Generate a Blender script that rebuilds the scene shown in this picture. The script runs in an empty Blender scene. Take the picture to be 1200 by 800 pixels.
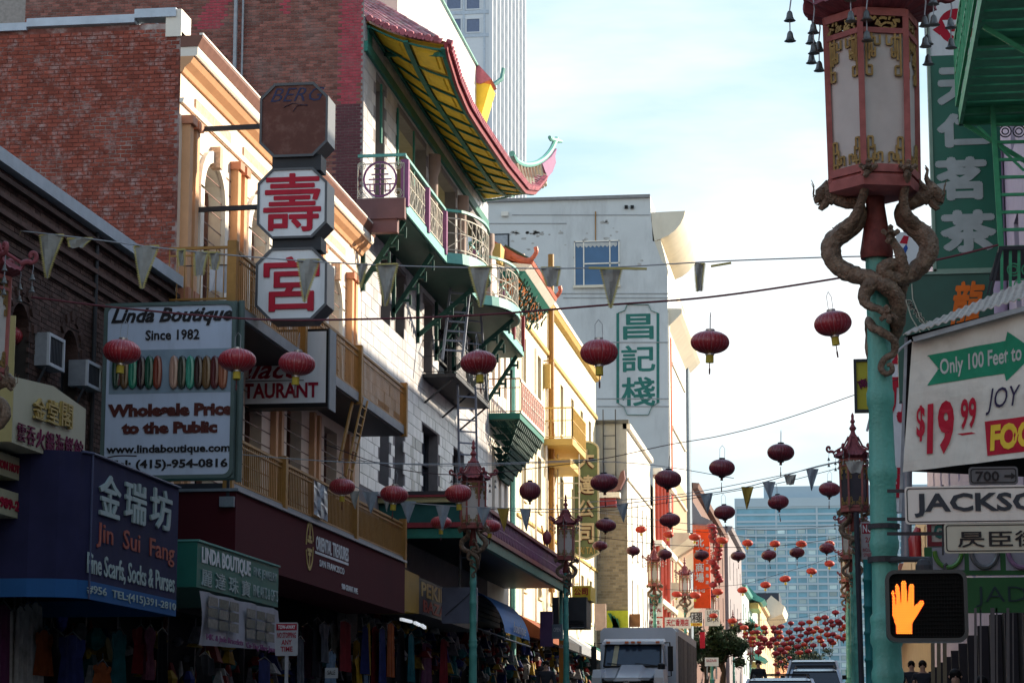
import bpy, math, random
from mathutils import Vector, Matrix, noise
R = math.radians
random.seed(11)
SC = bpy.context.scene
COL = SC.collection
V = Vector

# ------------------------------------------------------------------ camera
F_PX, PITCH = 2800.0, math.atan(478/2800)
YAW = math.atan(390*math.cos(PITCH)/2800)
CAM = V((0, 0, 1.6))
cd = bpy.data.cameras.new("camera"); cam = bpy.data.objects.new("camera", cd); COL.objects.link(cam)
cam.location = CAM; cam.rotation_euler = (R(90)+PITCH, 0, YAW)
cd.sensor_width = 36; cd.lens = F_PX/1200*36; cd.clip_start = .1; cd.clip_end = 6000
SC.camera = cam

# ------------------------------------------------------------------ sky and sun
SUN = V((1.0, .8, .5)).normalized()
el = math.asin(SUN.z); az = math.atan2(SUN.x, SUN.y)
w = bpy.data.worlds.new("World"); SC.world = w; w.use_nodes = True
nt = w.node_tree; N = nt.nodes; Lk = nt.links
bg = N["Background"]; bg.inputs[1].default_value = .15
sky = N.new("ShaderNodeTexSky"); sky.sky_type = 'NISHITA'; sky.sun_disc = False
sky.sun_elevation = el; sky.sun_rotation = az; sky.air_density = 1.2; sky.dust_density = .8
tc = N.new("ShaderNodeTexCoord"); mp = N.new("ShaderNodeMapping"); mp.inputs['Scale'].default_value = (1.3, 1.3, 5.5)
nz = N.new("ShaderNodeTexNoise"); nz.inputs['Scale'].default_value = 1.9; nz.inputs['Detail'].default_value = 7; nz.inputs['Roughness'].default_value = .55
rp = N.new("ShaderNodeMapRange"); rp.inputs[1].default_value = .36; rp.inputs[2].default_value = .58
mx = N.new("ShaderNodeMix"); mx.data_type = 'RGBA'; mx.inputs['B'].default_value = (4.0, 4.15, 4.2, 1)
mb_ = N.new("ShaderNodeMix"); mb_.data_type = 'RGBA'; mb_.inputs['Factor'].default_value = .42; mb_.inputs['B'].default_value = (1.95, 2.85, 3.3, 1)
Lk.new(tc.outputs['Generated'], mp.inputs[0]); Lk.new(mp.outputs[0], nz.inputs['Vector']); Lk.new(nz.outputs[0], rp.inputs[0])
sx = N.new("ShaderNodeSeparateXYZ"); Lk.new(tc.outputs['Generated'], sx.inputs[0])
zf = N.new("ShaderNodeMapRange"); zf.inputs[1].default_value = .30; zf.inputs[2].default_value = .62; zf.inputs[3].default_value = 1; zf.inputs[4].default_value = .10; Lk.new(sx.outputs['Z'], zf.inputs[0])
m1 = N.new("ShaderNodeMath"); m1.operation = 'MULTIPLY'; Lk.new(rp.outputs[0], m1.inputs[0]); Lk.new(zf.outputs[0], m1.inputs[1])
m2 = N.new("ShaderNodeMath"); m2.operation = 'MULTIPLY'; m2.inputs[0].default_value = .85; Lk.new(zf.outputs[0], m2.inputs[1]); Lk.new(m2.outputs[0], mb_.inputs['Factor'])
Lk.new(sky.outputs[0], mb_.inputs['A']); Lk.new(mb_.outputs['Result'], mx.inputs['A']); Lk.new(m1.outputs[0], mx.inputs['Factor']); Lk.new(mx.outputs['Result'], bg.inputs[0])
sd = bpy.data.lights.new("sun", 'SUN'); so = bpy.data.objects.new("sun", sd); COL.objects.link(so)
sd.energy = 5.0; sd.angle = R(.53); sd.color = (1, .87, .68)
so.rotation_euler = SUN.to_track_quat('Z', 'Y').to_euler(); so.location = (40, 30, 60)
SC.view_settings.view_transform = 'Standard'; SC.view_settings.look = 'None'
SC.view_settings.exposure = 1.0; SC.view_settings.gamma = 1
SC.cycles.max_bounces = 6; SC.cycles.diffuse_bounces = 3; SC.cycles.glossy_bounces = 3

# ------------------------------------------------------------------ helpers
_r = V((math.cos(YAW), math.sin(YAW), 0))
_f = V((-math.sin(YAW)*math.cos(PITCH), math.cos(YAW)*math.cos(PITCH), math.sin(PITCH)))
_u = _r.cross(_f)
def ray(u, v): return _r*((u-600)/F_PX) + _u*((400-v)/F_PX) + _f
def P(u, v, Y):
    d = ray(u, v); return CAM + d*(Y/d.y)
def PX(u, v, X):
    d = ray(u, v); return CAM + d*(X/d.x)

WARP = [False]
_GY = [(-100,-101.5),(20,18.6),(34,32.3),(44,42.0),(60,59.0),(81,81.2),(100,100.8),(117,118.3),(143,145.6),(163,168),(230,240),(420,437),(2000,2017)]
def _gy(y):
    for (a, b), (c, d) in zip(_GY, _GY[1:]):
        if y <= c: return b+(d-b)*(y-a)/(c-a)
    return y
def _gz(z):
    return z if z <= 6 else z+.65*((z-6)/13.7)**2 if z < 20 else z+.68+(z-20)*.05
def W(p):
    """survey correction: street distances and heights read off by eye -> true ones"""
    return V((p[0], _gy(p[1]), _gz(p[2]))) if WARP[0] else V(p)
class PL:
    """a flat facade: a runs left to right as seen, b is height, d is out of the wall"""
    def __init__(s, k, c): s.k = k; s.c = c
    def pt(s, a, b, d=0):
        if s.k == 'X': return V((s.c+d, a, b))
        if s.k == 'Y': return V((a, s.c-d, b))
        return V((s.c-d, -a, b))
    def ab(s, u, v):
        if s.k == 'Y': p = P(u, v, s.c); return p.x, p.z
        p = PX(u, v, s.c); return (p.y if s.k == 'X' else -p.y), p.z
    def rect(s, u0, v0, u1, v1):
        a0, b1 = s.ab(u0, v0); _, b0 = s.ab(u0, v1); a1, _ = s.ab(u1, (v0+v1)/2)
        return a0, b0, a1, b1
class QP:
    def __init__(s, p00, p10, p01, p11, n): s.q = (p00, p10, p01, p11); s.n = n
    def pt(s, a, b, d=0):
        p, q, r, t = s.q
        return (p*(1-a)+q*a)*(1-b) + (r*(1-a)+t*a)*b + s.n*d

class MB:
    def __init__(s): s.v = []; s.f = []
    def add(s, vs, fs):
        n = len(s.v); s.v += [tuple(x) for x in vs]; s.f += [tuple(i+n for i in f) for f in fs]; return s
    def hexa(s, p): return s.add(p, [(0,3,2,1),(4,5,6,7),(0,1,5,4),(1,2,6,5),(2,3,7,6),(3,0,4,7)])
    def box(s, x0, y0, z0, x1, y1, z1):
        return s.hexa([(x0,y0,z0),(x1,y0,z0),(x1,y1,z0),(x0,y1,z0),(x0,y0,z1),(x1,y0,z1),(x1,y1,z1),(x0,y1,z1)])
    def pb(s, pl, a0, b0, a1, b1, d0, d1):
        return s.hexa([pl.pt(a0,b0,d0), pl.pt(a1,b0,d0), pl.pt(a1,b1,d0), pl.pt(a0,b1,d0), pl.pt(a0,b0,d1), pl.pt(a1,b0,d1), pl.pt(a1,b1,d1), pl.pt(a0,b1,d1)])
    def quad(s, a, b, c, d): return s.add([a,b,c,d], [(0,1,2,3)])
    def prism(s, pts, ext):
        n = len(pts); ext = V(ext); q = [V(p) for p in pts]
        return s.add(q+[p+ext for p in q], [tuple(range(n-1,-1,-1)), tuple(range(n,2*n))]+[(i,(i+1)%n,n+(i+1)%n,n+i) for i in range(n)])
    def bar(s, p, q, t, t2=None):
        p = V(p); q = V(q); d = (q-p)
        if d.length < 1e-6: return s
        d.normalize(); x = d.cross(V((0,0,1)))
        if x.length < .02: x = V((1,0,0))
        x.normalize(); y = d.cross(x); h = t/2; k = (t2 or t)/2
        c = [x*h+y*k, -x*h+y*k, -x*h-y*k, x*h-y*k]
        return s.hexa([p+e for e in c]+[q+e for e in c])
    def tube(s, pts, rad, n=8, bump=0, bs=8, cap=True):
        pts = [V(p) for p in pts]; m = len(pts)
        if not hasattr(rad, '__len__'): rad = [rad]*m
        ax = None; base = len(s.v); vs = []; fs = []
        for i, p in enumerate(pts):
            t = (pts[min(i+1,m-1)]-pts[max(i-1,0)])
            if t.length < 1e-9: t = V((0,0,1))
            t.normalize()
            if ax is None: ax = t.orthogonal().normalized()
            else:
                ax = ax - t*ax.dot(t)
                ax = ax.normalized() if ax.length > 1e-6 else t.orthogonal().normalized()
            b = t.cross(ax)
            for k in range(n):
                a = 2*math.pi*k/n; e = ax*math.cos(a)+b*math.sin(a); r = rad[i]
                if bump: r *= 1+bump*noise.noise((p+e*r)*bs)
                vs.append(p+e*r)
        for i in range(m-1):
            for k in range(n):
                fs.append((i*n+k, i*n+(k+1)%n, (i+1)*n+(k+1)%n, (i+1)*n+k))
        if cap: fs += [tuple(range(n-1,-1,-1)), tuple(range((m-1)*n, m*n))]
        return s.add(vs, fs)
    def lathe(s, c, prof, n=16, ph=0, cap=True):
        c = V(c); vs = []; fs = []; m = len(prof)
        for r, z in prof:
            for k in range(n):
                a = ph+2*math.pi*k/n; vs.append(c+V((r*math.cos(a), r*math.sin(a), z)))
        for i in range(m-1):
            for k in range(n): fs.append((i*n+k, i*n+(k+1)%n, (i+1)*n+(k+1)%n, (i+1)*n+k))
        if cap: fs += [tuple(range(n-1,-1,-1)), tuple(range((m-1)*n, m*n))]
        return s.add(vs, fs)
    def build(s, name, m, parent=None, smooth=False):
        if WARP[0]: s.v = [tuple(W(p)) for p in s.v]
        off = V((0,0,0)); q = parent
        while q is not None: off += q.location; q = q.parent
        me = bpy.data.meshes.new(name)
        me.from_pydata([(a-off.x, b-off.y, c-off.z) for a, b, c in s.v], [], s.f)
        if m: me.materials.append(m)
        if smooth: me.shade_smooth(); me.set_sharp_from_angle(angle=R(40))
        o = bpy.data.objects.new(name, me); COL.objects.link(o); o.parent = parent
        return o
def B(): return MB()
def tag(o, label=None, cat=None, group=None, kind=None):
    if label: o['label'] = label
    if cat: o['category'] = cat
    if group: o['group'] = group
    if kind: o['kind'] = kind
    return o
def thing(name, label, cat, loc, group=None):
    o = bpy.data.objects.new(name, None); COL.objects.link(o); o.location = W(loc); o.empty_display_size = .2
    return tag(o, label, cat, group)
def copy_tree(o, parent=None, loc=None, scale=None, rz=None):
    c = o.copy(); COL.objects.link(c); c.parent = parent
    if loc is not None: c.location = loc
    if scale is not None: c.scale = scale if hasattr(scale, '__len__') else (scale,)*3
    if rz is not None: c.rotation_euler = (0, 0, rz)
    for ch in kids.get(o.name, []): copy_tree(ch, c)
    return c
kids = {}
def index_kids(root):
    kids[root.name] = [o for o in COL.objects if o.parent == root]
    for k in kids[root.name]: index_kids(k)
def spline(pts, k=6):
    """Catmull-Rom through tuples of any length"""
    out = []; n = len(pts)
    for i in range(n-1):
        p0 = pts[max(i-1,0)]; p1 = pts[i]; p2 = pts[i+1]; p3 = pts[min(i+2,n-1)]
        for j in range(k):
            t = j/k
            out.append(tuple(.5*((2*b)+(-a+c)*t+(2*a-5*b+4*c-d)*t*t+(-a+3*b-3*c+d)*t**3) for a,b,c,d in zip(p0,p1,p2,p3)))
    out.append(tuple(pts[-1])); return out

# ------------------------------------------------------------------ materials
MATS = {}
def mat(n, c, r=.6, m=0, v=.12, s=3, bump=0, bs=40, dirt=0, dc=(.05,.045,.04), ds=.8, island=0, emit=0, coat=0, streak=1):
    if n in MATS: return MATS[n]
    M = bpy.data.materials.new(n); M.use_nodes = True; t = M.node_tree; nd = t.nodes; L = t.links
    p = nd["Principled BSDF"]; p.inputs['Roughness'].default_value = r; p.inputs['Metallic'].default_value = m
    if r >= .44 and not coat: p.inputs['Specular IOR Level'].default_value = .18
    if coat: p.inputs['Coat Weight'].default_value = coat; p.inputs['Coat Roughness'].default_value = .25
    g = nd.new("ShaderNodeNewGeometry")
    a = nd.new("ShaderNodeTexNoise"); a.inputs['Scale'].default_value = s; a.inputs['Detail'].default_value = 8; a.inputs['Roughness'].default_value = .6
    L.new(g.outputs['Position'], a.inputs['Vector'])
    mr = nd.new("ShaderNodeMapRange"); mr.inputs[1].default_value = .3; mr.inputs[2].default_value = .7; mr.inputs[3].default_value = 1-v; mr.inputs[4].default_value = 1+v
    L.new(a.outputs[0], mr.inputs[0])
    fac = mr.outputs[0]
    if island:
        oi = nd.new("ShaderNodeObjectInfo"); ad = nd.new("ShaderNodeMath"); ad.operation = 'ADD'; fr = nd.new("ShaderNodeMath"); fr.operation = 'FRACT'
        L.new(g.outputs['Random Per Island'], ad.inputs[0]); L.new(oi.outputs['Random'], ad.inputs[1]); L.new(ad.outputs[0], fr.inputs[0])
        m2 = nd.new("ShaderNodeMapRange"); m2.inputs[3].default_value = 1-island; m2.inputs[4].default_value = 1+island
        L.new(fr.outputs[0], m2.inputs[0]); mu = nd.new("ShaderNodeMath"); mu.operation = 'MULTIPLY'
        L.new(fac, mu.inputs[0]); L.new(m2.outputs[0], mu.inputs[1]); fac = mu.outputs[0]
    vm = nd.new("ShaderNodeVectorMath"); vm.operation = 'SCALE'; vm.inputs[0].default_value = c; L.new(fac, vm.inputs['Scale'])
    col = vm.outputs[0]
    if dirt:
        mpp = nd.new("ShaderNodeMapping"); mpp.inputs['Scale'].default_value = (1, 1, 1/streak); L.new(g.outputs['Position'], mpp.inputs[0])
        b = nd.new("ShaderNodeTexNoise"); b.inputs['Scale'].default_value = ds; b.inputs['Detail'].default_value = 10; b.inputs['Roughness'].default_value = .7
        L.new(mpp.outputs[0], b.inputs['Vector'])
        m3 = nd.new("ShaderNodeMapRange"); m3.inputs[1].default_value = .5; m3.inputs[2].default_value = .72; m3.inputs[4].default_value = dirt
        L.new(b.outputs[0], m3.inputs[0]); mi = nd.new("ShaderNodeMix"); mi.data_type = 'RGBA'
        L.new(m3.outputs[0], mi.inputs['Factor']); L.new(col, mi.inputs['A']); mi.inputs['B'].default_value = (*dc, 1); col = mi.outputs['Result']
    L.new(col, p.inputs['Base Color'])
    if bump:
        bn = nd.new("ShaderNodeTexNoise"); bn.inputs['Scale'].default_value = bs; bn.inputs['Detail'].default_value = 5; L.new(g.outputs['Position'], bn.inputs['Vector'])
        bp = nd.new("ShaderNodeBump"); bp.inputs['Strength'].default_value = bump; bp.inputs['Distance'].default_value = .02
        L.new(bn.outputs[0], bp.inputs['Height']); L.new(bp.outputs[0], p.inputs['Normal'])
    if emit:
        p.inputs['Emission Color'].default_value = (*c, 1); p.inputs['Emission Strength'].default_value = emit
    MATS[n] = M; return M
brick_red = mat('brick_red_paint', (.29,.075,.05), .75, v=.22, s=5, bump=.6, island=.22, dirt=.8, dc=(.46,.38,.36), ds=5.5)
mortar_red = mat('mortar_painted', (.2,.075,.06), .9, v=.3, s=8, dirt=1, dc=(.62,.57,.54), ds=1.1)
brick_old = mat('brick_weathered', (.25,.1,.08), .85, v=.2, s=4, bump=.4, island=.35, dirt=.5, dc=(.30,.24,.22), ds=1.4)
brick_plum = mat('brick_plum_paint', (.13,.045,.055), .7, v=.15, s=4, bump=.3, island=.06)
brick_pink = mat('brick_pink_paint', (.42,.07,.09), .8, v=.2, s=5, bump=.3, island=.1, dirt=.6, dc=(.25,.16,.15), ds=2)
mortar_grey = mat('mortar_grey', (.31,.28,.26), .95, v=.2, s=10)
brick_dark = mat('brick_dark', (.085,.05,.042), .85, v=.25, s=4, bump=.5, island=.35)
mortar_dark = mat('mortar_dark', (.05,.042,.038), .95)
brick_tan = mat('brick_tan', (.30,.25,.18), .85, v=.15, s=4, island=.25)
cream = mat('cream_paint', (.80,.66,.52), .6, v=.06, s=2, dirt=.25, dc=(.4,.28,.2), streak=3)
cream_lt = mat('pale_cream_paint', (.86,.80,.70), .6, v=.06, s=3, dirt=.2, dc=(.4,.33,.25), streak=3)
peach = mat('peach_paint', (.66,.36,.19), .6, v=.08, s=3)
brown_trim = mat('brown_trim', (.20,.095,.07), .5, v=.15, s=5)
terracotta = mat('terracotta_paint', (.52,.22,.13), .55, v=.12, s=5)
tile_white = mat('glazed_block_white', (.55,.53,.53), .35, v=.07, s=5, island=.16, dirt=.35, dc=(.2,.18,.17), streak=4)
tile_dark = mat('glazed_block_grey', (.12,.11,.12), .35, v=.1, s=5)
grout = mat('grout', (.22,.2,.2), .9)
stucco = mat('stucco_bluegrey', (.60,.62,.62), .8, v=.05, s=.6, bump=.3, bs=6, dirt=.5, dc=(.30,.30,.30), ds=.45, streak=4)
stucco_mark = mat('stucco_weather_mark', (.40,.39,.37), .9, v=.3, s=3)
stucco_cream = mat('stucco_cream', (.74,.67,.54), .75, v=.06, s=1, dirt=.25, dc=(.4,.3,.2), streak=4)
yellow_wall = mat('butter_yellow_wall', (.84,.74,.52), .7, v=.06, s=1.5, dirt=.22, dc=(.5,.36,.18), streak=4)
white_wall = mat('white_wall', (.72,.69,.62), .7, v=.05, s=1.5, dirt=.2, dc=(.4,.36,.3), streak=4)
grey_wall = mat('grey_wall', (.40,.40,.38), .8, v=.1, s=1.5, dirt=.4, dc=(.15,.14,.13), streak=3)
tan_wall = mat('tan_wall', (.42,.31,.2), .75, v=.1, s=1)
ochre = mat('ochre_metal', (.34,.17,.045), .5, v=.15, s=6, dirt=.2)
mustard = mat('mustard_paint', (.56,.38,.12), .55, v=.1, s=4)
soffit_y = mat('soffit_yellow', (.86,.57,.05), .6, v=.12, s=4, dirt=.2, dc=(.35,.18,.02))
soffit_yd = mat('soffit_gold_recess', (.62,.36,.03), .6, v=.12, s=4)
green_beam = mat('green_beam', (.03,.17,.13), .5, v=.2, s=4)
green_dk = mat('dark_green_iron', (.015,.06,.048), .5, v=.2, s=5)
teal = mat('teal_paint', (.085,.34,.28), .5, v=.12, s=6, coat=.15, dirt=.45, dc=(.04,.17,.14), ds=7, streak=3, bump=.3, bs=50)
teal_lt = mat('pale_teal_paint', (.16,.42,.38), .5, v=.12, s=6)
purple = mat('purple_paint', (.24,.085,.19), .5, v=.15, s=4)
maroon = mat('maroon_paint', (.24,.035,.045), .5, v=.15, s=5)
maroon_sign = mat('maroon_sign_panel', (.075,.010,.015), .9, v=.06, s=1)
maroon_dk = mat('dark_maroon', (.06,.015,.018), .6)
roof_tile = mat('glazed_roof_tile', (.36,.15,.17), .4, v=.5, s=5, island=.3, dirt=.7, dc=(.5,.45,.38), ds=3)
roof_edge = mat('pink_eave_tile', (.40,.12,.15), .45, v=.25, s=7, island=.2)
coral = mat('coral_tile', (.55,.15,.09), .5, v=.2, s=6)
lamp_red = mat('lamp_red_paint', (.33,.11,.10), .6, v=.2, s=14, dirt=.25, dc=(.12,.04,.04), ds=6)
lamp_roof = mat('lamp_roof_red', (.23,.065,.075), .5, v=.2, s=14)
frost = mat('frosted_panel', (.50,.47,.44), .5, v=.08, s=6, dirt=.2, dc=(.3,.25,.2), ds=3, streak=5)
brass = mat('aged_brass', (.27,.18,.07), .5, .5, v=.35, s=20)
bronze = mat('dragon_bronze', (.17,.12,.085), .5, .2, v=.5, s=16, bump=.6, bs=80, dirt=.6, dc=(.36,.27,.18), ds=12)  # gold patches put the dragons' highlights into the colour
_t = bronze.node_tree; _v = _t.nodes.new('ShaderNodeTexVoronoi'); _v.inputs['Scale'].default_value = 46; _g = _t.nodes.new('ShaderNodeNewGeometry'); _t.links.new(_g.outputs['Position'], _v.inputs['Vector'])
_b = _t.nodes.new('ShaderNodeBump'); _b.inputs['Strength'].default_value = .5; _b.inputs['Distance'].default_value = .015; _b.invert = True; _t.links.new(_v.outputs['Distance'], _b.inputs['Height'])
_p = _t.nodes['Principled BSDF']; _l = _p.inputs['Normal'].links[0]; _t.links.new(_l.from_socket, _b.inputs['Normal']); _t.links.new(_b.outputs[0], _p.inputs['Normal'])
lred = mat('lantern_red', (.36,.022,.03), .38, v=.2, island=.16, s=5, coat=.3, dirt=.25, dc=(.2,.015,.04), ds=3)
lred_b = mat('lantern_red_shaded', (.17,.017,.03), .42, island=.2, v=.2, s=6, coat=.25)  # darker copy of the lantern red, shade put into the colour
lred_c = mat('lantern_red_sunlit', (.46,.025,.02), .5, v=.1, s=6)  # brighter copy of the lantern red, sunlight put into the colour
lrib = mat('lantern_rib', (.50,.20,.22), .35, .3)  # rib wires; the pale pink carries light caught along the pleats
lrib_b = mat('lantern_rib_shaded', (.27,.1,.13), .35, .3)  # same ribs with shade put into the colour
silver = mat('silver_cap', (.55,.52,.48), .35, .7)
tasselm = mat('yellow_fringe', (.55,.42,.06), .7, v=.2, s=30)
tassel_d = mat('dark_fringe', (.12,.04,.04), .7)
wire_m = mat('wire_dark', (.06,.04,.045), .6)
wire_red = mat('wire_maroon', (.16,.05,.06), .6)
wire_l = mat('wire_pale', (.35,.36,.38), .5)
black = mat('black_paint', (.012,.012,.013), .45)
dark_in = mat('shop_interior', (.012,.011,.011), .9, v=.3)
dark_grey = mat('charcoal_metal', (.04,.042,.048), .5)
steel = mat('galvanised_steel', (.30,.32,.35), .45, .4, v=.15, s=8)
sign_w = mat('sign_white', (.76,.78,.80), .45, v=.04, s=2, dirt=.35, dc=(.38,.38,.38), ds=2, streak=6)
sign_warm = mat('sign_warm_white', (.74,.71,.64), .45, v=.04, s=3, dirt=.35, dc=(.42,.38,.32), ds=6, streak=3)
sign_green = mat('sign_green', (.012,.13,.085), .4, v=.1, s=2)
sign_green2 = mat('sign_deep_green', (.012,.085,.06), .4, v=.15, s=2)
green_fe = mat('fire_escape_green', (.07,.36,.18), .45, v=.2, s=5, dirt=.3, dc=(.02,.09,.05), ds=3)
letter_red = mat('letter_red', (.45,.012,.035), .45)
letter_dkred = mat('letter_dark_red', (.28,.01,.03), .45)
letter_green = mat('letter_green', (.035,.17,.14), .6, v=.15, s=3)
letter_blk = mat('letter_black', (.02,.018,.02), .5)
letter_wht = mat('letter_white', (.62,.64,.66), .5)
letter_brn = mat('letter_brown', (.09,.022,.018), .5)
letter_gold = mat('letter_gold', (.42,.30,.10), .5, v=.15, s=8)
letter_or = mat('letter_orange', (.75,.16,.02), .5)
letter_yel = mat('letter_yellow', (.8,.55,.05), .5)
green_sage = mat('sage_green_sign', (.14,.18,.09), .55, v=.15, s=4, dirt=.25, dc=(.06,.09,.04), ds=2)
blue_aw = mat('navy_awning', (.020,.020,.058), .85, v=.25, s=1.5, dirt=.3, dc=(.04,.035,.06), ds=1.5, streak=5)
blue_aw2 = mat('blue_valance', (.02,.09,.24), .8, v=.08, s=2)
blue_br = mat('bright_blue_canvas', (.03,.22,.62), .55)
green_aw = mat('green_awning', (.02,.13,.10), .5, v=.08, s=2)
canvas = mat('dirty_canvas', (.70,.66,.58), .8, v=.08, s=4, bump=.5, bs=5, dirt=.35, dc=(.25,.21,.17), ds=2.5)
corr = mat('corrugated_sheet', (.42,.37,.32), .7, v=.25, s=6, dirt=.4, dc=(.16,.13,.12), ds=4)
asphalt = mat('asphalt', (.055,.055,.058), .9, v=.2, s=2, bump=.5, bs=60)
concrete = mat('pavement_concrete', (.24,.23,.21), .9, v=.1, s=2, bump=.3)
paint_w = mat('road_paint', (.6,.6,.58), .8, v=.2, s=6)
pen_w = mat('pennant_cloth', (.36,.35,.32), .85, v=.12, s=9)
pen_t = mat('pennant_trim', (.52,.44,.17), .8)
pen_g = mat('pennant_gold', (.36,.25,.05), .8)
pen_b = mat('pennant_bluegrey', (.30,.34,.38), .85)
red_sign = mat('scarlet_sign', (.80,.08,.015), .5)
glassm = mat('window_glass', (.03,.04,.055), .06, v=.3, s=.4)
glass_sky = mat('window_glass_blue', (.05,.12,.24), .08, v=.2, s=.5)
glass_cur = mat('white_block_infill', (.50,.50,.50), .5, v=.08, s=4)
curtain = mat('net_curtain', (.5,.5,.48), .9)
car_w = mat('car_white', (.55,.58,.62), .25, coat=.8, v=.03)
car_s = mat('car_silver', (.35,.38,.42), .25, .5, coat=.8, v=.03)
car_g = mat('car_glass', (.012,.014,.02), .05)
rubber = mat('rubber', (.02,.02,.02), .8)
amber = mat('amber_marker', (.7,.16,.03), .4)
truck_m = mat('truck_grey_white', (.56,.59,.63), .4, v=.05, s=1.2, coat=.3)
planks = mat('weathered_plank', (.20,.16,.125), .8, v=.35, s=7, island=.35)
leaf = mat('leaf_green', (.022,.042,.016), .7, v=.4, s=2, island=.5)
bark = mat('bark', (.07,.05,.035), .9)
skin = mat('skin', (.45,.26,.18), .55)
hair = mat('black_hair', (.012,.01,.01), .6)
led = mat('signal_led', (1,.26,.02), .4, emit=1.7, v=0)
led_b = mat('signal_led_glow', (1,.07,.006), .4, emit=.2, v=0)

# ------------------------------------------------------------------ text
def text(s, pl, a0, b0, a1, b1, d, m, parent, bold=0, shear=0, depth=.01, name='lettering', rot=0, seg=2):
    cjk = any(ord(q) > 0x2E80 for q in s); fat = bold if cjk and bold > 0 else 0
    if cjk: bold = 0
    cu = bpy.data.curves.new(name, 'FONT'); cu.body = s; cu.size = 1; cu.resolution_u = seg
    cu.extrude = .5; cu.offset = bold; cu.shear = shear; cu.align_x = 'CENTER'
    o = bpy.data.objects.new(name, cu)
    me = bpy.data.meshes.new_from_object(o)
    bpy.data.objects.remove(o); bpy.data.curves.remove(cu)
    if not len(me.vertices): print('EMPTY TEXT', s); return None
    if fat:
        vs = [q.co.copy() for q in me.vertices]; ps = [tuple(q.vertices) for q in me.polygons]; n_ = len(vs); me = bpy.data.meshes.new(name)
        al = []; pf = []
        for k, (dx, dy) in enumerate(((0,0),(1,0),(-1,0),(0,1),(0,-1),(.7,.7),(-.7,.7),(.7,-.7),(-.7,-.7))):
            al += [(q.x+dx*fat, q.y+dy*fat, q.z+(.05*k if q.z > 0 else 0)) for q in vs]; pf += [tuple(i+k*n_ for i in f) for f in ps]
        me.from_pydata(al, [], pf)
    if rot:
        for q in me.vertices: q.co = V((q.co.x*math.cos(rot)-q.co.y*math.sin(rot), q.co.x*math.sin(rot)+q.co.y*math.cos(rot), q.co.z))
    xs = [q.co.x for q in me.vertices]; ys = [q.co.y for q in me.vertices]
    x0, x1, y0, y1 = min(xs), max(xs), min(ys), max(ys)
    off = V((0,0,0)); q_ = parent
    while q_ is not None: off += q_.location; q_ = q_.parent
    for q in me.vertices:
        a = a0+(q.co.x-x0)/(x1-x0)*(a1-a0); b = b0+(q.co.y-y0)/(y1-y0)*(b1-b0)
        q.co = pl.pt(a, b, d+(q.co.z+.5)*depth) - off
    me.materials.clear(); me.materials.append(m)
    o = bpy.data.objects.new(name, me); COL.objects.link(o); o.parent = parent
    return o
def textp(s, pl, u0, v0, u1, v1, d, m, parent, **k):
    a0, b0, a1, b1 = pl.rect(u0, v0, u1, v1); return text(s, pl, a0, b0, a1, b1, d, m, parent, **k)

# ------------------------------------------------------------------ wall pieces
def wall(pl, a0, a1, b0, b1, ops, parent, m, depth=.22, name='wall'):
    A = sorted(set([a0, a1]+[x for o in ops for x in o[:2]])); Bz = sorted(set([b0, b1]+[x for o in ops for x in o[2:4]]))
    A = [x for x in A if a0 <= x <= a1]; Bz = [x for x in Bz if b0 <= x <= b1]
    mb = B()
    for i in range(len(A)-1):
        for j in range(len(Bz)-1):
            ca, cb = (A[i]+A[i+1])/2, (Bz[j]+Bz[j+1])/2
            if any(o[0] < ca < o[1] and o[2] < cb < o[3] for o in ops): continue
            mb.quad(pl.pt(A[i],Bz[j]), pl.pt(A[i+1],Bz[j]), pl.pt(A[i+1],Bz[j+1]), pl.pt(A[i],Bz[j+1]))
    for o in ops:
        x0, x1, y0, y1 = o[:4]
        for p, q in (((x0,y0),(x1,y0)), ((x1,y0),(x1,y1)), ((x1,y1),(x0,y1)), ((x0,y1),(x0,y0))):
            mb.quad(pl.pt(*p), pl.pt(*q), pl.pt(*q, -depth), pl.pt(*p, -depth))
    return mb.build(name, m, parent)
def window(pl, x0, x1, y0, y1, parent, fm, gm=None, depth=.18, fr=.07, mull=1, rail=1, sill=None, cur=False):
    mb = B()
    for a, b, c, d in ((x0,y0,x1,y0+fr),(x0,y1-fr,x1,y1),(x0,y0+fr,x0+fr,y1-fr),(x1-fr,y0+fr,x1,y1-fr)): mb.pb(pl, a, b, c, d, -depth-.06, -depth+.03)
    for k in range(1, mull+1):
        a = x0+(x1-x0)*k/(mull+1); mb.pb(pl, a-.02, y0+fr, a+.02, y1-fr, -depth-.05, -depth+.015)
    for k in range(1, rail+1):
        b = y0+(y1-y0)*k/(rail+1); mb.pb(pl, x0+fr, b-.03, x1-fr, b+.03, -depth-.05, -depth+.025)
    w_ = mb.build('window', fm, parent)
    g = B().quad(pl.pt(x0+.01,y0+.01,-depth-.07), pl.pt(x1-.01,y0+.01,-depth-.07), pl.pt(x1-.01,y1-.01,-depth-.07), pl.pt(x0+.01,y1-.01,-depth-.07))
    g.build('pane', gm or glassm, w_)
    if cur: B().quad(pl.pt(x0+.05,y0+(y1-y0)*.55,-depth-.062), pl.pt(x1-.05,y0+(y1-y0)*.55,-depth-.062), pl.pt(x1-.05,y1-.05,-depth-.062), pl.pt(x0+.05,y1-.05,-depth-.062)).build('curtain', curtain, w_)
    if sill: B().pb(pl, x0-.08, y0-.1, x1+.08, y0-.005, -.1, .08).build('sill', sill, w_)
    return w_
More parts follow.
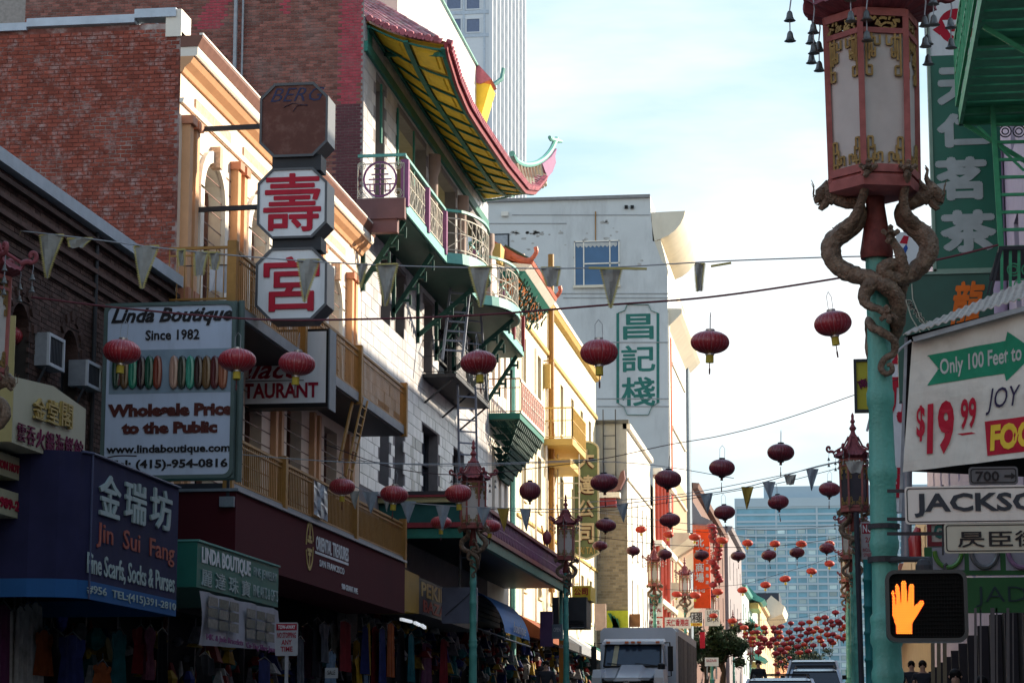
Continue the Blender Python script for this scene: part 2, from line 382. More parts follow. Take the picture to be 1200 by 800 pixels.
def arch(mb, pl, x0, x1, ys, y1, depth=.2, d=.002):
    """solid spandrel that turns a square opening head into a round one"""
    n = 10; c = (x0+x1)/2; r = (x1-x0)/2; h = y1-ys
    for i in range(n):
        t0, t1 = math.pi-math.pi*i/n, math.pi-math.pi*(i+1)/n
        p = (c+r*math.cos(t0), ys+h*math.sin(t0)*.96); q = (c+r*math.cos(t1), ys+h*math.sin(t1)*.96)
        mb.hexa([pl.pt(*p,-depth), pl.pt(*q,-depth), pl.pt(q[0],y1,-depth), pl.pt(p[0],y1,-depth), pl.pt(*p,d), pl.pt(*q,d), pl.pt(q[0],y1,d), pl.pt(p[0],y1,d)])
def bricks(pl, a0, a1, b0, b1, bw, bh, parent, m, singles=300, name='brick', gap=.012, keep=None, proud=.012, near=None, mat_of=None, stuff_name=None):
    cells = []; rows = int((b1-b0)/bh)
    for j in range(rows):
        off = (j % 2)*bw/2
        x = a0-off
        while x < a1:
            x0, x1 = max(x, a0), min(x+bw, a1)
            if x1-x0 > bw*.3:
                cx, cy = (x0+x1)/2, b0+(j+.5)*bh
                if keep is None or keep(cx, cy): cells.append((x0+gap/2, x1-gap/2, b0+j*bh+gap/2, b0+(j+1)*bh-gap/2))
            x += bw
    full = [c for c in cells if abs((c[1]-c[0])-(bw-gap)) < 1e-4]
    if near: full.sort(key=near)
    sing = set(full[:singles]); off = V((0,0,0)); q = parent
    while q is not None: off += q.location; q = q.parent
    shared = {}
    for c in full[:singles]:
        mm = mat_of(c) if mat_of else m
        k = mm.name
        if k not in shared:
            t = B().pb(pl, -(bw-gap)/2, -(bh-gap)/2, (bw-gap)/2, (bh-gap)/2, -.02, proud)
            o0 = pl.pt(0, 0, 0); me = bpy.data.meshes.new(name)
            me.from_pydata([tuple(V(p)-o0) for p in t.v], [], t.f[1:]); me.materials.append(mm); shared[k] = me
        o = bpy.data.objects.new(name, shared[k]); COL.objects.link(o); o.parent = parent
        pw = pl.pt((c[0]+c[1])/2, (c[2]+c[3])/2, random.uniform(-.003,.004)); o.location = W(pw) - off
        if WARP[0]: o.scale = (1, _gy(pw.y+.5)-_gy(pw.y-.5), _gz(pw.z+.5)-_gz(pw.z-.5))
    mbs = {}
    for c in cells:
        if c in sing: continue
        mm = mat_of(c) if mat_of else m
        mb = mbs.setdefault(mm.name, B()); n = len(mb.v); d = proud+random.uniform(-.004,.004)
        for (a, b, e) in ((c[0],c[2],-.02),(c[1],c[2],-.02),(c[1],c[3],-.02),(c[0],c[3],-.02),(c[0],c[2],d),(c[1],c[2],d),(c[1],c[3],d),(c[0],c[3],d)): mb.v.append(tuple(pl.pt(a,b,e)))
        mb.f += [tuple(i+n for i in f) for f in ((4,5,6,7),(0,1,5,4),(1,2,6,5),(2,3,7,6),(3,0,4,7))]
    for k, mb in mbs.items(): tag(mb.build(stuff_name or name+'_courses', MATS[k], parent), kind='stuff')
def railing(mb, p, q, h, step=.13, t=.02, rail=.05, mid=None):
    p = V(p); q = V(q); n = max(2, int((q-p).length/step)); z = V((0,0,h))
    mb.bar(p+z, q+z, rail); mb.bar(p+V((0,0,.06)), q+V((0,0,.06)), rail*.7)
    if mid: mb.bar(p+V((0,0,h-mid)), q+V((0,0,h-mid)), rail*.6)
    for i in range(n+1):
        a = p.lerp(q, i/n); mb.bar(a+V((0,0,.05)), a+z, t)
def ladder(mb, p, q, w, wd, step=.3, t=.035):
    p = V(p); q = V(q); s = V(wd)*w/2; mb.bar(p-s, q-s, t); mb.bar(p+s, q+s, t)
    n = int((q-p).length/step)
    for i in range(1, n): c = p.lerp(q, i/n); mb.bar(c-s, c+s, t*.7)
def ground_z(Y):
    if Y < 14: return 0
    if Y < 80: return .045*(Y-14)*.92
    if Y < 140: return 2.73+.042*(Y-80)
    return 5.25

# ================================================================== SETTING
def strip(name, x0, x1, m, dz=0, y0=-60, y1=1500, thick=0, label=None):
    ys = [y0, 0, 14]+[14+6*i for i in range(1, 12)]+[80+5*i for i in range(0, 11)]+[y1]
    ys = sorted(set([y for y in ys if y0 <= y <= y1]+[y0, y1])); mb = B()
    for a, b in zip(ys, ys[1:]):
        za, zb = ground_z(a)+dz, ground_z(b)+dz
        mb.quad((x0,a,za),(x1,a,za),(x1,b,zb),(x0,b,zb))
        if thick:
            for x in (x0, x1): mb.quad((x,a,za-thick),(x,b,zb-thick),(x,b,zb),(x,a,za))
    if thick: mb.quad((x0,y0,ground_z(y0)+dz-thick),(x1,y0,ground_z(y0)+dz-thick),(x1,y0,ground_z(y0)+dz),(x0,y0,ground_z(y0)+dz))
    return tag(mb.build(name, m), label or 'urban '+name+' of the narrow shopping street', kind='structure')
strip('ground', -1500, 1500, concrete, -.012, -300, 4000)
strip('road', -8.5, 0.0, asphalt, 0, 16, 1500)
strip('pavement', -12.6, -8.5, concrete, .13, 17, 1500, .14, 'raised concrete sidewalk in front of the shops on the side of the awnings')
strip('pavement', 0.0, 4.2, concrete, .13, 12, 1500, .14, 'raised concrete sidewalk at the corner with the signal pole')
strip('cross_road', -60, 60, asphalt, -.004, -2, 11.6, 0, 'asphalt of the cross street at the junction')
mb = B()
for i in range(14):
    x = -8.2+i*.6; mb.quad((x,12.5,.008),(x+.32,12.5,.008),(x+.32,15.5,.075),(x,15.5,.075))
tag(mb.build('crosswalk_marking', paint_w), 'painted white crosswalk bars at the junction', kind='structure')

# ================================================================== LEFT: dark brick building (nearest)
XL = PL('X', -12.0)
WARP[0] = True
b1 = thing('brick_building', 'dark brown brick building with arched windows and a pale parapet cap, at the very corner', 'building', (-12, 30, 0))
ops = []
for yc in (33.0, 35.4, 37.8, 40.2, 42.4):
    ops.append((yc-.42, yc+.42, 6.1, 8.15))
wall(XL, 17.5, 43.88, 4.0, 10.0, ops, b1, mortar_dark, .3)
B().box(-22, 17.5, 0, -12.35, 43.86, 9.8).build('core', dark_in, b1)
ab = B()
for o in ops:
    arch(ab, XL, o[0], o[1], 7.7, 8.15, .28, .003)
    wn = window(XL, o[0], o[1], 6.1, 8.15, b1, dark_grey, glassm, .26, .06)
ab.build('arch_infill', brick_dark, b1)
def keep1(a, b): return not any(o[0]-.02 < a < o[1]+.02 and o[2] < b < o[3] for o in ops)
bricks(XL, 31.5, 43.86, 5.2, 9.9, .23, .078, b1, brick_dark, 300, keep=keep1, near=lambda c: -c[0]*.15-c[2])
mb = B()
for b in (8.75, 8.98, 9.22, 9.45, 9.7): mb.pb(XL, 17.5, b, 43.86, b+.075, .014, .055+(b-8.7)*.05)
mb.build('corbel_course', brick_dark, b1)
mb = B(); mb.pb(XL, 17.5, 9.9, 43.86, 10.1, -.35, .16); mb.build('parapet_cap', mat('pale_blue_cap', (.42,.47,.52), .6), b1)
mb = B()
for yc in (33.0, 35.4, 37.8, 40.2, 42.4):
    for k in range(7):
        t = math.pi*(k+.5)/7; p = XL.pt(yc+.52*math.cos(t)*1.0, 7.7+.58*math.sin(t), .02)
        q = XL.pt(yc+.66*math.cos(t), 7.7+.72*math.sin(t), .02); mb.bar(p, q, .05, .13)
mb.build('voussoirs', brick_dark, b1)
# AC units
WARP[0] = False
def ac(u0, v0, u1, v1, label):
    pl = PL('X', -11.78); a0, b0, a1, b1_ = pl.rect(u0, v0, u1, v1)
    t = thing('air_conditioner', label, 'air conditioner', pl.pt(a0, b0, -.5), 'window air conditioners on the brick wall')
    B().pb(pl, a0, b0, a1, b1_, -.3, -.02).build('casing', steel, t)
    f = B()
    for q in ((a0,b0,a1,b0+.05),(a0,b1_-.05,a1,b1_),(a0,b0+.05,a0+.05,b1_-.05),(a1-.05,b0+.05,a1,b1_-.05)): f.pb(pl, *q, -.02, .02)
    f.build('front_frame', mat('ac_white', (.5,.52,.55), .5), t)
    g = B(); n = 9
    for k in range(n): a = a0+.06+(a1-a0-.12)*k/n; g.pb(pl, a, b0+.05, a+(a1-a0-.12)/n*.55, b1_-.05, -.015, .005)
    g.build('grille', dark_grey, t)
    s = B(); s.bar(pl.pt(a0+.05, b0-.02, -.05), pl.pt(a0+.05, b0-.35, -.2), .03); s.build('bracket', dark_grey, t)
ac(57, 389, 75, 428, 'white framed window air conditioner, the closer of two, above the cream Chinese sign')
ac(102, 421, 118, 452, 'smaller window air conditioner beside the frame of the bracelet sign')
WARP[0] = True
mb = B(); mb.tube([XL.pt(38.9, 9.9, .05), XL.pt(38.9, 4.6, .05)], .035, 8); mb.tube([XL.pt(42.2, 8.0, .05), XL.pt(42.2, 4.6, .05)], .03, 8)
mb.build('conduit', dark_grey, b1)

# ================================================================== LEFT: Italianate building with red brick flank
b2 = thing('corner_building', 'cream and peach three storey building with bracketed cornice and a painted red brick flank', 'building', (-12, 52, 1.5))
S2 = PL('Y', 43.9)
wall(S2, -24, -12.0, 0, 14.75, [], b2, mortar_red, name='side_wall')
bricks(S2, -16.6, -12.03, 9.6, 14.72, .205, .0755, b2, brick_red, 300, near=lambda c: -c[0]*1.0-c[2]*.4, gap=.017, proud=.01)
mb = B(); mb.box(-24, 43.82, 14.72, -15.0, 44.2, 14.86); mb.box(-15.0, 43.82, 14.78, -12.9, 44.2, 14.93); mb.box(-12.9, 43.82, 14.86, -12.1, 44.2, 15.02)
mb.build('coping', mat('coping_bluewhite', (.55,.62,.70), .5), b2)
B().box(-24, 43.95, 0, -12.5, 59.9, 14.6).build('core', dark_in, b2)
ops2 = []
bays = [(44.35, 47.85), (47.85, 51.35), (51.35, 54.9), (54.9, 58.6)]
for x0, x1 in bays:
    c = (x0+x1)/2
    ops2.append((c-.72, c+.72, 9.95, 12.7)); ops2.append((c-.68, c+.68, 6.35, 9.1))
wall(XL, 43.9, 60.0, 4.95, 14.6, ops2, b2, cream, .32, 'front_wall')
for i, o in enumerate(ops2):
    if o[2] > 9:
        af = B(); arch(af, XL, o[0], o[1], 12.05, 12.7, .3, .004); af.build('arch_head', cream_lt, b2)
    window(XL, o[0], o[1], o[2], o[3], b2, brown_trim, glassm, .28, .08, 0, 1, cur=(o[2] > 9))
mb = B(); mc = B()
for yc in (44.2, 44.62, 47.6, 48.1, 51.1, 51.6, 54.65, 55.15, 58.35, 58.8):
    pi = B().pb(XL, yc-.11, 9.8, yc+.11, 12.95, 0, .16).build('pilaster', peach, b2); B().pb(XL, yc-.16, 12.95, yc+.16, 13.1, 0, .22).build('capital', terracotta, pi); B().pb(XL, yc-.17, 9.72, yc+.17, 9.95, 0, .21).build('pilaster_base', terracotta, pi)
    B().pb(XL, yc-.1, 6.3, yc+.1, 9.2, 0, .13).build('pilaster', peach, b2)
# raised surrounds round the arched openings
mk = B()
for x0, x1 in bays:
    c = (x0+x1)/2; mb = B()
    for sx in (-1, 1): mb.pb(XL, c+sx*.86-.12, 9.95, c+sx*.86+.12, 12.1, 0, .09)
    for k in range(12):
        t0, t1 = math.pi*k/12, math.pi*(k+1)/12
        for r0, r1, dd in ((.75, .99, .09),):
            pp = [(c+r0*math.cos(t0), 12.05+.66*math.sin(t0)), (c+r1*math.cos(t0), 12.05+.88*math.sin(t0)), (c+r1*math.cos(t1), 12.05+.88*math.sin(t1)), (c+r0*math.cos(t1), 12.05+.66*math.sin(t1))]
            mb.hexa([XL.pt(*q, 0) for q in pp]+[XL.pt(*q, dd) for q in pp])
    mb.build('arch_surround', cream_lt, b2); fz_ = mat('frieze_speckle', (.62,.42,.30), .8, v=.35, s=14)
    B().pb(XL, c-.1, 12.62, c+.1, 13.02, 0, .2).build('keystone', fz_, b2)
    B().pb(XL, c-1.25, 13.28, c+1.25, 13.62, 0, .035).build('frieze_panel', fz_, b2)
mb = B()
for k in range(22): mb.pb(XL, 44.3, 6.4+k*.3, 58.5, 6.42+k*.3, 0, .012) if not (9 < 6.4+k*.3 < 9.7) else None
mb.build('course_line', brown_trim, b2)
def moulding(mb, pl, a0, a1, prof):
    """profile of (out, height) points extruded along the wall"""
    pts0 = [pl.pt(a0, b, d) for d, b in prof]; ext = pl.pt(a1, 0, 0)-pl.pt(a0, 0, 0); mb.prism(pts0, ext)
mb = B(); moulding(mb, XL, 43.88, 60.0, [(0,13.3),(.06,13.3),(.09,13.38),(0,13.38)]); mb.build('string_course', cream_lt, b2)
mb = B(); moulding(mb, XL, 43.86, 59.95, [(0,13.85),(.05,13.85),(.09,13.93),(.2,14.02),(.27,14.13),(0,14.13)]); mb.build('bed_moulding', peach, b2)
mb = B(); moulding(mb, XL, 43.86, 59.95, [(0,14.13),(.3,14.13),(.33,14.17),(.33,14.3),(0,14.3)]); mb.build('cornice_band', cream_lt, b2)
mb = B(); moulding(mb, XL, 43.84, 60.0, [(0,14.3),(.34,14.3),(.38,14.38),(.42,14.46),(.42,14.5),(0,14.5)]); mb.build('cornice', brown_trim, b2)
mb = B(); mb.box(-11.64, 43.84, 14.503, -11.57, 60.0, 14.54); mb.build('gutter', cream_lt, b2)
mb = B(); mb.pb(XL, 43.86, 14.5, 44.5, 15.0, -.3, .0); mb.build('parapet_end', cream_lt, b2)
# balconies
def balcony2(z, y0, y1, posts, hgt, solid, label, infill):
    t = B().box(-12, y0, z-.2, -10.85, y1, z).build('balcony', dark_grey, b2); t['label'] = label
    B().box(-10.85, y0, z-.17, -10.8, y1, z+.03).build('fascia', mat('grey_fascia', (.28,.29,.30), .6), t)
    r = B(); railing(r, (-10.83, y0, z), (-10.83, y1, z), hgt, .135, .018, .05, .13 if not solid else .1)
    railing(r, (-12, y0, z), (-10.83, y0, z), hgt, .135, .018, .05, .13)
    tag(r.build('railing', ochre, t), kind='stuff')
    for yp in posts: B().box(-10.91, yp-.09, z-.22, -10.74, yp+.09, z+hgt+.12).build('post', ochre, t)
    if infill:
        for ya, yb in infill: B().quad((-10.86,ya,z+.04),(-10.86,yb,z+.04),(-10.86,yb,z+hgt*.8),(-10.86,ya,z+hgt*.8)).build('sheet_infill', mat('tan_sheet', (.22,.12,.045), .7, v=.2, s=3), t)
balcony2(9.55, 43.45, 59.85, (43.5, 48.95, 54.4, 59.8), .98, False, 'upper balcony with ochre railing', None)
balcony2(6.3, 43.45, 59.85, (43.5, 47.5, 54.1, 59.8), .86, True, 'lower balcony with ochre railing', [(54.2, 59.7), (51.2, 54.0)])
WARP[0] = False
lad = thing('drop_ladder', 'ochre metal drop ladder leaning from the upper balcony, above the shop band', 'ladder', (-10.7, 56.2, 6.3))
m_ = B(); ladder(m_, PX(408,560,-10.75), PX(428,468,-10.75), .55, (0,1,0), .3, .04); m_.build('rail_and_rungs', ochre, lad)
m_ = B(); ladder(m_, PX(398,540,-10.9), PX(415,462,-10.9), .1, (0,1,0), 3, .04); m_.build('guide_rail', ochre, lad)
# maroon band sign
MS = PL('X', -10.55)
ms = thing('shop_band_sign', 'long dark maroon fascia reading ORIENTAL TREASURES with an oval gold emblem', 'sign', (-11, 50, 4.9))
B().box(-12, 41.0, 4.87, -10.55, 57.6, 6.1).build('panel', maroon_sign, ms)
B().box(-12, 40.95, 6.1, -10.5, 57.65, 6.15).build('edge_trim', steel, ms)
textp('ORIENTAL TREASURES', MS, 370, 627, 408, 644, .005, letter_wht, ms, bold=.02)
a0,b0,a1,b1_ = MS.rect(369, 645, 408, 648); B().pb(MS, a0, b0, a1, b1_, .002, .012).build('rule', letter_wht, ms)
textp('SAN FRANCISCO', MS, 374, 655, 403, 663, .005, letter_wht, ms, bold=.01)
textp('900 GRANT AVE.', MS, 400, 683, 419, 690, .005, letter_wht, ms, bold=.015)
c = MS.ab(362.5, 639); mb = B()
for k in range(28):
    t0, t1 = 2*math.pi*k/28, 2*math.pi*(k+1)/28
    if abs(math.sin(t0)) < .14: continue
    pp = [(c[0]+r*.34*math.cos(t), c[1]+r*.50*math.sin(t)) for r, t in ((.86,t0),(1,t0),(1,t1),(.86,t1))]
    mb.hexa([MS.pt(*q, .002) for q in pp]+[MS.pt(*q, .015) for q in pp])
for s in (1, -1):
    mb.pb(MS, c[0]-.03, c[1]+s*.05, c[0]+.03, c[1]+s*.42, .002, .015); mb.pb(MS, c[0]-.2, c[1]+s*.06, c[0]+.2, c[1]+s*.12, .002, .014); mb.pb(MS, c[0]-.12, c[1]+s*.14, c[0]+.12, c[1]+s*.2, .002, .013)
mb.build('emblem', letter_gold, ms)
# laundry
lt = thing('laundry', 'white cloth drying on the near end of the upper balcony', 'laundry', (-11.3, 42.2, 10.0))
L_ = PL('Y', 42.0); a0,b0,a1,b1_ = L_.rect(246, 311, 276, 342); mb = B()
for i in range(8):
    xa, xb = a0+(a1-a0)*i/8, a0+(a1-a0)*(i+1)/8; da, db = .03*math.sin(i*1.9), .03*math.sin((i+1)*1.9)
    mb.quad(L_.pt(xa,b0+.03*math.sin(i),da), L_.pt(xb,b0+.03*math.sin(i+1),db), L_.pt(xb,b1_,0), L_.pt(xa,b1_,0))
mb.build('cloth', mat('laundry_white', (.62,.62,.66), .9), lt)
B().bar(L_.pt(a0-.5,b1_,0), L_.pt(a1+.1,b1_,0), .02).build('line', wire_m, lt)
pz = thing('plastic_sheet', 'torn grey plastic sheet tied to the lower ochre railing', 'plastic sheet', PX(377,603,-10.7))
mb = B(); g = [[PX(368+i*4, 562+j*8+i*2.2, -10.72+.05*math.sin(i*2.1+j)) for i in range(5)] for j in range(6)]
for j in range(5):
    for i in range(4): mb.quad(g[j][i], g[j][i+1], g[j+1][i+1], g[j+1][i])
mb.build('sheet', mat('plastic', (.33,.34,.36), .3, v=.5, s=7), pz)

# ================================================================== LEFT: tiled building with pagoda eaves
WARP[0] = True
b3 = thing('pagoda_building', 'tall white glazed block building with yellow coffered pagoda eaves and green balconies', 'building', (-12, 70, 2))
S3 = PL('Y', 60.0)
wall(S3, -30, -12.0, 0, 27, [], b3, mortar_grey, name='side_wall')
def bmat(c):
    x, z = c[0], c[2]
    if x > -12.75 and z > 17.6: return brick_pink if (z > 18.2 or x < -12.2) else brick_old
    if x > -12.85 and z <= 17.6: return brick_plum
    if z <= 14.2: return brick_plum
    if -16.5 < x+.15*math.sin(z*3) < -15.85 and z > 19.6 or (-14.3 < x < -14.1 and z > 19.9): return brick_pink
    return brick_old
bricks(S3, -21.2, -12.02, 13.2, 21.2, .21, .074, b3, brick_old, 300, mat_of=bmat, near=lambda c: -c[0]*.3+abs(c[2]-18.5))
mb = B(); mb.tube([(-15.4, 59.85, 9), (-15.4, 59.85, 24)], .055, 8); mb.tube([(-15.22, 59.9, 9), (-15.22, 59.9, 24)], .03, 8); mb.build('downpipe', steel, b3)
LOG = [(61.6,62.8,15.25,18.7),(64.5,69.0,15.25,18.7),(70.2,74.2,15.25,18.7),(75.4,79.6,15.25,18.7)]
ops3 = LOG + [(62.5,63.8,12.75,14.5),(64.5,65.9,12.75,14.5),(68.8,70.2,12.4,14.5),(71.2,74.6,12.35,14.5),(76.4,77.8,12.5,14.5),
  (62.5,63.8,8.5,10.5),(64.6,65.9,8.5,10.5),(68.7,71.2,9.0,10.9),(74.0,76.0,9.0,10.9),(77.6,79.2,9.0,10.9)]
wall(XL, 60.0, 81.0, 6.3, 19.85, ops3, b3, grout, .35, 'front_wall')
def keep3(a, b): return not any(o[0]-.1 < a < o[1]+.1 and o[2]-.1 < b < o[3]+.1 for o in ops3)
DARKT = set()
def meander(c):
    a, b = c[0]-66.6, c[2]-11.0
    i, j = int(a//.5), int(b//.305)
    pat = ["##########","#........#","#.######.#","#.#....#.#","#.#.##.#.#","#.#..#.#.#","#.####.#.#","#......#.#"]
    if 0 <= i < 10 and -8 <= j+3 < 0: return tile_dark if pat[-(j+4)][i] == '#' else tile_white
    return tile_white
bricks(XL, 60.02, 80.98, 8.2, 19.8, .5, .305, b3, tile_white, 300, name='glazed_block', keep=keep3, mat_of=meander, near=lambda c: c[0]+abs(c[2]-11.5)*2, gap=.014, proud=.01)
for o in ops3[4:]: window(XL, *o, b3, dark_grey, glassm, .3, .06, 0, 1)
mb = B(); mb.box(-15.0, 60.3, 15.2, -14.0, 80.6, 19.0); mb.box(-14, 60.2, 15.0, -12.36, 80.8, 15.2)
mb.box(-14, 60.2, 18.75, -12.36, 80.8, 18.95); mb.build('loggia_back', mat('loggia_wall', (.42,.38,.28), .7), b3)
B().box(-30, 60.2, 0, -12.4, 80.8, 15.0).build('core', dark_in, b3)
for y in (65.2, 67.4, 71.0, 73.0, 76.3, 78.2): window(PL('X', -13.8), y-.55, y+.55, 15.5, 18.1, b3, green_beam, glassm, .0, .08, 1, 2)
for y in (69.6, 74.8, 80.3): B().lathe((-11.9, y, 15.1), [(.22,0),(.22,.3),(.17,.4),(.16,3.0),(.24,3.2),(.24,3.6)], 12).build('column', mat('column_tan', (.36,.26,.22), .6), b3, True)
mb = B(); mb.pb(XL, 60.0, 18.95, 80.6, 19.2, .012, .1); mb.pb(XL, 60.4, 19.3, 60.9, 19.7, .012, .04)
for y in (62.1, 64.4, 66.8): mb.pb(XL, y, 17.2, y+.12, 18.7, .01, .06)
mb.build('green_frieze', green_beam, b3)
# --- eaves
WARP[0] = False
_EV = [(58.5,20.1),(58.9,19.85),(59.6,19.5),(61.4,19.19),(63.5,19.1),(65.65,19.13),(71.3,19.33),(75.9,19.65),(78,20.1),(79.8,20.85),(80.5,21.2)]
def eave(y):
    for (a, b), (c, d) in zip(_EV, _EV[1:]):
        if y <= c: return b+(d-b)*(y-a)/(c-a)
    return _EV[-1][1]
def _eave_old(y):  # outer edge height above street line
    t = (y-70.1)/10.2; return 18.5 + 1.55*max(0, abs(t)-.45)**2.1/(.55**2.1)
def eaveX(y):
    t = abs(y-69.9)/10.4; return -10.0 + .12*max(0, t-.6)*2
EY0, EY1, NE = 59.3, 80.0, 52
def soff(y, s, dz=0): # s 0 at wall .. 1 at eave
    z0, z1 = 20.36, eave(y); x = -12 + (eaveX(y)+12)*s
    return V((x, y, z0+(z1-z0)*s-.12*math.sin(s*math.pi)+dz))
ys = [EY0+(EY1-EY0)*i/NE for i in range(NE+1)]
mb = B(); top = B()
for i in range(NE):
    for j in range(6): mb.quad(soff(ys[i],j/6,.05), soff(ys[i+1],j/6,.05), soff(ys[i+1],(j+1)/6,.05), soff(ys[i],(j+1)/6,.05))
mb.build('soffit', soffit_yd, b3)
gb = B()
for s, wd in ((.03,.08),(.5,.13),(.97,.10)):
    for i in range(NE):
        a, b = soff(ys[i], s, -.05), soff(ys[i+1], s, -.05); gb.bar(a, b, wd, .06)
nb = 13
for k in range(nb+1):
    y = EY0+.1+(EY1-EY0-.2)*k/nb
    for j in range(6): gb.bar(soff(y, j/6, -.03), soff(y, (j+1)/6, -.03), .09, .04)
gb.bar(soff(EY0+.2,.95,-.07), soff(EY0+2.4,.04,-.07), .14, .12); gb.bar(soff(EY1-.2,.95,-.07), soff(EY1-2.4,.04,-.07), .14, .12)
gb.build('soffit_beam', green_beam, b3)
for k in range(nb):
    for s0, s1 in ((.09,.44),(.56,.9)):
        y0, y1 = EY0+.1+(EY1-EY0-.2)*k/nb+.11, EY0+.1+(EY1-EY0-.2)*(k+1)/nb-.11; q = B()
        ds = .05
        o4 = [soff(y0,s0,-.0), soff(y1,s0,-.0), soff(y1,s1,-.0), soff(y0,s1,-.0)]; i4 = [soff(y0+.16,s0+ds,.035), soff(y1-.16,s0+ds,.035), soff(y1-.16,s1-ds,.035), soff(y0+.16,s1-ds,.035)]
        for e in range(4): q.quad(o4[e], o4[(e+1)%4], i4[(e+1)%4], i4[e])
        i5 = [soff(y0+.22,s0+ds+.02,-.01), soff(y1-.22,s0+ds+.02,-.01), soff(y1-.22,s1-ds-.02,-.01), soff(y0+.22,s1-ds-.02,-.01)]
        for e in range(4): q.quad(i4[e], i4[(e+1)%4], i5[(e+1)%4], i5[e])
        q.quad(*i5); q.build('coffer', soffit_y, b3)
# fascia strips
fr = B(); ft = B()
for i in range(NE):
    a, b = soff(ys[i],1), soff(ys[i+1],1)
    fr.hexa([a+V((-.03,0,-.06)), a+V((.05,0,-.06)), b+V((.05,0,-.06)), b+V((-.03,0,-.06)), a+V((-.03,0,.12)), a+V((.07,0,.12)), b+V((.07,0,.12)), b+V((-.03,0,.12))])
fr.build('fascia', maroon, b3)
# scalloped drip tiles along the eave: each one an object
def rtile(p, dirv, out):
    pass
tile_me = {}
def put_tile(p, ang, tilt, mname, me):
    o = bpy.data.objects.new(mname, me); COL.objects.link(o); o.parent = b3; o.location = W(p)-b3.location; o.rotation_euler = (0, tilt, ang); return o
tb = B(); tb.tube([(-.06,0,0),(.10,0,0)], .085, 8); drip = tb.build('eave_tile', roof_edge); dm = drip.data; bpy.data.objects.remove(drip)
tb = B(); tb.prism([(0,-.08,.03),(0,-.04,-.05),(0,0,-.09),(0,.04,-.05),(0,.08,.03)], (.04,0,0)); dr2 = tb.build('drip_tile', roof_edge); dm2 = dr2.data; bpy.data.objects.remove(dr2)
nt_ = 92
for k in range(nt_):
    y = EY0+(EY1-EY0)*(k+.5)/nt_; p = soff(y,1)+V((.08,0,.2)); put_tile(p, 0, R(20), 'eave_tile', dm); put_tile(p+V((.03,(EY1-EY0)/nt_/2,-.04)), 0, 0, 'drip_tile', dm2)
for k in range(9):
    x = -12.0+2.0*(k+.5)/9; s = (x+12)/2.0; p = V((x, EY0-.1, soff(EY0,s).z+.18)); put_tile(p, R(-90), R(20), 'eave_tile', dm); put_tile(p+V((.1,-.03,-.05)), R(-90), 0, 'drip_tile', dm2)
# roof surface with barrel tiles
RZ = 22.2; RX = -13.0
rs = B(); bt = B()
def roofp(y, s, dz=0):
    e = soff(y,1)+V((.0,0,.14)); yy = 69.9+(y-69.9)*(1-.2*s); zz = e.z+(RZ-e.z)*(s**1.3); return V((e.x+(RX-e.x)*s, yy, zz+dz))
for i in range(NE):
    for j in range(5): rs.quad(roofp(ys[i],j/5), roofp(ys[i+1],j/5), roofp(ys[i+1],(j+1)/5), roofp(ys[i],(j+1)/5))
for j in range(8):   # near hip slope
    s0, s1 = j/8, (j+1)/8
    f0 = lambda s: V((-12+2.0*s, EY0, soff(EY0,s).z+.12)); f1 = lambda s: roofp(EY0+.01, 1-0) + V((-2+2*s,0,0))*.4
    rs.quad(f0(s0), f0(s1), f1(s1), f1(s0))
for k in range(9):
    s = (k+.5)/9; a = V((-12+2.0*s, EY0-.03, soff(EY0,s).z+.2)); b = roofp(EY0+.01,1)+V((-2+2*s,0,0))*.4
    for t in range(9): bt.tube([a.lerp(b, t/9), a.lerp(b, (t+1)/9+.01)], [.085,.075], 8)
for k in range(60):
    y = EY0+(EY1-EY0)*(k+.5)/60; bt.tube([roofp(y, j/6, .05) for j in range(7)], .07, 6)
rs.build('roof', roof_tile, b3); bt.build('roof_tile_rows', roof_tile, b3, True)['kind'] = 'stuff'
# ridge ornament at far corner and near corner
mb = B()
WARP[0] = False
pts = [PX(u,v,-10.15) for u, v in ((600,180),(604,188),(614,193),(626,192),(637,186),(645,177),(649,169),(652,163))]
mb.tube([V(p) for p in spline([tuple(p) for p in pts], 4)], .1, 8); mb.tube([PX(646,163,-10.15), PX(652,165,-10.15), PX(658,166,-10.15)], [.07,.11,.06], 6); mb.tube([PX(644,161,-10.15), PX(646,164,-10.15)], .07, 6)
mb.build('ridge_finial', teal, b3, True)
WARP[0] = False; mb = B(); mb.prism([PX(u,v,-10.12) for u, v in ((650,174),(643,184),(633,192),(636,200),(639,208),(645,201),(649,190),(648,183))], (.08,.05,0)); mb.build('finial_fin', purple, b3)
for k in range(9):
    mm = B(); f = k/8; mm.tube([PX(605+31*f,190+4*math.sin(f*3.1)-2*f,-10.15), PX(609+30*f,205-2*f+6*math.sin(f*2),-10.08), PX(612+27*f,222-8*f+5*math.sin(f*2.5),-10.0)], .07, 6); mm.build('corner_roof_tile', mat('cream_tile', (.55,.50,.38), .6, v=.2, s=6), b3); continue
    mm = B(); a = V((-10.9+.12*k*.8,78.4+k*.27,20.55+.02*k*k*.35)); e = soff(min(EY1,78.4+k*.23),1)+V((.05,0,.2)); mm.tube([a, a.lerp(e,.5)+V((0,0,-.1)), e], .06, 6); mm.build('corner_roof_tile', mat('cream_tile', (.55,.50,.38), .6, v=.2, s=6), b3)
WARP[0] = True
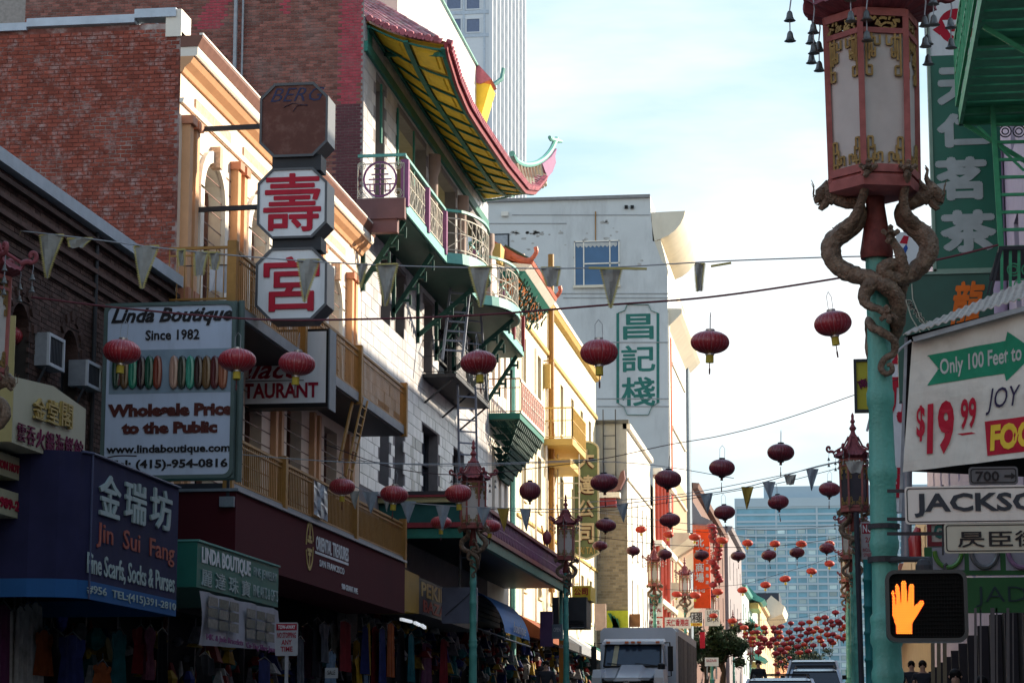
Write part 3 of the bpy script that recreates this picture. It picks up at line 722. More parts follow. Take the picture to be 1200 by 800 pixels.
# upper white storey set back above the eaves, with its own little roof
WARP[0] = False
mb = B(); mb.box(-14, 64.5, 20.5, -12.15, 80.2, 25.0); mb.build('upper_wall', white_wall, b3)
mb = B(); mb.prism([(-13.6,80.6,24.9),(-12.0,80.6,24.35),(-11.6,80.6,24.5),(-12.2,80.6,25.2),(-13.6,80.6,26.0)], (0,-1.3,0)); mb.build('upper_roof', roof_edge, b3)
mb = B(); mb.prism([(-12.15,80.55,22.6),(-11.75,80.55,24.0),(-11.65,80.55,24.33),(-12.15,80.55,24.45)], (0,-1.2,0)); mb.build('upper_soffit', soffit_y, b3)
mb = B(); mb.tube([(-13.0,79.6,25.6),(-13.0,79.6,26.2)], .3, 6); mb.build('upper_ridge_cap', teal, b3)
mb = B(); mb.tube([(-11.7,80.4,24.6),(-11.45,80.7,24.9),(-11.4,80.8,25.3)], .08, 6); mb.build('upper_ridge_horn', teal, b3)
mb = B(); mb.bar((-12.1,64.5,25.02),(-12.1,80.2,25.02),.06); mb.build('parapet_line', teal, b3)
WARP[0] = True
# --- big ornamental balcony
bal = B()
def edgeX(y):
    x = -10.8
    for c in (67.6, 73.7):
        if abs(y-c) < 2.1: x += .85*math.sqrt(max(0, 1-((y-c)/2.1)**2))
    return x
yy = [59.5+21.5*i/86 for i in range(87)]
for a, b in zip(yy, yy[1:]):
    bal.hexa([(-12,a,14.75),(edgeX(a),a,14.75),(edgeX(b),b,14.75),(-12,b,14.75),(-12,a,15.0),(edgeX(a),a,15.0),(edgeX(b),b,15.0),(-12,b,15.0)])
bl = bal.build('balcony', green_dk, b3); bl['label'] = 'long green ornamental balcony with two rounded bays'
mb = B(); mb.box(-12, 59.3, 14.62, -10.75, 59.52, 15.12); mb.box(-12, 59.36, 14.3, -10.95, 59.6, 14.62); mb.build('end_slab', mat('balcony_mauve', (.17,.085,.085), .6), bl)
tr = B(); rl = B(); lat = B(); br = B()
for a, b in zip(yy, yy[1:]):
    xa, xb = edgeX(a), edgeX(b)
    tr.hexa([(xa,a,14.78),(xa+.07,a,14.78),(xb+.07,b,14.78),(xb,b,14.78),(xa,a,15.06),(xa+.05,a,15.06),(xb+.05,b,15.06),(xb,b,15.06)])
    rl.bar((xa,a,16.2),(xb,b,16.2),.07); lat.bar((xa,a,16.0),(xb,b,16.0),.03); lat.bar((xa,a,15.15),(xb,b,15.15),.03); lat.bar((xa,a,15.6),(xb,b,15.6),.02)
    lat.bar((xa,a,15.12),(xa,a,16.0),.025)
for i in range(0, len(yy)-2, 2):
    a, b = yy[i], yy[i+2]; xa, xb = edgeX(a), edgeX(b); lat.bar((xa,a,15.15),(xb,b,15.6),.02); lat.bar((xa,a,16.0),(xb,b,15.6),.02)
tr.build('edge_trim', teal_lt, bl); tag(rl.build('handrail', teal, bl), kind=None); tag(lat.build('lattice', mat('lattice_cream', (.50,.46,.38), .6, v=.3, s=9), bl), kind='stuff')
for y in (59.55, 62.5, 65.2, 70.3, 71.4, 76.2, 78.6, 80.9):
    x = edgeX(y); B().box(x-.09, y-.08, 14.95, x+.11, y+.1, 16.1).build('baluster_post', purple if y < 77 else maroon, bl)
# end panel with the long-life emblem
E3 = PL('Y', 59.45); ep = B(); ca, cb, cr = -11.42, 15.62, .42
ep.bar(E3.pt(-12,16.2), E3.pt(-10.75,16.2), .07); ep.build('end_handrail', teal, bl)
ep = B()
for k in range(24):
    t0, t1 = 2*math.pi*k/24, 2*math.pi*(k+1)/24; ep.bar(E3.pt(ca+cr*math.cos(t0),cb+cr*math.sin(t0)), E3.pt(ca+cr*math.cos(t1),cb+cr*math.sin(t1)), .045)
for q in ((0,.38,0,-.38),(-.16,.26,.16,.26),(-.22,.12,.22,.12),(-.3,0,.3,0),(-.38,-.12,.38,-.12),(-.14,-.12,-.14,-.33),(.14,-.12,.14,-.33),(-.26,-.14,-.26,-.28),(.26,-.14,.26,-.28),(-.26,-.28,-.14,-.28),(.26,-.28,.14,-.28)):
    ep.bar(E3.pt(ca+q[0],cb+q[1]), E3.pt(ca+q[2],cb+q[3]), .028)
ep.build('emblem', purple, bl)
ep = B()
for b in (15.15, 16.0): ep.bar(E3.pt(-12,b), E3.pt(-10.8,b), .025)
for k in range(7):
    a = -12+k*.2
    if not (-11.86 < a < -10.98): ep.bar(E3.pt(a,15.15), E3.pt(a,16.0), .02)
for sx, sy in ((-1,1),(1,1),(-1,-1),(1,-1)):
    for rr in (.1, .06):
        for k in range(8):
            t0, t1 = math.pi*2*k/8, math.pi*2*(k+1)/8; c0, c1 = ca+sx*.48, cb+sy*.34; ep.bar(E3.pt(c0+rr*math.cos(t0),c1+rr*math.sin(t0)), E3.pt(c0+rr*math.cos(t1),c1+rr*math.sin(t1)), .016)
ep.build('scrollwork', mat('scroll_cream', (.5,.46,.38), .6), bl)
for y in (60.0, 64.0, 67.6, 70.6, 73.7, 77.2, 80.4):
    q = B(); ex = edgeX(y)-.1
    q.bar((-11.95,y,13.2), (ex,y,14.7), .1, .12); q.bar((-11.95,y,13.0), (-11.95,y,14.7), .1)
    for k in range(4):
        t = .2+.2*k; px, pz = -11.95+(ex+11.95)*t, 13.2+1.5*t; q.bar((px,y,pz), (px+.25,y,pz), .07); q.bar((px+.25,y,pz-.12), (px+.25,y,pz+.15), .06)
    q.build('bracket', green_dk, b3)
# black fire escape
fe = thing('fire_escape', 'dark iron fire escape with ladders on the white tiled wall below the green balcony', 'fire escape', (-11.5, 71, 12.3))
B().box(-12, 68.6, 12.2, -11.0, 75.0, 12.3).build('platform', dark_grey, fe)
r_ = B(); railing(r_, (-11.03,68.65,12.3), (-11.03,75,12.3), .95, .2, .015, .035, .45); railing(r_, (-12,68.65,12.3), (-11.03,68.65,12.3), .95, .2, .015, .035, .45); tag(r_.build('railing', dark_grey, fe), kind='stuff')
for p, q in (((-11.25,74.4,12.4),(-11.25,73.0,14.9)), ((-10.95,70.2,12.2),(-10.95,70.9,6.9))):
    r_ = B(); ladder(r_, p, q, .6, (.8,.6,0), .32, .06); r_.build('ladder', mat('grey_iron', (.22,.24,.29), .5), fe)
WARP[0] = False; r_ = B(); ladder(r_, PX(530,422,-11.0), PX(541,322,-10.95), .62, (.85,.5,0), .32, .07); r_.build('ladder', mat('grey_iron', ()), fe); WARP[0] = True
r_ = B()
for y in (68.8, 71.8, 74.8): r_.bar((-11.97,y,11.5), (-11.1,y,12.2), .05)
r_.build('brace', dark_grey, fe)
# --- green lower canopy
cn = thing('pagoda_canopy', 'dark green and maroon pavement canopy with purple lattice frieze under the tiled wall', 'canopy', (-11, 72, 7))
Cx = PL('X', -9.6)
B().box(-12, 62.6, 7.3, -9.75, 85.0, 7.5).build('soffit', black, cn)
mb = B(); mb.box(-12, 62.45, 7.05, -9.6, 62.6, 7.3); mb.pb(Cx, 62.45, 7.05, 85, 7.32, -.15, 0); mb.build('lower_fascia', green_beam, cn)
mb = B(); mb.box(-12, 62.38, 7.32, -9.52, 62.6, 7.45); mb.pb(Cx, 62.38, 7.33, 85, 7.46, -.1, .08); mb.build('maroon_band', maroon, cn)
mb = B(); mb.box(-12, 62.5, 7.46, -9.68, 62.62, 7.95); mb.build('end_panel', mat('canopy_teal_panel', (.02,.10,.095), .5), cn)
mb = B(); mb.box(-12, 62.36, 7.97, -9.55, 62.64, 8.1); mb.build('cream_cap', mat('canopy_cream', (.42,.38,.2), .6), cn)
mb = B(); mb.box(-12, 62.3, 8.1, -9.5, 62.7, 8.16); mb.pb(Cx, 62.3, 8.06, 85, 8.16, -.12, .05); mb.build('roof_edge', maroon, cn)
fz = B()
for k in range(72):
    y = 62.6+k*.31
    fz.bar(Cx.pt(y,7.48,-.03), Cx.pt(y+.3,8.04,-.03), .035); fz.bar(Cx.pt(y+.3,7.48,-.03), Cx.pt(y,8.04,-.03), .035); fz.bar(Cx.pt(y,7.47,-.03), Cx.pt(y,8.05,-.03), .04)
fz.bar(Cx.pt(62.5,7.76,-.03), Cx.pt(85,7.76,-.03), .04)
tag(fz.build('lattice', purple, cn), kind='stuff')
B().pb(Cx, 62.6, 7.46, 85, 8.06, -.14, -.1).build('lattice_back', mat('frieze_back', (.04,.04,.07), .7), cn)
for y in (84.6,): B().lathe((-9.9, y, ground_z(y)+.1), [(.1,0),(.08,.4),(.07,4.6),(.11,4.75)], 10).build('support_post', teal, cn)
mb = B(); mb.box(-12, 62.7, 8.16, -10.2, 85, 8.3); mb.build('roof_deck', dark_grey, cn)

# ================================================================== LEFT: narrow cream building, yellow building and beyond
b4 = thing('narrow_building', 'narrow bright cream building with a green downpipe and a lacy balcony beside the tiled one', 'building', (-12, 84.6, 3))
ops4 = [(82.0,82.7,14,17.2),(83.4,84.1,14,17.2),(84.8,85.5,14,17.2),(82.0,82.7,9.2,12.0),(83.6,84.3,9.2,12.0),(85.0,85.7,9.2,12.0)]
wall(XL, 81.0, 88.2, 6.4, 18.35, ops4, b4, cream_lt, .25, 'front_wall')
for o in ops4: window(XL, *o, b4, peach, glassm, .2, .06, 0, 1)
wall(PL('Y', 81.0), -20, -12.0, 18, 18.35, [], b4, cream_lt, name='side_wall')
B().box(-20, 81.1, 0, -12.4, 88.1, 18.3).build('core', dark_in, b4)
mb = B(); mb.tube([(-11.9,86.6,5),(-11.9,86.6,17.5)], .1, 8); mb.build('downpipe', teal_lt, b4)
mb = B(); mb.box(-13, 83.0, 18.3, -11.85, 86.0, 18.95); mb.build('parapet_box', mustard, b4)
lb = thing('lace_balcony', 'sunlit wrought iron balcony with red panels and a green latticed underside', 'balcony', (-11.4, 84.5, 12.8))
B().box(-12, 81.2, 12.75, -10.9, 87.8, 12.95).build('slab', green_beam, lb)
q = B(); railing(q, (-12,81.25,12.95), (-10.9,81.25,12.95), 1.15, .14, .018, .04, .3); q.build('end_railing', mat('rail_rust', (.30,.16,.12), .6), lb)
q = B(); q.box(-10.92, 81.3, 14.0, -10.86, 87.8, 14.1); q.box(-10.92, 81.3, 12.95, -10.86, 87.8, 13.05); q.build('rails', cream_lt, lb)
for k in range(12):
    y = 81.6+k*.52; q = B(); q.box(-10.915, y, 13.05, -10.88, y+.34, 14.0); q.build('panel', mat('faded_red_panel', (.55,.25,.2), .6), lb)
    q = B(); q.bar((-10.87,y+.05,13.5),(-10.87,y+.29,13.5),.04); q.bar((-10.87,y+.17,13.15),(-10.87,y+.17,13.9),.04); q.bar((-10.87,y+.09,13.3),(-10.87,y+.25,13.3),.03); q.bar((-10.87,y+.09,13.7),(-10.87,y+.25,13.7),.03); q.build('motif', cream_lt, lb)
q = B(); random.seed(3)
for i in range(9):
    for j in range(16):
        t = i/9; y = 81.3+j*.41; z = 12.7-t*1.7; x = -10.95-t*1.0; sy = 1-.75*t; yc = 84.5+(y-84.5)*sy
        a = V((x,yc,z)); q.bar(a, a+V((-.1,.18,-.2)), .045); q.bar(a, a+V((-.05,-.18,-.2)), .045); q.bar(a+V((0,.1,.05)), a+V((-.25,.1,-.05)), .035)
        a = V((-12+(1.05-t)*.8*random.random()*1.0,81.3+t*2.2,z)); q.bar(a, a+V((.15,.1,-.18)), .04)
tag(q.build('lattice_bracket', green_dk, lb), kind='stuff')
b5 = thing('yellow_building', 'butter yellow sunlit building with tall narrow windows and a small pagoda roof at its corner', 'building', (-12, 102, 4))
ops5 = []
for y in (90.4, 95.0, 98.9, 102.7, 106.8, 110.6, 114.2):
    for z0, z1 in ((14.9,17.0),(11.0,13.1),(7.6,9.6)): ops5.append((y-.55, y+.55, z0, z1))
wall(XL, 88.2, 117.0, 6.6, 19.35, ops5, b5, yellow_wall, .3, 'front_wall')
for o in ops5: window(XL, *o, b5, mat('ochre_frame', (.38,.24,.08), .6), glassm, .22, .08, 0, 1, sill=yellow_wall)
B().box(-22, 88.3, 0, -12.4, 116.9, 19.2).build('core', dark_in, b5)
wall(PL('Y', 88.2), -22, -12.0, 3, 19.3, [], b5, yellow_wall, name='side_wall')
mb = B(); moulding(mb, XL, 88.2, 117.05, [(0,19.2),(.2,19.25),(.28,19.42),(0,19.45)]); mb.build('cornice', mustard, b5)
mb = B(); mb.pb(XL, 88.2, 19.45, 117.0, 19.62, -.3, .3); mb.build('coping', cream_lt, b5)
mb = B(); mb.pb(XL, 88.2, 17.45, 117, 17.6, 0, .1); mb.pb(XL, 88.2, 10.2, 117, 10.3, 0, .08); mb.build('string_course', mustard, b5)
mb = B(); mb.tube([(-11.85,97.7,8),(-11.85,97.7,21.5)], .13, 8); mb.build('downpipe', ochre, b5)
mb = B()
for y in (89.2, 93, 96.4): mb.tube([(-11.9,y,6),(-11.9,y,17)], .05, 6)
mb.build('small_pipe', cream_lt, b5)
# corner pagoda roof with cut-work brackets
WARP[0] = False
pr = thing('corner_pagoda_roof', 'small coral and green pagoda roof with horned ends and cut-work brackets, over the lacy balcony', 'pagoda roof', (-11.5, 88, 18.5))
mb = B(); mb.prism([(-12.6,84.4,19.5),(-11.2,84.4,18.98),(-10.85,84.4,18.98),(-10.8,84.4,19.1),(-11.4,84.4,19.35),(-12.6,84.4,20.1)], (0,7.4,0)); mb.build('tile_bed', coral, pr)
mb = B(); mb.prism([(-12.5,84.35,18.75),(-11.1,84.35,18.72),(-10.88,84.35,18.95),(-12.5,84.35,19.15)], (0,7.5,0)); mb.build('fascia', cream_lt, pr)
mb = B(); mb.prism([(-12.5,84.3,18.45),(-11.3,84.3,18.5),(-11.1,84.3,18.7),(-12.5,84.3,18.73)], (0,7.6,0)); mb.build('soffit', green_beam, pr)
mb = B(); mb.prism([(-12.4,84.25,18.2),(-11.5,84.25,18.25),(-11.35,84.25,18.43),(-12.4,84.25,18.44)], (0,7.6,0)); mb.build('red_beam', mat('soffit_orange', (.5,.16,.05), .6), pr)
for y in (84.4, 91.9):
    mb = B(); mb.tube([V(p) for p in spline([(-11.6,y,19.3),(-11.2,y,19.12),(-10.9,y,19.15),(-10.7,y,19.4),(-10.72,y,19.6)], 4)], [.1]*8+[.08]*9, 8); mb.build('roof_horn', coral, pr)
for k in range(18): mm = B(); y = 84.7+k*.4; mm.tube([(-10.84,y,19.14),(-11.9,y,19.75)], .05, 6); mm.build('roof_tile', mat('green_roof_tile', (.05,.09,.05), .5), pr)
q = B(); random.seed(5)
for k in range(420):
    y = 84.5+random.random()*6.8; t = random.random(); s_ = random.random()
    if t > 1.05-(y-84.5)/9: continue
    z = 18.4-t*1.7; x = -11.1-t*.8-.25*s_; a = random.random()*6.28; q.bar((x,y,z), (x+.06*math.cos(a),y+.13*math.sin(a),z+.15*math.cos(a)), .045)
tag(q.build('cutwork_bracket', green_dk, pr), kind='stuff')
WARP[0] = True
yf = thing('yellow_fire_escape', 'mustard fire escape platform with ladder on the sunlit yellow facade', 'fire escape', (-11.4, 98, 13.9))
B().box(-12, 96.3, 13.75, -10.8, 101.2, 14.0).build('platform', mustard, yf); B().box(-12, 97.2, 13.0, -11.0, 100.8, 13.3).build('lower_beam', mustard, yf)
q = B(); railing(q, (-12,96.3,14), (-10.8,96.3,14), 1.2, .25, .03, .05, .5); railing(q, (-10.8,96.3,14), (-10.8,101.2,14), 1.2, .25, .03, .05, .5); tag(q.build('railing', mustard, yf), kind='stuff')
q = B(); ladder(q, (-11.2,98.2,7.2), (-11.2,98.2,13.6), .9, (1,0,0), .55, .05); q.build('ladder', mat('ladder_cream', (.6,.55,.45), .6), yf)
q = B(); q.bar((-11.6,92.5,10.2), (-11.6,97.2,6.8), .06); q.bar((-11.0,92.5,11), (-11.0,98.0,7.2), .05); q.build('stair_rail', ochre, yf)
WARP[0] = False
ysn = thing('blank_yellow_sign', 'small blank yellow box sign hung from the pipe of the yellow building', 'sign', P(640,441,97))
pl = PL('Y', 97.0); a0,b0,a1,b1_ = pl.rect(631.5,427,645,455); B().pb(pl,a0,b0,a1,b1_,-.12,.12).build('box', mustard, ysn)
q = B(); q.bar(pl.pt(a0-.1,b1_+.15,0), pl.pt(a1+.15,b1_+.15,0), .05); q.bar(pl.pt(a0,b1_+.3,0), pl.pt(a0,b0-.1,.13), .04); q.build('hanger', ochre, ysn)

# 大達公司 sign
gs = thing('vertical_company_sign', 'tall sage green vertical sign with a rounded top and gold Chinese characters', 'sign', (-11, 104, 9.4))
G_ = PL('Y', 104.0); a0,b0,a1,b1_ = G_.rect(672.5,518,701.5,655); mb = B()
r_ = (a1-a0)/2; out = [(a0,b0+.25),(a0+.3,b0+.08),(a0+r_,b0),(a1-.3,b0+.08),(a1,b0+.25),(a1,b1_-r_*.55)]
for k in range(1, 8): t = math.pi*k/8; out.append((a0+r_+r_*math.cos(t), b1_-r_*.55+r_*.55*math.sin(t)))
out.append((a0,b1_-r_*.55))
mb.prism([G_.pt(a,b,.12) for a, b in out], (0,.35,0)); mb.build('board', green_sage, gs)
mb = B()
for i in range(len(out)): mb.bar(G_.pt(*out[i],.12), G_.pt(*out[(i+1)%len(out)],.12), .08)
mb.build('edge', mat('sage_edge', (.5,.45,.3), .6), gs)
for ch, (v0, v1) in zip('大達公司', ((527,549),(557,579),(586,606),(613,636))):
    textp(ch, G_, 678, v0, 697, v1, .12, mat('letter_cream_gold', (.55,.45,.28), .6), gs, bold=.03, depth=.06)
    a0,b0,a1,b1_ = G_.rect(677, v0+1.2, 696, v1+1.2); text(ch, G_, a0,b0,a1,b1_, .125, letter_brn, gs, bold=.04, depth=.02, name='letter_shadow')
textp('TAI TAT', G_, 676, 641, 699, 649, .12, letter_gold, gs, bold=.01, depth=.05)

# grey-white small building beyond
WARP[0] = True
b6 = thing('party_wall_building', 'building with a grey blank end wall, an iron roof ladder and a white sunlit front', 'building', (-11, 124, 5))
W6 = PL('Y', 117.0); X6 = PL('X', -10.45)
wall(W6, -16, -10.45, 13.1, 17.25, [], b6, grey_wall, name='end_wall')
wall(W6, -16, -10.45, 4, 13.1, [], b6, mortar_grey, name='lower_end_wall')
bricks(W6, -12.1, -10.47, 6.6, 13.1, .3, .13, b6, brick_tan, 300, name='brick', gap=.02)
ops6 = [(y-.28, y+.28, z0, z1) for y in (119.5, 122.6, 125.6, 128.4) for z0, z1 in ((11.2,14.0),(7.0,10.0))]
wall(X6, 117.0, 131.0, 4, 17.0, ops6, b6, white_wall, .3, 'front_wall')
for o in ops6: window(X6, *o, b6, ochre, glassm, .2, .06, 0, 1, sill=cream_lt)
B().box(-16, 117.1, 0, -10.8, 130.9, 16.8).build('core', dark_in, b6)
mb = B(); mb.box(-16, 116.9, 17.25, -10.35, 117.3, 17.42); mb.build('end_coping', mat('stained_coping', (.12,.12,.11), .8), b6)
mb = B(); mb.pb(X6, 117, 17.0, 131, 17.25, -.2, .18); mb.pb(X6, 117, 14.6, 131, 14.7, 0, .1); mb.build('cornice', cream_lt, b6)
mb = B(); ladder(mb, W6.pt(-11.3,13.6,.2), W6.pt(-11.3,17.9,.2), .62, (1,0,0), .55, .05); mb.build('roof_ladder', dark_grey, b6)
mb = B(); mb.prism([W6.pt(-12.2,14.0,0), W6.pt(-11.2,13.95,0), W6.pt(-10.75,14.1,0), W6.pt(-10.5,14.6,0), W6.pt(-10.55,15.0,0), W6.pt(-10.7,14.9,0), W6.pt(-10.85,14.5,0), W6.pt(-11.3,14.4,0), W6.pt(-11.8,14.8,0), W6.pt(-12.2,15.4,0)], (0,-.7,0)); mb.build('pagoda_eave', mat('eave_brown', (.18,.09,.09), .6), b6)
mb = B(); mb.box(-12.3,116.2,13.7,-10.75,116.95,13.95); mb.build('eave_cream', cream_lt, b6)
mb = B(); mb.box(-12.3,116.3,13.3,-10.95,116.95,13.68); mb.build('eave_red', maroon, b6)
# cream building with shallow canopies
b7 = thing('cream_building', 'cream stucco building with ochre windows and red pipes, before the tall grey one', 'building', (-10.5, 137, 5.5))
X7 = PL('X', -10.3)
ops7 = [(y-.5, y+.5, z0, z1) for y in (132.7, 135.2, 137.7, 140.2) for z0, z1 in ((7.2,9.0),(10.2,12.2),(13.2,15.0))]
wall(X7, 131, 143, 4, 16.4, ops7, b7, stucco_cream, .3, 'front_wall')
for o in ops7: window(X7, *o, b7, mustard, glassm, .2, .1, 0, 1)
B().box(-16, 131.1, 0, -10.65, 142.9, 16.2).build('core', dark_in, b7)
mb = B()
for y in (131.4, 134.0, 136.5, 139, 141.5): B().tube([(-10.1,y,6),(-10.1,y,16.6)], .13, 6).build('red_pipe', mat('red_trim', (.45,.06,.04), .5), b7)
mb = B()
for z in (16.4, 12.6, 9.5): moulding(mb, X7, 131, 143, [(0,z),(.45,z+.1),(.5,z+.35),(0,z+.35)])
mb.build('cornice', cream_lt, b7)
# tall grey building
WARP[0] = False
b8 = thing('tall_grey_building', 'tall pale blue grey building with a painted green Chinese sign and a big rolled cornice', 'building', (-12, 153, 5.5))
W8 = PL('Y', 143.5)
def w8(u, v, d=0): p = P(u, v, 143.5); return V((p.x, p.y-d, p.z))
pts = [w8(560,236), w8(762,230), w8(763,258), w8(767,283), w8(775,305), w8(782,314), w8(786,900), w8(560,900)]
t = B(); t.prism(pts, (0,19.5,0)); t.build('body', stucco, b8)
t = B()
for v, u0, u1 in ((252,600,762),(262,570,664),(344,600,783),(349,660,783),(401,700,783),(467,700,784),(476,700,784)): a = w8(u0,v,.01); b = w8(u1,v,.01); t.bar(a,b,.05)
t.build('board_line', mat('stucco_line', (.30,.31,.32), .8), b8)
t = B(); random.seed(9)
for (u, v, w_, h_, n) in ((620,273,40,5,26),(680,290,30,30,10),(760,310,20,20,8),(620,300,40,30,8),(720,268,40,20,6)):
    for k in range(n):
        uu, vv = u+random.gauss(0,w_/2.5), v+random.gauss(0,h_/2.5)
        if not (574 < uu < 756 and 240 < vv < 340): continue
        s_ = .03+random.random()*.07; c_ = w8(uu,vv,.006); n_ = 7; ring = [c_+V((s_*(1+random.random()*1.6)*math.cos(6.283*i/n_),0,s_*math.sin(6.283*i/n_)*(.5+random.random()))) for i in range(n_)]
        t.add(ring, [tuple(range(n_))])
t.build('peeled_patch', stucco_mark, b8)
t = B(); t.prism([w8(763,249), w8(803,247), w8(801,255), w8(797,263), w8(791,270), w8(783,276), w8(774,280), w8(765,283)], (0,13,0)); t.build('rolled_cornice', stucco_cream, b8, True)
t = B(); t.prism([w8(765,283,-.05), w8(774,280.5,-.05), w8(779,300,-.05), w8(783,318,-.05), w8(781,330,-.05), w8(773,306,-.05)], (0,13,0)); t.build('cornice_cove', stucco_cream, b8)
t = B(); t.bar(w8(560,236,.05), w8(762,230,.05), .25, .2); t.build('coping', mat('coping_dark', (.25,.25,.25), .8), b8)
a0,b0,a1,b1_ = W8.rect(673,283,726,336)
t = B()
for q in ((a0,b0,a1,b0+.07),(a0,b1_-.07,a1,b1_),(a0,b0,a0+.06,b1_),(a1-.06,b0,a1,b1_),(a0+.55,b0,a0+.62,b1_),(a1-.62,b0,a1-.55,b1_),(a0+.6,b0+.8+(b1_-b0)*.2,a1,b0+.88+(b1_-b0)*.2)): t.pb(W8, *q, .0, .09)
w_ = t.build('window', cream_lt, b8); t = B(); t.quad(*[W8.pt(x,y,.03) for x,y in ((a0,b0),(a1,b0),(a1,b1_),(a0,b1_))]); t.build('pane', glass_sky, w_)
n_ = 10; t = B()
for k in range(n_): x0_ = a0+.12+(a1-a0-.24)*k/n_; x1_ = a0+.12+(a1-a0-.24)*(k+1)/n_; t.add([W8.pt(x0_,b1_-.12,.05), W8.pt(x0_,b1_-.3,.05), W8.pt((x0_+x1_)/2,b1_-.42,.05), W8.pt(x1_,b1_-.3,.05), W8.pt(x1_,b1_-.12,.05)], [(0,1,2,3,4)])
t.build('lace_curtain', curtain, w_)
a0,b0,a1,b1_ = W8.rect(579,276,595,291); t = B(); t.pb(W8,a0-.1,b0-.1,a1+.1,b1_+.1,0,.05); w_ = t.build('window', dark_grey, b8); B().pb(W8,a0,b0,a1,b1_,.05,.08).build('pane', steel, w_)
t = B(); t.bar(w8(698,248,.05), w8(698,283,.05), .06); t.build('vent_pipe', ochre, b8)
t = B(); a0,b0,a1,b1_ = W8.rect(588,249,596,254); t.pb(W8,a0,b0,a1,b1_,0,.25); t.build('wall_light', sign_warm, b8)
t = B(); t.pb(W8,*W8.rect(672,335,727,338),0,.2); t.build('sill', stucco_cream, b8)
for u_ in (734, 741): q_ = w8(u_,243); B().box(q_.x-.1,143.35,q_.z-.1,q_.x+.1,143.49,q_.z+.1).build('vent_hole', black, b8)
# painted sign
t = B(); fr = [(735,357),(760,357),(763,364),(771,367),(771,472),(764,476),(760,486),(735,486),(731,476),(724,472),(724,367),(732,364)]
for i in range(len(fr)): t.bar(w8(*fr[i],.01), w8(*fr[(i+1)%len(fr)],.01), .17, .02)
t.build('painted_border', letter_green, b8)
for ch, (v0, v1, u0, u1) in zip('昌記棧', ((368,398,730,766),(405,436,728,768),(442,476,728,768))): textp(ch, W8, u0, v0, u1, v1, .004, letter_green, b8, bold=.018, depth=.01)
# street front beyond the corner
t = B(); t.box(-10.9,143.6,6,-10.05,144.4,27.9); t.build('corner_pilaster', cream_lt, b8)
t = B(); t.box(-10.4,144.4,15.8,-10.0,145.2,26.5); t.build('red_downpipe', red_sign, b8)
t = B(); t.box(-11,145.2,5,-10.15,160.5,30.2); t.build('front_bay', tan_wall, b8)
for k in range(5): B().pb(PL('X', -10.15), 146.6, 9.2+k*4, 158.8, 9.35+k*4, 0, .12).build('floor_band', stucco_cream, b8)
t = B(); t.box(-11,160.5,5,-9.95,162.8,30.0); t.build('far_pilaster', mat('blue_slate', (.2,.25,.3), .6), b8)
for z, d in ((27.9,.9),(14.2,1.2),(11.2,.9)):
    t = B(); moulding(t, PL('X', -10.15), 143.7, 163, [(0,z-.9),(d*.8,z-.2),(d,z),(d,z+.25),(0,z+.3)]); t.build('balcony_cornice', stucco_cream, b8)
t = B(); t.box(-11, 155, 30.2, -10.3, 163, 31.5); t.build('roof_plants_box', tan_wall, b8)
t = B(); random.seed(4)
for k in range(160): c_ = V((-10.4+random.gauss(0,.25), random.uniform(148,162), 28.3+abs(random.gauss(0,.4)))); a_ = V((random.gauss(0,.2),random.gauss(0,.2),random.gauss(0,.2))); t.add([c_, c_+a_, c_+V((.1,.1,.12))], [(0,1,2)])
tag(t.build('rooftop_plants', leaf, b8), kind='stuff')

# beyond: brown building with orange roof, then teal, then tan
def far_building(name, label, X, y0, y1, ztop, m, wm, rows, cols, cat='building', z0=5.5, ww=.9, trim=None, depth=8):
    o = thing(name, label, cat, (X, (y0+y1)/2, z0)); pl = PL('X', X); ops = []
    for r in range(rows):
        zb = z0+3.6+(ztop-z0-4.2)*r/rows
        for c in range(cols):
            yc = y0+(y1-y0)*(c+.5)/cols; ops.append((yc-ww/2, yc+ww/2, zb, zb+min(2.0,(ztop-z0-4.2)/rows*.62)))
    wall(pl, y0, y1, z0-1, ztop, ops, o, m, .3, 'front_wall')
    wall(PL('Y', y0), X-depth, X, z0-1, ztop, [], o, m, name='side_wall')
    for q in ops: window(pl, *q, o, wm, glassm, .2, .08, 0, 1)
    B().box(X-depth, y0+.05, 0, X-.4, y1-.05, ztop-.2).build('core', dark_in, o)
    t = B(); moulding(t, pl, y0, y1, [(0,ztop-.4),(.35,ztop-.3),(.45,ztop),(-.2,ztop+.05)]); t.build('cornice', trim or m, o)
    return o
WARP[0] = True
b9 = far_building('brown_building', 'brown brick building with a small orange pagoda roof, behind the scarlet vertical sign', -10.2, 163, 205, 19.5, mat('brown_wall', (.20,.12,.10), .8, v=.15), dark_grey, 3, 6)
t = B(); t.prism([(-12.5,162.6,17.2),(-9.3,162.6,16.7),(-8.9,162.6,17.0),(-9.6,162.6,17.3),(-10.4,162.6,18.6),(-12.5,162.6,19.2)], (0,10,0)); t.build('pagoda_roof', mat('slate_tiles', (.17,.17,.2), .6), b9)
t = B(); t.prism([(-12,162.4,16.4),(-9.6,162.4,16.3),(-9.0,162.4,16.7),(-12,162.4,16.9)], (0,10,0)); t.build('orange_eave', coral, b9)
t = B(); t.prism([(-12,162.3,15.9),(-9.8,162.3,15.9),(-9.5,162.3,16.3),(-12,162.3,16.4)], (0,10,0)); t.build('green_eave', green_beam, b9)
t = B(); random.seed(8)
for k in range(140): y = 163+random.random()*9; x = -10.1+random.random()*.8; z = 15.9-random.random()*1.3; a = random.random()*6; t.bar((x,y,z),(x+.2*math.cos(a),y,z+.25*math.sin(a)),.07)
tag(t.build('eave_ornament', coral, b9), kind='stuff')
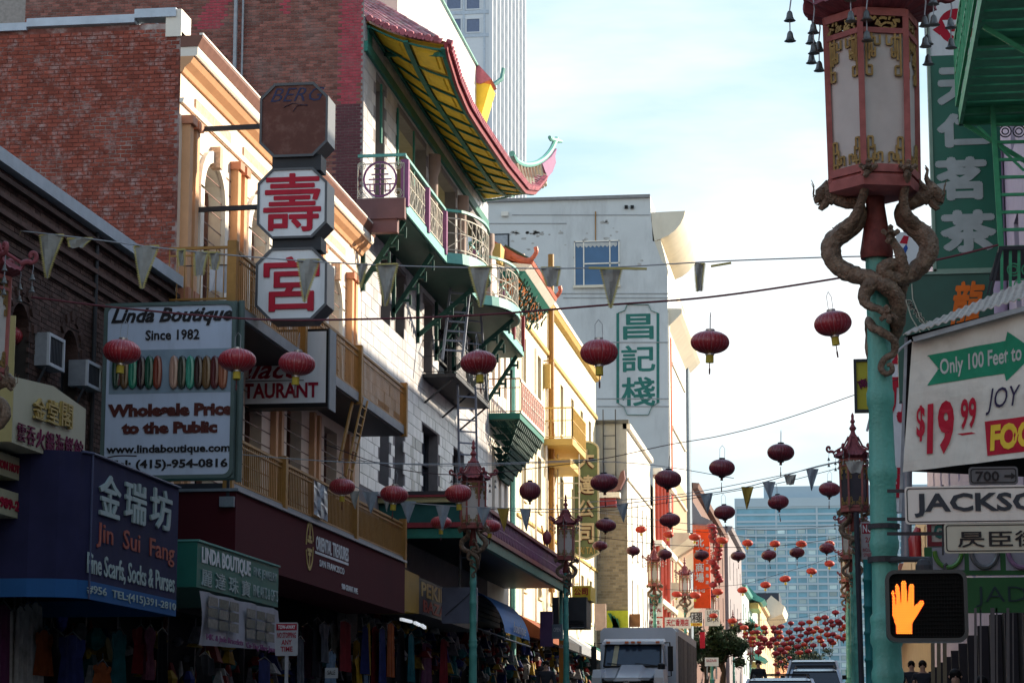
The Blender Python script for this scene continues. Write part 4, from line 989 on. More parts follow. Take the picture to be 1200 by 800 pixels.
b10 = far_building('grey_gabled_building', 'slate grey far building with a round louvre beside the glass tower', -9.9, 205, 232, 20.5, mat('far_grey', (.30,.27,.28), .8), dark_grey, 3, 4)
b11 = far_building('teal_building', 'teal and white ornate building with a green pagoda roof, far down the street', -9.9, 232, 275, 17.5, mat('far_tealwhite', (.50,.58,.55), .7, v=.25, s=.5), teal, 3, 7, ww=2.0, trim=teal)
for k in range(4):
    t = B(); z = 17.3-k*3.0; t.prism([(-9.9,250,z),(-8.6,250,z-.4),(-8.2,250,z-.1),(-9.0,250,z+.3),(-9.9,250,z+1.2)], (0,9,0)); t.build('pagoda_eave', teal, b11)
    t = B(); t.box(-9.9,250.2,z-1.0,-8.9,259,z-.42); t.build('gold_frieze', mustard, b11)
b12 = far_building('tan_building', 'sunlit tan building with a jutting cornice, farthest on the shop side', -9.6, 275, 330, 18.3, mat('far_tan', (.62,.46,.28), .7, v=.15, s=.6), brown_trim, 4, 8, ww=1.6)
t = B(); t.prism([(-9.6,300,17.6),(-7.6,300,18.4),(-7.3,300,19.3),(-9.0,300,20.6),(-9.6,300,20.0)], (0,20,0)); t.build('jutting_cornice', stucco_cream, b12)
b13 = thing('dark_slab_building', 'flat dark slate slab of a building rising between the tan cornice and the glass tower', 'building', (-13, 420, 5))
t = B(); t.box(-22, 420, 0, -11.2, 440, 28.5); t.build('wall', mat('slate_slab', (.045,.055,.075), .7, v=.05), b13)
for k in range(6): B().box(-21.8, 419.9, 9+k*3, -11.4, 420.0, 9.1+k*3).build('floor_line', dark_grey, b13)
b14 = far_building('orange_building', 'small orange building at the far end of the street under the lantern cluster', -9.2, 340, 400, 15.2, mat('far_orange', (.62,.26,.10), .7, v=.3, s=.5), brown_trim, 3, 6, ww=2.4)

# glass tower
WARP[0] = False
gt = thing('glass_tower', 'wide pale blue glass high-rise closing the end of the street', 'skyscraper', (-20, 1000, 0))
T = PL('Y', 1000.0); zt = P(930,583,1000).z; xa = P(861,600,1000).x; xb = P(1100,600,1000).x
tw = mat('tower_frame', (.42,.52,.58), .6, v=.05, s=.05); tg = mat('tower_glass', (.16,.36,.46), .3, v=.35, s=.06)
tg2 = mat('tower_glass_pale', (.42,.55,.56), .3, v=.2, s=.1, island=.35)
B().box(xa, 1000, 0, xb, 1040, zt).build('body', tg, gt)
t = B(); g2 = B(); random.seed(21); fl = 2.9; nf = int((zt-6)/fl)
for k in range(nf): t.pb(T, xa, 5+k*fl, xb, 5+k*fl+.9, .02, .35)
cw = 4.2; ncol = int((xb-xa)/cw)
for c in range(ncol+1): t.pb(T, xa+c*cw, 0, xa+c*cw+.55, zt-12, .02, .4)
t.pb(T, xa, zt-11.8, xb, zt-11.2, .02, .6); t.pb(T, xa, zt-3.6, xb, zt, .0, .7)
for c in range(0, ncol, 4): t.pb(T, xa+c*cw, zt-12, xa+c*cw+.8, zt-3, .02, .5)
tag(t.build('mullion_grid', tw, gt), kind='stuff')
for k in range(nf-4):
    for c in range(ncol):
        if (c % 3 != 2 or k % 2) and random.random() < .5: g2.pb(T, xa+c*cw+.8, 5+k*fl+1.1, xa+(c+1)*cw-.4, 5+(k+1)*fl-.1, .02, .12)
tag(g2.build('blind_window', tg2, gt), kind='stuff')
t = B(); t.box(xa-9, 1004, 0, xa, 1040, zt-14); t.box(xa+12, 1006, zt, xb, 1030, zt+5.5); t.build('setback_block', tw, gt)
# white tower
wt = thing('white_tower', 'white office tower with a fine window grid rising behind the pagoda eaves', 'skyscraper', (-50, 300, 0))
wtm = mat('tower_white', (.62,.66,.70), .6, v=.03); x0 = P(500,100,300).x; x1 = P(573,100,300).x; y1 = x1/((613-990)/2840.)
B().box(x0-20, 300, 0, x1, y1, 140).build('body', wtm, wt)
T = PL('Y', 300.0); TX = PL('X', x1)
for (u0,v0,u1,v1) in ((524,-12,540,11),(547,-12,562,11),(527,23,540,38),(547,23,562,38),(524,-50,540,-28),(547,-50,562,-28)):
    a0,b0,a1,b1_ = T.rect(u0,v0,u1,v1); q = B()
    for e in ((a0-.15,b0-.15,a1+.15,b0),(a0-.15,b1_,a1+.15,b1_+.15),(a0-.15,b0,a0,b1_),(a1,b0,a1+.15,b1_)): q.pb(T,*e,.0,.12)
    w_ = q.build('window', wtm, wt); B().quad(T.pt(a0,b0,.03),T.pt(a1,b0,.03),T.pt(a1,b1_,.03),T.pt(a0,b1_,.03)).build('pane', mat('tower_pane', (.10,.14,.24), .15), w_)
t = B()
for v in (15,42,): a0,b0,a1,b1_ = T.rect(500,v,573,v+4); t.pb(T,a0,b0,a1,b1_,.0,.1)
for u in (543,567): a0,b0,a1,b1_ = T.rect(u,-80,u+1.5,300); t.pb(T,a0,40,a1,b1_,.0,.12)
t.build('facade_band', mat('tower_band', (.45,.52,.6), .6), wt)
q = B(); n = 9
for i in range(n):
    ya = 300+(y1-300)*(i+.35)/n; yb = ya+(y1-300)/n*.5
    z = 60
    while z < 125: q.pb(TX, ya, z, yb, z+1.5, -.02, .03); z += 2.6
tag(q.build('window_grid', mat('tower_slit', (.33,.36,.42), .4), wt), kind='stuff')
q = B()
for i in range(n+1):
    ya = 300+(y1-300)*i/n; q.pb(TX, ya-.25, 40, ya+.25, 139, .01, .5)
q.build('fin', wtm, wt)

# ================================================================== LEFT: signs and awnings
# cream box sign 金堂閣
bs = thing('restaurant_box_sign', 'cream box sign with gold and purple Chinese lettering, on the dark brick building', 'sign', (-10.8, 31, 5.4))
X1 = PL('X', -10.2); a0, b0 = X1.ab(14, 519); _, bt1 = X1.ab(17, 443); a1 = X1.ab(100, 500)[0]; btr = X1.ab(100, 479)[1]; am = X1.ab(62, 460)[0]; btm = X1.ab(62,452)[1]
bt1 = X1.ab(14,440)[1]
boxm = mat('sign_box_cream', (.42,.40,.29), .5, v=.04)
b0 = (b0+X1.ab(100,549)[1])/2
t = B(); t.prism([X1.pt(a0,b0), X1.pt(a1,b0), X1.pt(a1,btr), X1.pt(am,btm), X1.pt(a0,bt1)], (-1.7,0,0)); t.build('box', boxm, bs)
t = B(); t.prism([X1.pt(a0-.012,b0+.01), X1.pt(a0-.012,b0+1.6), V((-12.0,a0-.012,b0+1.6)), V((-12.0,a0-.012,b0+.01))], (0,-.02,0)); t.build('side_face', mat('sign_side_yellow', (.45,.38,.17), .5), bs)
X1b = PL('X', -10.19)
def slant(s, pl, px, m, parent, bold=.02, depth=.02, n=None, d=.003):
    """one character after another along a receding face; px = (u0,v0top,v0bot, u1,v1top,v1bot)"""
    u0,t0,q0,u1,t1,q1 = px; n = len(s)
    for i, ch in enumerate(s):
        if ch == ' ': continue
        f0, f1 = (i+.08)/n, (i+.92)/n
        ua, ub = u0+(u1-u0)*f0, u0+(u1-u0)*f1; fa = (f0+f1)/2
        va, vb = t0+(t1-t0)*fa, q0+(q1-q0)*fa; um = (ua+ub)/2
        A0, A1 = pl.ab(ua, va)[0], pl.ab(ub, va)[0]; Z1, Z0 = pl.ab(um, va)[1], pl.ab(um, vb)[1]
        text(ch, pl, A0, Z0, A1, Z1, d, m, parent, bold=bold, depth=depth)
slant('金堂閣', X1b, (37,465,490,84,474,504), letter_gold, bs, .015, .03)
slant('雲吞火鍋海鮮館', X1b, (19,495,515,97,517,546), mat('letter_purple', (.13,.012,.05), .6), bs, 0)
for (u0,v0,u1,v1a,v1b,s,ch) in ((-30,536,69,556,578,'WONTON HOT POT RESTAURANT',0),(-30,574,38,586,612,'TEL 989-2638',0)):
    pl = PL('X', -10.5); A0 = pl.ab(u0,v0)[0]; A1 = pl.ab(u1,v1a)[0]; Z1 = pl.ab(u1,v1a-3)[1]; Z0 = pl.ab(u1,v1b)[1]
    q = thing('lower_sign_panel', 'cream panel lettered in dark red, '+('directly under the cream box sign' if s[0]=='W' else 'lowest, with a phone number'), 'sign', (-10.7, 30, Z0))
    B().box(-12, A0, Z0, -10.5, A1, Z1).build('panel', mat('panel_cream', (.35,.33,.22), .5), q)
    text(s, pl, A0+.3, Z0+.08, A1-.05, Z1-.1, .004, letter_dkred, q, bold=.04)
# navy corner awning
na = thing('navy_awning', 'navy shop awning with pale Chinese characters and a brighter blue valance', 'awning', (-10.5, 32, 3.4))
X2 = PL('X', -9.7)
yA = X2.ab(103, 600)[0]; yB = X2.ab(209, 600)[0]; zt0 = X2.ab(209,571)[1]; zb = X2.ab(207,722)[1]; zv = X2.ab(207,703)[1]
t = B(); prof = []
fr = [(-11.9, 0), (-10.2, 0)]
cur = [V((-12.0, yA-.45, 0)), V((-10.35, yA-.42, 0)), V((-10.0, yA-.32, 0)), V((-9.78, yA-.12, 0)), V((-9.7, yA+.1, 0)), V((-9.7, yB, 0)), V((-12.0, yB, 0))]
for a, b in zip(cur, cur[1:]): t.quad(a+V((0,0,zv)), b+V((0,0,zv)), b+V((0,0,zt0)), a+V((0,0,zt0)))
t.add([p+V((0,0,zt0)) for p in cur], [tuple(range(7))]); t.build('canvas', blue_aw, na)
t = B()
for a, b in zip(cur, cur[1:]): t.quad(a+V((0,0,zb)), b+V((0,0,zb)), b+V((0,0,zv)), a+V((0,0,zv)))
t.build('valance', blue_aw2, na)
t = B(); t.tube([p+V((.02,0,zt0)) for p in cur[3:6]], .02, 6); t.tube([cur[4]+V((.015,0,zb)), cur[4]+V((.015,0,zt0))], .015, 6); t.build('frame_tube', mat('awning_edge', (.06,.07,.13), .5), na)
slant('金瑞坊', X2, (113,553,603,203,577,624), mat('letter_pale', (.30,.38,.38), .5), na, .02)
text('Jin  Sui  Fang', X2, X2.ab(110,630)[0]+.1, zv+.46, yB-.2, zv+.80, .004, mat('letter_rust', (.30,.07,.05), .6), na, bold=.01)
text('Fine Scarfs, Socks & Purses', X2, X2.ab(100,668)[0]+.05, zv+.05, yB-.15, zv+.37, .004, mat('letter_pale', (.3,.38,.38)), na, bold=.015)
text('#956  TEL:(415)391-2810', X2, X2.ab(100,695)[0]+.05, zb+.05, yB-.05, zv-.05, .004, mat('letter_pale', (.3,.38,.38)), na, bold=.01)
# bracelet sign
ls = thing('boutique_sign', 'big white projecting sign for a boutique with a row of coloured bracelets', 'sign', (-10.8, 36.8, 6))
Y1 = PL('Y', 36.8); a0,b0,a1,b1_ = Y1.rect(123,356,275,562)
t = B(); t.pb(Y1, a0, b0, a1, b1_, -.32, -.02); t.build('box', mat('sign_frame_green', (.10,.14,.13), .5), ls)
t = B()
rr = .12
def rrect(a0,b0,a1,b1,r,n=5):
    out = []
    for cx,cy,t0 in ((a1-r,b0+r,-90),(a1-r,b1-r,0),(a0+r,b1-r,90),(a0+r,b0+r,180)):
        for k in range(n+1): a = R(t0+90*k/n); out.append((cx+r*math.cos(a), cy+r*math.sin(a)))
    return out
fa = rrect(a0,b0,a1,b1_,.14); fb = rrect(a0+.06,b0+.06,a1-.06,b1_-.06,.11); n = len(fa)
t.add([Y1.pt(*p,.03) for p in fa]+[Y1.pt(*p,.03) for p in fb]+[Y1.pt(*p,-.02) for p in fa], [(i,(i+1)%n,n+(i+1)%n,n+i) for i in range(n)]+[(2*n+i,2*n+(i+1)%n,(i+1)%n,i) for i in range(n)])
t.build('rim', mat('sign_frame_green', ()), ls)
t = B(); t.add([Y1.pt(*p,.005) for p in fb], [tuple(range(n))]); t.build('face', mat('sign_face_shaded', (.50,.57,.70), .4, v=.03, s=2, dirt=.3, dc=(.28,.31,.36), ds=2.5, streak=6), ls)  # white face; the bluish cast of the shade is put into its colour
for s, bx, m_, k in (('Linda Boutique',(131,362,273,384),letter_blk,dict(bold=.03,shear=.35)), ('Since 1982',(171,387,234,399),letter_blk,dict(bold=.02)),
    ('Wholesale Price',(127,474,273,489),letter_brn,dict(bold=.06)), ('to the Public',(143,495,255,509),letter_brn,dict(bold=.06)),
    ('www.lindaboutique.com',(125,522,270,534),letter_blk,dict(bold=.03)), ('Tel: (415)-954-0816',(128,539,267,552),letter_blk,dict(bold=.03))):
    textp(s, Y1, *bx, .012, m_, ls, **k)
a0_,b0_,a1_,b1s = Y1.rect(129,411,272,462); B().quad(*[Y1.pt(x,y,.009) for x,y in ((a0_,b0_),(a1_,b0_),(a1_,b1s),(a0_,b1s))]).build('photo_ground', mat('photo_ground', (.22,.30,.37), .4, v=.15, s=4), ls)
cols = [(.02,.05,.03),(.12,.06,.02),(.02,.22,.13),(.03,.012,.015),(.015,.09,.05),(.22,.04,.02),None,(.42,.24,.17),(.04,.05,.03),(.05,.30,.20),(.04,.02,.015),(.15,.08,.03),(.10,.02,.02),(.3,.1,.05)]
for i, cc in enumerate(cols):
    if cc is None: continue
    u = 137+i*9.6; c_ = Y1.ab(u, 436.5); t = B(); pts = []
    for k in range(25):
        a = 2*math.pi*k/24; pts.append(Y1.pt(c_[0]+.034*math.cos(a), c_[1]+.235*math.sin(a), .03+.0*math.sin(a)))
    t.tube(pts, .046, 8, cap=False); t.build('bracelet', mat('bracelet_%d' % i, cc, .2, coat=.6), ls, True)
t = B(); t.tube([Y1.pt(a1+.05,b0-.05,-.15), Y1.pt(a1+.05,b1_+.02,-.15)], .055, 8); t.build('mounting_post', mat('sign_frame_green', ()), ls)
# flood light
fl = thing('flood_light', 'small grey flood light on an arm in front of the bracelet sign', 'lamp', P(174,535,37))
fp = P(174,546,37); t = B(); t.hexa([fp+V(q) for q in ((-.12,-.06,-.07),(.1,-.09,-.05),(.12,.06,-.09),(-.1,.08,-.1),(-.11,-.05,.07),(.1,-.08,.09),(.11,.05,.06),(-.1,.07,.05))]); t.build('head', steel, fl)
t = B(); t.bar(fp+V((0,.05,.05)), fp+V((0,.05,.4)), .03); t.tube([fp+V((0,.05,.3)), fp+V((-.4,.2,.32)), fp+V((-1.0,.6,.3)), fp+V((-1.6,.8,.1))], .018, 6); t.hexa([fp+V((x,y,z)) for z in (.28,.42) for x,y in ((-.05,0),(.05,0),(.05,.1),(-.05,.1))]); t.build('arm', dark_grey, fl)
fl2 = thing('flood_light', 'second small flood light, below the corner post of the bracelet sign', 'lamp', P(267,583,41))
fp = P(267,588,41); t = B(); t.box(fp.x-.13,fp.y-.1,fp.z-.09,fp.x+.13,fp.y+.1,fp.z+.09); t.build('head', steel, fl2); t = B(); t.bar(fp+V((0,0,.08)), fp+V((0,0,.4)), .05); t.build('arm', dark_grey, fl2)
# long-life octagon sign
os_ = thing('octagon_sign', 'stack of three octagonal boxes, two with red Chinese characters, a blank brown one on top', 'sign', (-10.3, 43.0, 8.5))
Y2 = PL('Y', 43.0)
def octo(u0,v0,u1,v1,face,rim,cut=18):
    A0,Z0,A1,Z1 = Y2.rect(u0,v0,u1,v1); c = (A1-A0)*cut/86; o_ = [(A0+c,Z0),(A1-c,Z0),(A1,Z0+c),(A1,Z1-c),(A0+c*0,Z1-c),(A0,Z0+c)]
    o_ = [(A0+c,Z0),(A1-c,Z0),(A1,Z0+c),(A1,Z1-c),(A1-c,Z1),(A0+c,Z1),(A0,Z1-c),(A0,Z0+c)]
    B().prism([Y2.pt(*p,.1) for p in o_], (0,.62,0)).build('octagon_box', rim, os_)
    cx, cz = (A0+A1)/2, (Z0+Z1)/2; i_ = [(cx+(x-cx)*.935, cz+(z-cz)*.935) for x, z in o_]
    m_ = B(); n=8; m_.add([Y2.pt(*p,.102) for p in o_]+[Y2.pt(*p,.102) for p in i_]+[Y2.pt(*p,.14) for p in o_]+[Y2.pt(*p,.14) for p in i_], [(2*n+i,2*n+(i+1)%n,3*n+(i+1)%n,3*n+i) for i in range(n)]+[(i,(i+1)%n,2*n+(i+1)%n,2*n+i) for i in range(n)]+[(n+i,n+(i+1)%n,3*n+(i+1)%n,3*n+i) for i in range(n)]); m_.build('rim', rim, os_)
    B().add([Y2.pt(*p,.115) for p in i_], [tuple(range(8))]).build('face', face, os_); return A0,Z0,A1,Z1
rimm = mat('octagon_frame', (.045,.05,.062), .4, coat=.2)
bf = mat('brown_face', (.12,.045,.035), .5, v=.12, s=5, dirt=.5, dc=(.22,.13,.11), ds=5)
octo(307,101,386,187,bf,rimm); octo(304,200,385,282,sign_w,rimm); octo(302,293,385,378,sign_w,rimm)
for v0,v1 in ((184,202),(280,295)): A0,Z0,A1,Z1 = Y2.rect(320,v0,377,v1); B().pb(Y2,A0,Z0,A1,Z1,-.4,.06).build('neck', dark_grey, os_)
textp('壽', Y2, 311, 206, 378, 274, .12, letter_red, os_, bold=.012, depth=.01); textp('宮', Y2, 311, 303, 376, 367, .12, letter_red, os_, bold=.012, depth=.02)
for i, (gx, g) in enumerate((('BERG', (319,106,382,122)),)): textp(g and gx, Y2, *g, .118, mat('graffiti_blue', (.03,.035,.09), .5), os_, bold=-.005, shear=.4, depth=.004, name='graffiti')
t = B()
for p in (((334,128),(345,123),(362,126)),((345,133),(350,126),(362,125))):
    for q, r in zip(p, p[1:]): t.bar(Y2.pt(*Y2.ab(*q),.121), Y2.pt(*Y2.ab(*r),.121), .03, .004)
t.build('graffiti_mark', MATS['graffiti_blue'], os_)
for v in (151, 245): t = B(); A_, Z_ = Y2.ab(233, v+1); A2 = Y2.ab(306, v)[0]; t.bar((-12,43.0,Z_), (A2,43.0,Z_+.02), .085); t.bar((-12,43.0,Z_-.12),(-12,43.0,Z_+.12),.16); t.build('support_arm', dark_grey, os_)
# grand palace sign
gp = thing('palace_restaurant_sign', 'white projecting sign with dark red script, ending in RESTAURANT, in a black frame', 'sign', (-10.9, 47.5, 7.6))
Y3 = PL('Y', 47.5); a0,b0,a1,b1_ = Y3.rect(255,388,385,479)
B().pb(Y3,a0,b0,a1,b1_,-.5,0).build('box', black, gp); a0,b0,a1,b1_ = Y3.rect(256,391,382,474); B().quad(*[Y3.pt(x,y,.006) for x,y in ((a0,b0),(a1,b0),(a1,b1_),(a0,b1_))]).build('face', sign_w, gp)
textp('Grand', Y3, 262, 396, 335, 418, .01, letter_dkred, gp, bold=.015, shear=.45); textp('Palace', Y3, 262, 422, 352, 445, .01, letter_dkred, gp, bold=.015, shear=.45)
textp('RESTAURANT', Y3, 258, 450, 373, 468, .01, letter_dkred, gp, bold=.03)
for v in (418.5, 446.5): A0,Z0,A1,Z1 = Y3.rect(284,v,356,v+.9); B().pb(Y3,A0,Z0,A1,Z1,.007,.014).build('rule', letter_blk, gp)
t = B(); a0,b0,a1,b1_ = Y3.rect(383,386,385,479); t.pb(Y3,a1,b0,a1+.03,b1_+.02,-.6,.02); t.build('side_frame', mat('steel_dark', (.16,.19,.22), .5), gp)
# green boutique awning
ga = thing('green_awning', 'green box awning lettered LINDA BOUTIQUE, under the navy one', 'awning', (-10.5, 39, 4))
X4 = PL('X', -9.8); yA, yB = X4.ab(231,650)[0], X4.ab(326,690)[0]; zt1 = (X4.ab(231,634)[1]+X4.ab(326,664)[1])/2; zb1 = (X4.ab(231,689)[1]+X4.ab(326,710)[1])/2
B().box(-12, yA, zb1, -9.8, yB, zt1).build('canvas', green_aw, ga)
B().box(-12, yA-.02, zt1, -9.77, yB+.02, zt1+.03).build('top_trim', mat('awning_trim', (.1,.28,.24), .5), ga)
H = zt1-zb1; Wd = yB-yA
text('LINDA BOUTIQUE', X4, yA+.25, zb1+H*.5, yA+Wd*.62, zb1+H*.92, .004, letter_wht, ga, bold=.03)
text('麗 達 珠 寶', X4, yA+.25, zb1+H*.06, yA+Wd*.62, zb1+H*.44, .004, mat('letter_pale', ()), ga, bold=.01)
text('FINE JEWELRY', X4, yA+Wd*.66, zb1+H*.55, yA+Wd*.97, zb1+H*.82, .004, mat('letter_pale', ()), ga); text('FINE ARTS & GIFTS', X4, yA+Wd*.66, zb1+H*.12, yA+Wd*.99, zb1+H*.4, .004, mat('letter_pale', ()), ga)
# hanging banner
hb = thing('hanging_banner', 'creased white banner printed with jewellery photos, hung beneath the green awning', 'banner', (-9.8, 38.5, 3.2))
t = B(); nn = 14; g = []
for j in range(6):
    row = []
    for i in range(nn+1):
        f = i/nn; top = X4.ab(231+94*f, 692+23*f); bot = X4.ab(234+92*f, 756+6*f); z = top[1]+(bot[1]-top[1])*j/5; row.append(X4.pt(yA+(yB-yA)*f, z, .05+.05*math.sin(i*1.7+j*.6)))
    g.append(row)
for j in range(5):
    for i in range(nn): t.quad(g[j][i], g[j+1][i], g[j+1][i+1], g[j][i+1])
t.build('cloth', mat('banner_white', (.34,.33,.36), .7), hb, True)
XB = PL('X', -9.68)
for k, (f0, f1) in enumerate(((.05,.42),(.5,.88))):
    for j in range(3):
        for i in range(3):
            A0 = yA+Wd*(f0+(f1-f0)*i/3); q = B(); z1_ = zb1-.12-j*.17-.05*(f0*2); q.pb(XB, A0, z1_-.14, A0+Wd*(f1-f0)/3*.85, z1_, 0, .006); q.build('printed_photo', mat('photo_dark_%d' % ((i+j)%2), (.10,.10,.08) if (i+j) % 2 else (.16,.15,.13), .5, v=.5, s=15), hb)
text('14K. & Jade Bracelets', XB, yA+.2, zb1-.82, yA+Wd*.46, zb1-.70, 0, mat('letter_violet', (.15,.03,.12), .5), hb, bold=.02); text('Co-Ting Silver Jewelry', XB, yA+Wd*.5, zb1-.84, yA+Wd*.93, zb1-.72, 0, mat('letter_violet', (.15,.03,.12)), hb, bold=.02)
# tow-away sign on the kerb
ta = thing('tow_away_sign', 'small white and red TOW-AWAY NO STOPPING ANY TIME sign beside the banner', 'sign', P(336,769,38))
Y4 = PL('Y', 38.0); a0,b0,a1,b1_ = Y4.rect(323,729,349,768)
t = B(); t.add([Y4.pt(*p,0) for p in rrect(a0,b0,a1,b1_,.03)]+[Y4.pt(*p,-.01) for p in rrect(a0,b0,a1,b1_,.03)], [tuple(range(24)), tuple(range(47,23,-1))]+[(i,(i+1)%24,24+(i+1)%24,24+i) for i in range(24)]); t.build('plate', mat('dull_white_plate', (.34,.34,.36), .5), ta)
A0,Z0,A1,Z1 = Y4.rect(324,730.5,348,738); B().pb(Y4,A0,Z0,A1,Z1,.002,.005).build('header', letter_dkred, ta)
for s, bx, m_ in (('TOW-AWAY',(326,732,346,736.5),letter_wht),('NO STOPPING',(325,740.5,347,747),letter_dkred),('ANY',(330,749,342,755),letter_dkred),('TIME',(329,757,343,763),letter_dkred)): textp(s, Y4, *bx, .006, m_, ta, bold=.02, depth=.003)
t = B(); t.bar(Y4.pt((a0+a1)/2,ground_z(38),-.03), Y4.pt((a0+a1)/2,b1_,-.03), .05); t.build('post', steel, ta)
# yellow/dark bazaar sign
bz = thing('bazaar_sign', 'dim mustard and charcoal shop sign with faded gold lettering, by the teal lamp post', 'sign', (-11, 60, 4.5))
X5 = PL('X', -10.9); yA2, yB2 = X5.ab(491,690)[0], X5.ab(560,715)[0]; z1_ = X5.ab(491,676)[1]; z0_ = X5.ab(491,718)[1]
B().box(-12, yA2-3.0, z0_-.02, -10.9, yA2, z1_+.05).build('yellow_panel', mat('dim_mustard', (.30,.18,.02), .5), bz)
B().box(-12, yA2+.003, z0_, -10.9, yB2, z1_).build('dark_panel', dark_grey, bz)
hh = z1_-z0_; text('PEKING', X5, yA2+.3, z0_+hh*.5, yA2+(yB2-yA2)*.55, z0_+hh*.92, .005, letter_gold, bz, bold=.03); text('BAZAAR', X5, yA2+.6, z0_+hh*.08, yA2+(yB2-yA2)*.58, z0_+hh*.42, .005, mat('letter_rust', ()), bz, bold=.03)
# grey blank board, blue awning, etc
gb_ = thing('blank_board', 'blank grey board crossed by a thin rod, behind the nearer teal post', 'sign', P(545,730,64))
Y6 = PL('Y', 64.0); a0,b0,a1,b1_ = Y6.rect(518,688,559,730); t = B(); t.add([Y6.pt(*p,.05) for p in rrect(a0,b0,a1,b1_,.05)]+[Y6.pt(*p,-.15) for p in rrect(a0,b0,a1,b1_,.05)], [tuple(range(24)), tuple(range(47,23,-1))]+[(i,(i+1)%24,24+(i+1)%24,24+i) for i in range(24)]); t.build('board', mat('board_lilac', (.13,.14,.19), .5), gb_)
t = B(); t.bar(Y6.pt(a0+.1,b0+.2,.08), Y6.pt(a1-.1,b1_-.1,.08), .02); t.bar(Y6.pt((a0+a1)/2,b1_,0), Y6.pt((a0+a1)/2,7.3,0), .04); t.build('rod', dark_grey, gb_)
g3 = thing('striped_fascia', 'dark tan slatted fascia panel under the green canopy', 'sign', PX(585,725,-11.4)); XX = PL('X', -11.4)
yA3, yB3 = XX.ab(560,700)[0], XX.ab(586,715)[0]; zz0, zz1 = XX.ab(562,727)[1], XX.ab(562,697)[1]
for k in range(5): B().box(-12, yA3, zz0+(zz1-zz0)*k/5, -11.4, yB3, zz0+(zz1-zz0)*(k+.85)/5).build('slat', mat('dim_tan', (.09,.075,.06), .7), g3)
ba = thing('blue_awning', 'bright blue curved canvas awning with white script, under the dark canopy', 'awning', PX(620,720,-10.6))
t = B(); ya, yb = 76.0, 76.3
nA = 10
for i in range(nA):
    t0, t1 = i/nA, (i+1)/nA
    def cu_(t, w): u = 602+34*t**1.5+ (26-18*t*0)*w*(.45+.1*t); v = 697+48*math.sin(t*1.45); return P(u-6*(1-t)*0+ (0), v+ (0 if not w else (3*(1-t)*0+1*t)), 76.0+w*3.0)
    t.quad(cu_(t0,0), cu_(t1,0), cu_(t1,1), cu_(t0,1))
t = B(); E = []
for i in range(nA+1):
    f = i/nA; E.append((-11.35+1.35*(1-math.cos(f*1.5)), 6.45-1.35*math.sin(f*1.5)))
E = [( -11.6+1.3*math.sin(f*1.45), 6.5-1.5*(1-math.cos(f*1.45))) for f in [i/nA for i in range(nA+1)]]
for (xa_, za), (xb_, zb_) in zip(E, E[1:]): t.quad((xa_,73.5,za),(xb_,73.5,zb_),(xb_,79.5,zb_),(xa_,79.5,za))
t.build('canvas', blue_br, ba, True)
text('boutique', PL('X', -10.28), 75.2, 5.15, 78.2, 5.6, 0, letter_wht, ba, bold=0, shear=.3)
t = B(); t.tube([(-10.3,73.5,4.98),(-10.3,79.5,4.98)], .03, 6); t.tube([(-10.3,73.5,5.0),(-12,73.5,5.6)], .02, 6); t.build('frame', steel, ba)
pk = thing('lilac_panel_sign', 'flat lilac panel sign hanging past the blue awning', 'sign', P(645,745,82)); Yk = PL('Y', 82.0); a0,b0,a1,b1_ = Yk.rect(633,716,648,757); B().pb(Yk,a0,b0,a1,b1_,-.05,.05).build('panel', mat('lilac_panel', (.13,.075,.17), .6), pk); a0,b0,a1,b1_ = Yk.rect(647,731,659,748); B().pb(Yk,a0,b0,a1,b1_,-.05,.06).build('plate', mat('bluegrey_plate', (.16,.2,.24), .5), pk); textp('OPEN', Yk, 649, 735, 657, 740, .07, letter_wht, pk)
yb_ = thing('yellow_company_sign', 'bright yellow corner sign with red Chinese characters above a charcoal box', 'sign', P(683,695,87)); Yc = PL('Y', 87.0)
a0,b0,a1,b1_ = Yc.rect(671,686,692,703); B().pb(Yc,a0,b0,a1,b1_,-1.8,0).build('board', letter_yel, yb_); textp('公司', Yc, 672.5, 688.5, 689, 697, .01, letter_red, yb_, bold=.02)
a0,b0,a1,b1_ = Yc.rect(668,697,697,736); Yd = PL('Y', 86.5)
cb = thing('charcoal_box_sign', 'charcoal box jutting out below the yellow company sign', 'sign', P(683,735,86)); B().pb(Yd,a0-.6,b0,a1-.25,b1_-.1,-1.6,0).build('box', dark_grey, cb); B().pb(Yd,a0+.1,b0-.0,a1-.35,b0+.02,-1.5,.03).build('lip', steel, cb)
for k in range(4): B().pb(Yd, a1-.9, b0+.05+k*.06, a1-.35, b0+.075+k*.06, .0, .02).build('louvre', black, cb)
# long strip of lit tubes
tb_ = thing('strip_light', 'dim row of white strip lights under the maroon shop band', 'lamp', P(485,728,60)); 
for (u0,v0,u1,v1) in ((470,725,482,728),(486,729,492,732),(494,732,498,735)): B().bar(P(u0,v0,60), P(u1,v1,61), .07).build('tube', mat('tube_lit', (.9,.95,1), .5, emit=.25), tb_)
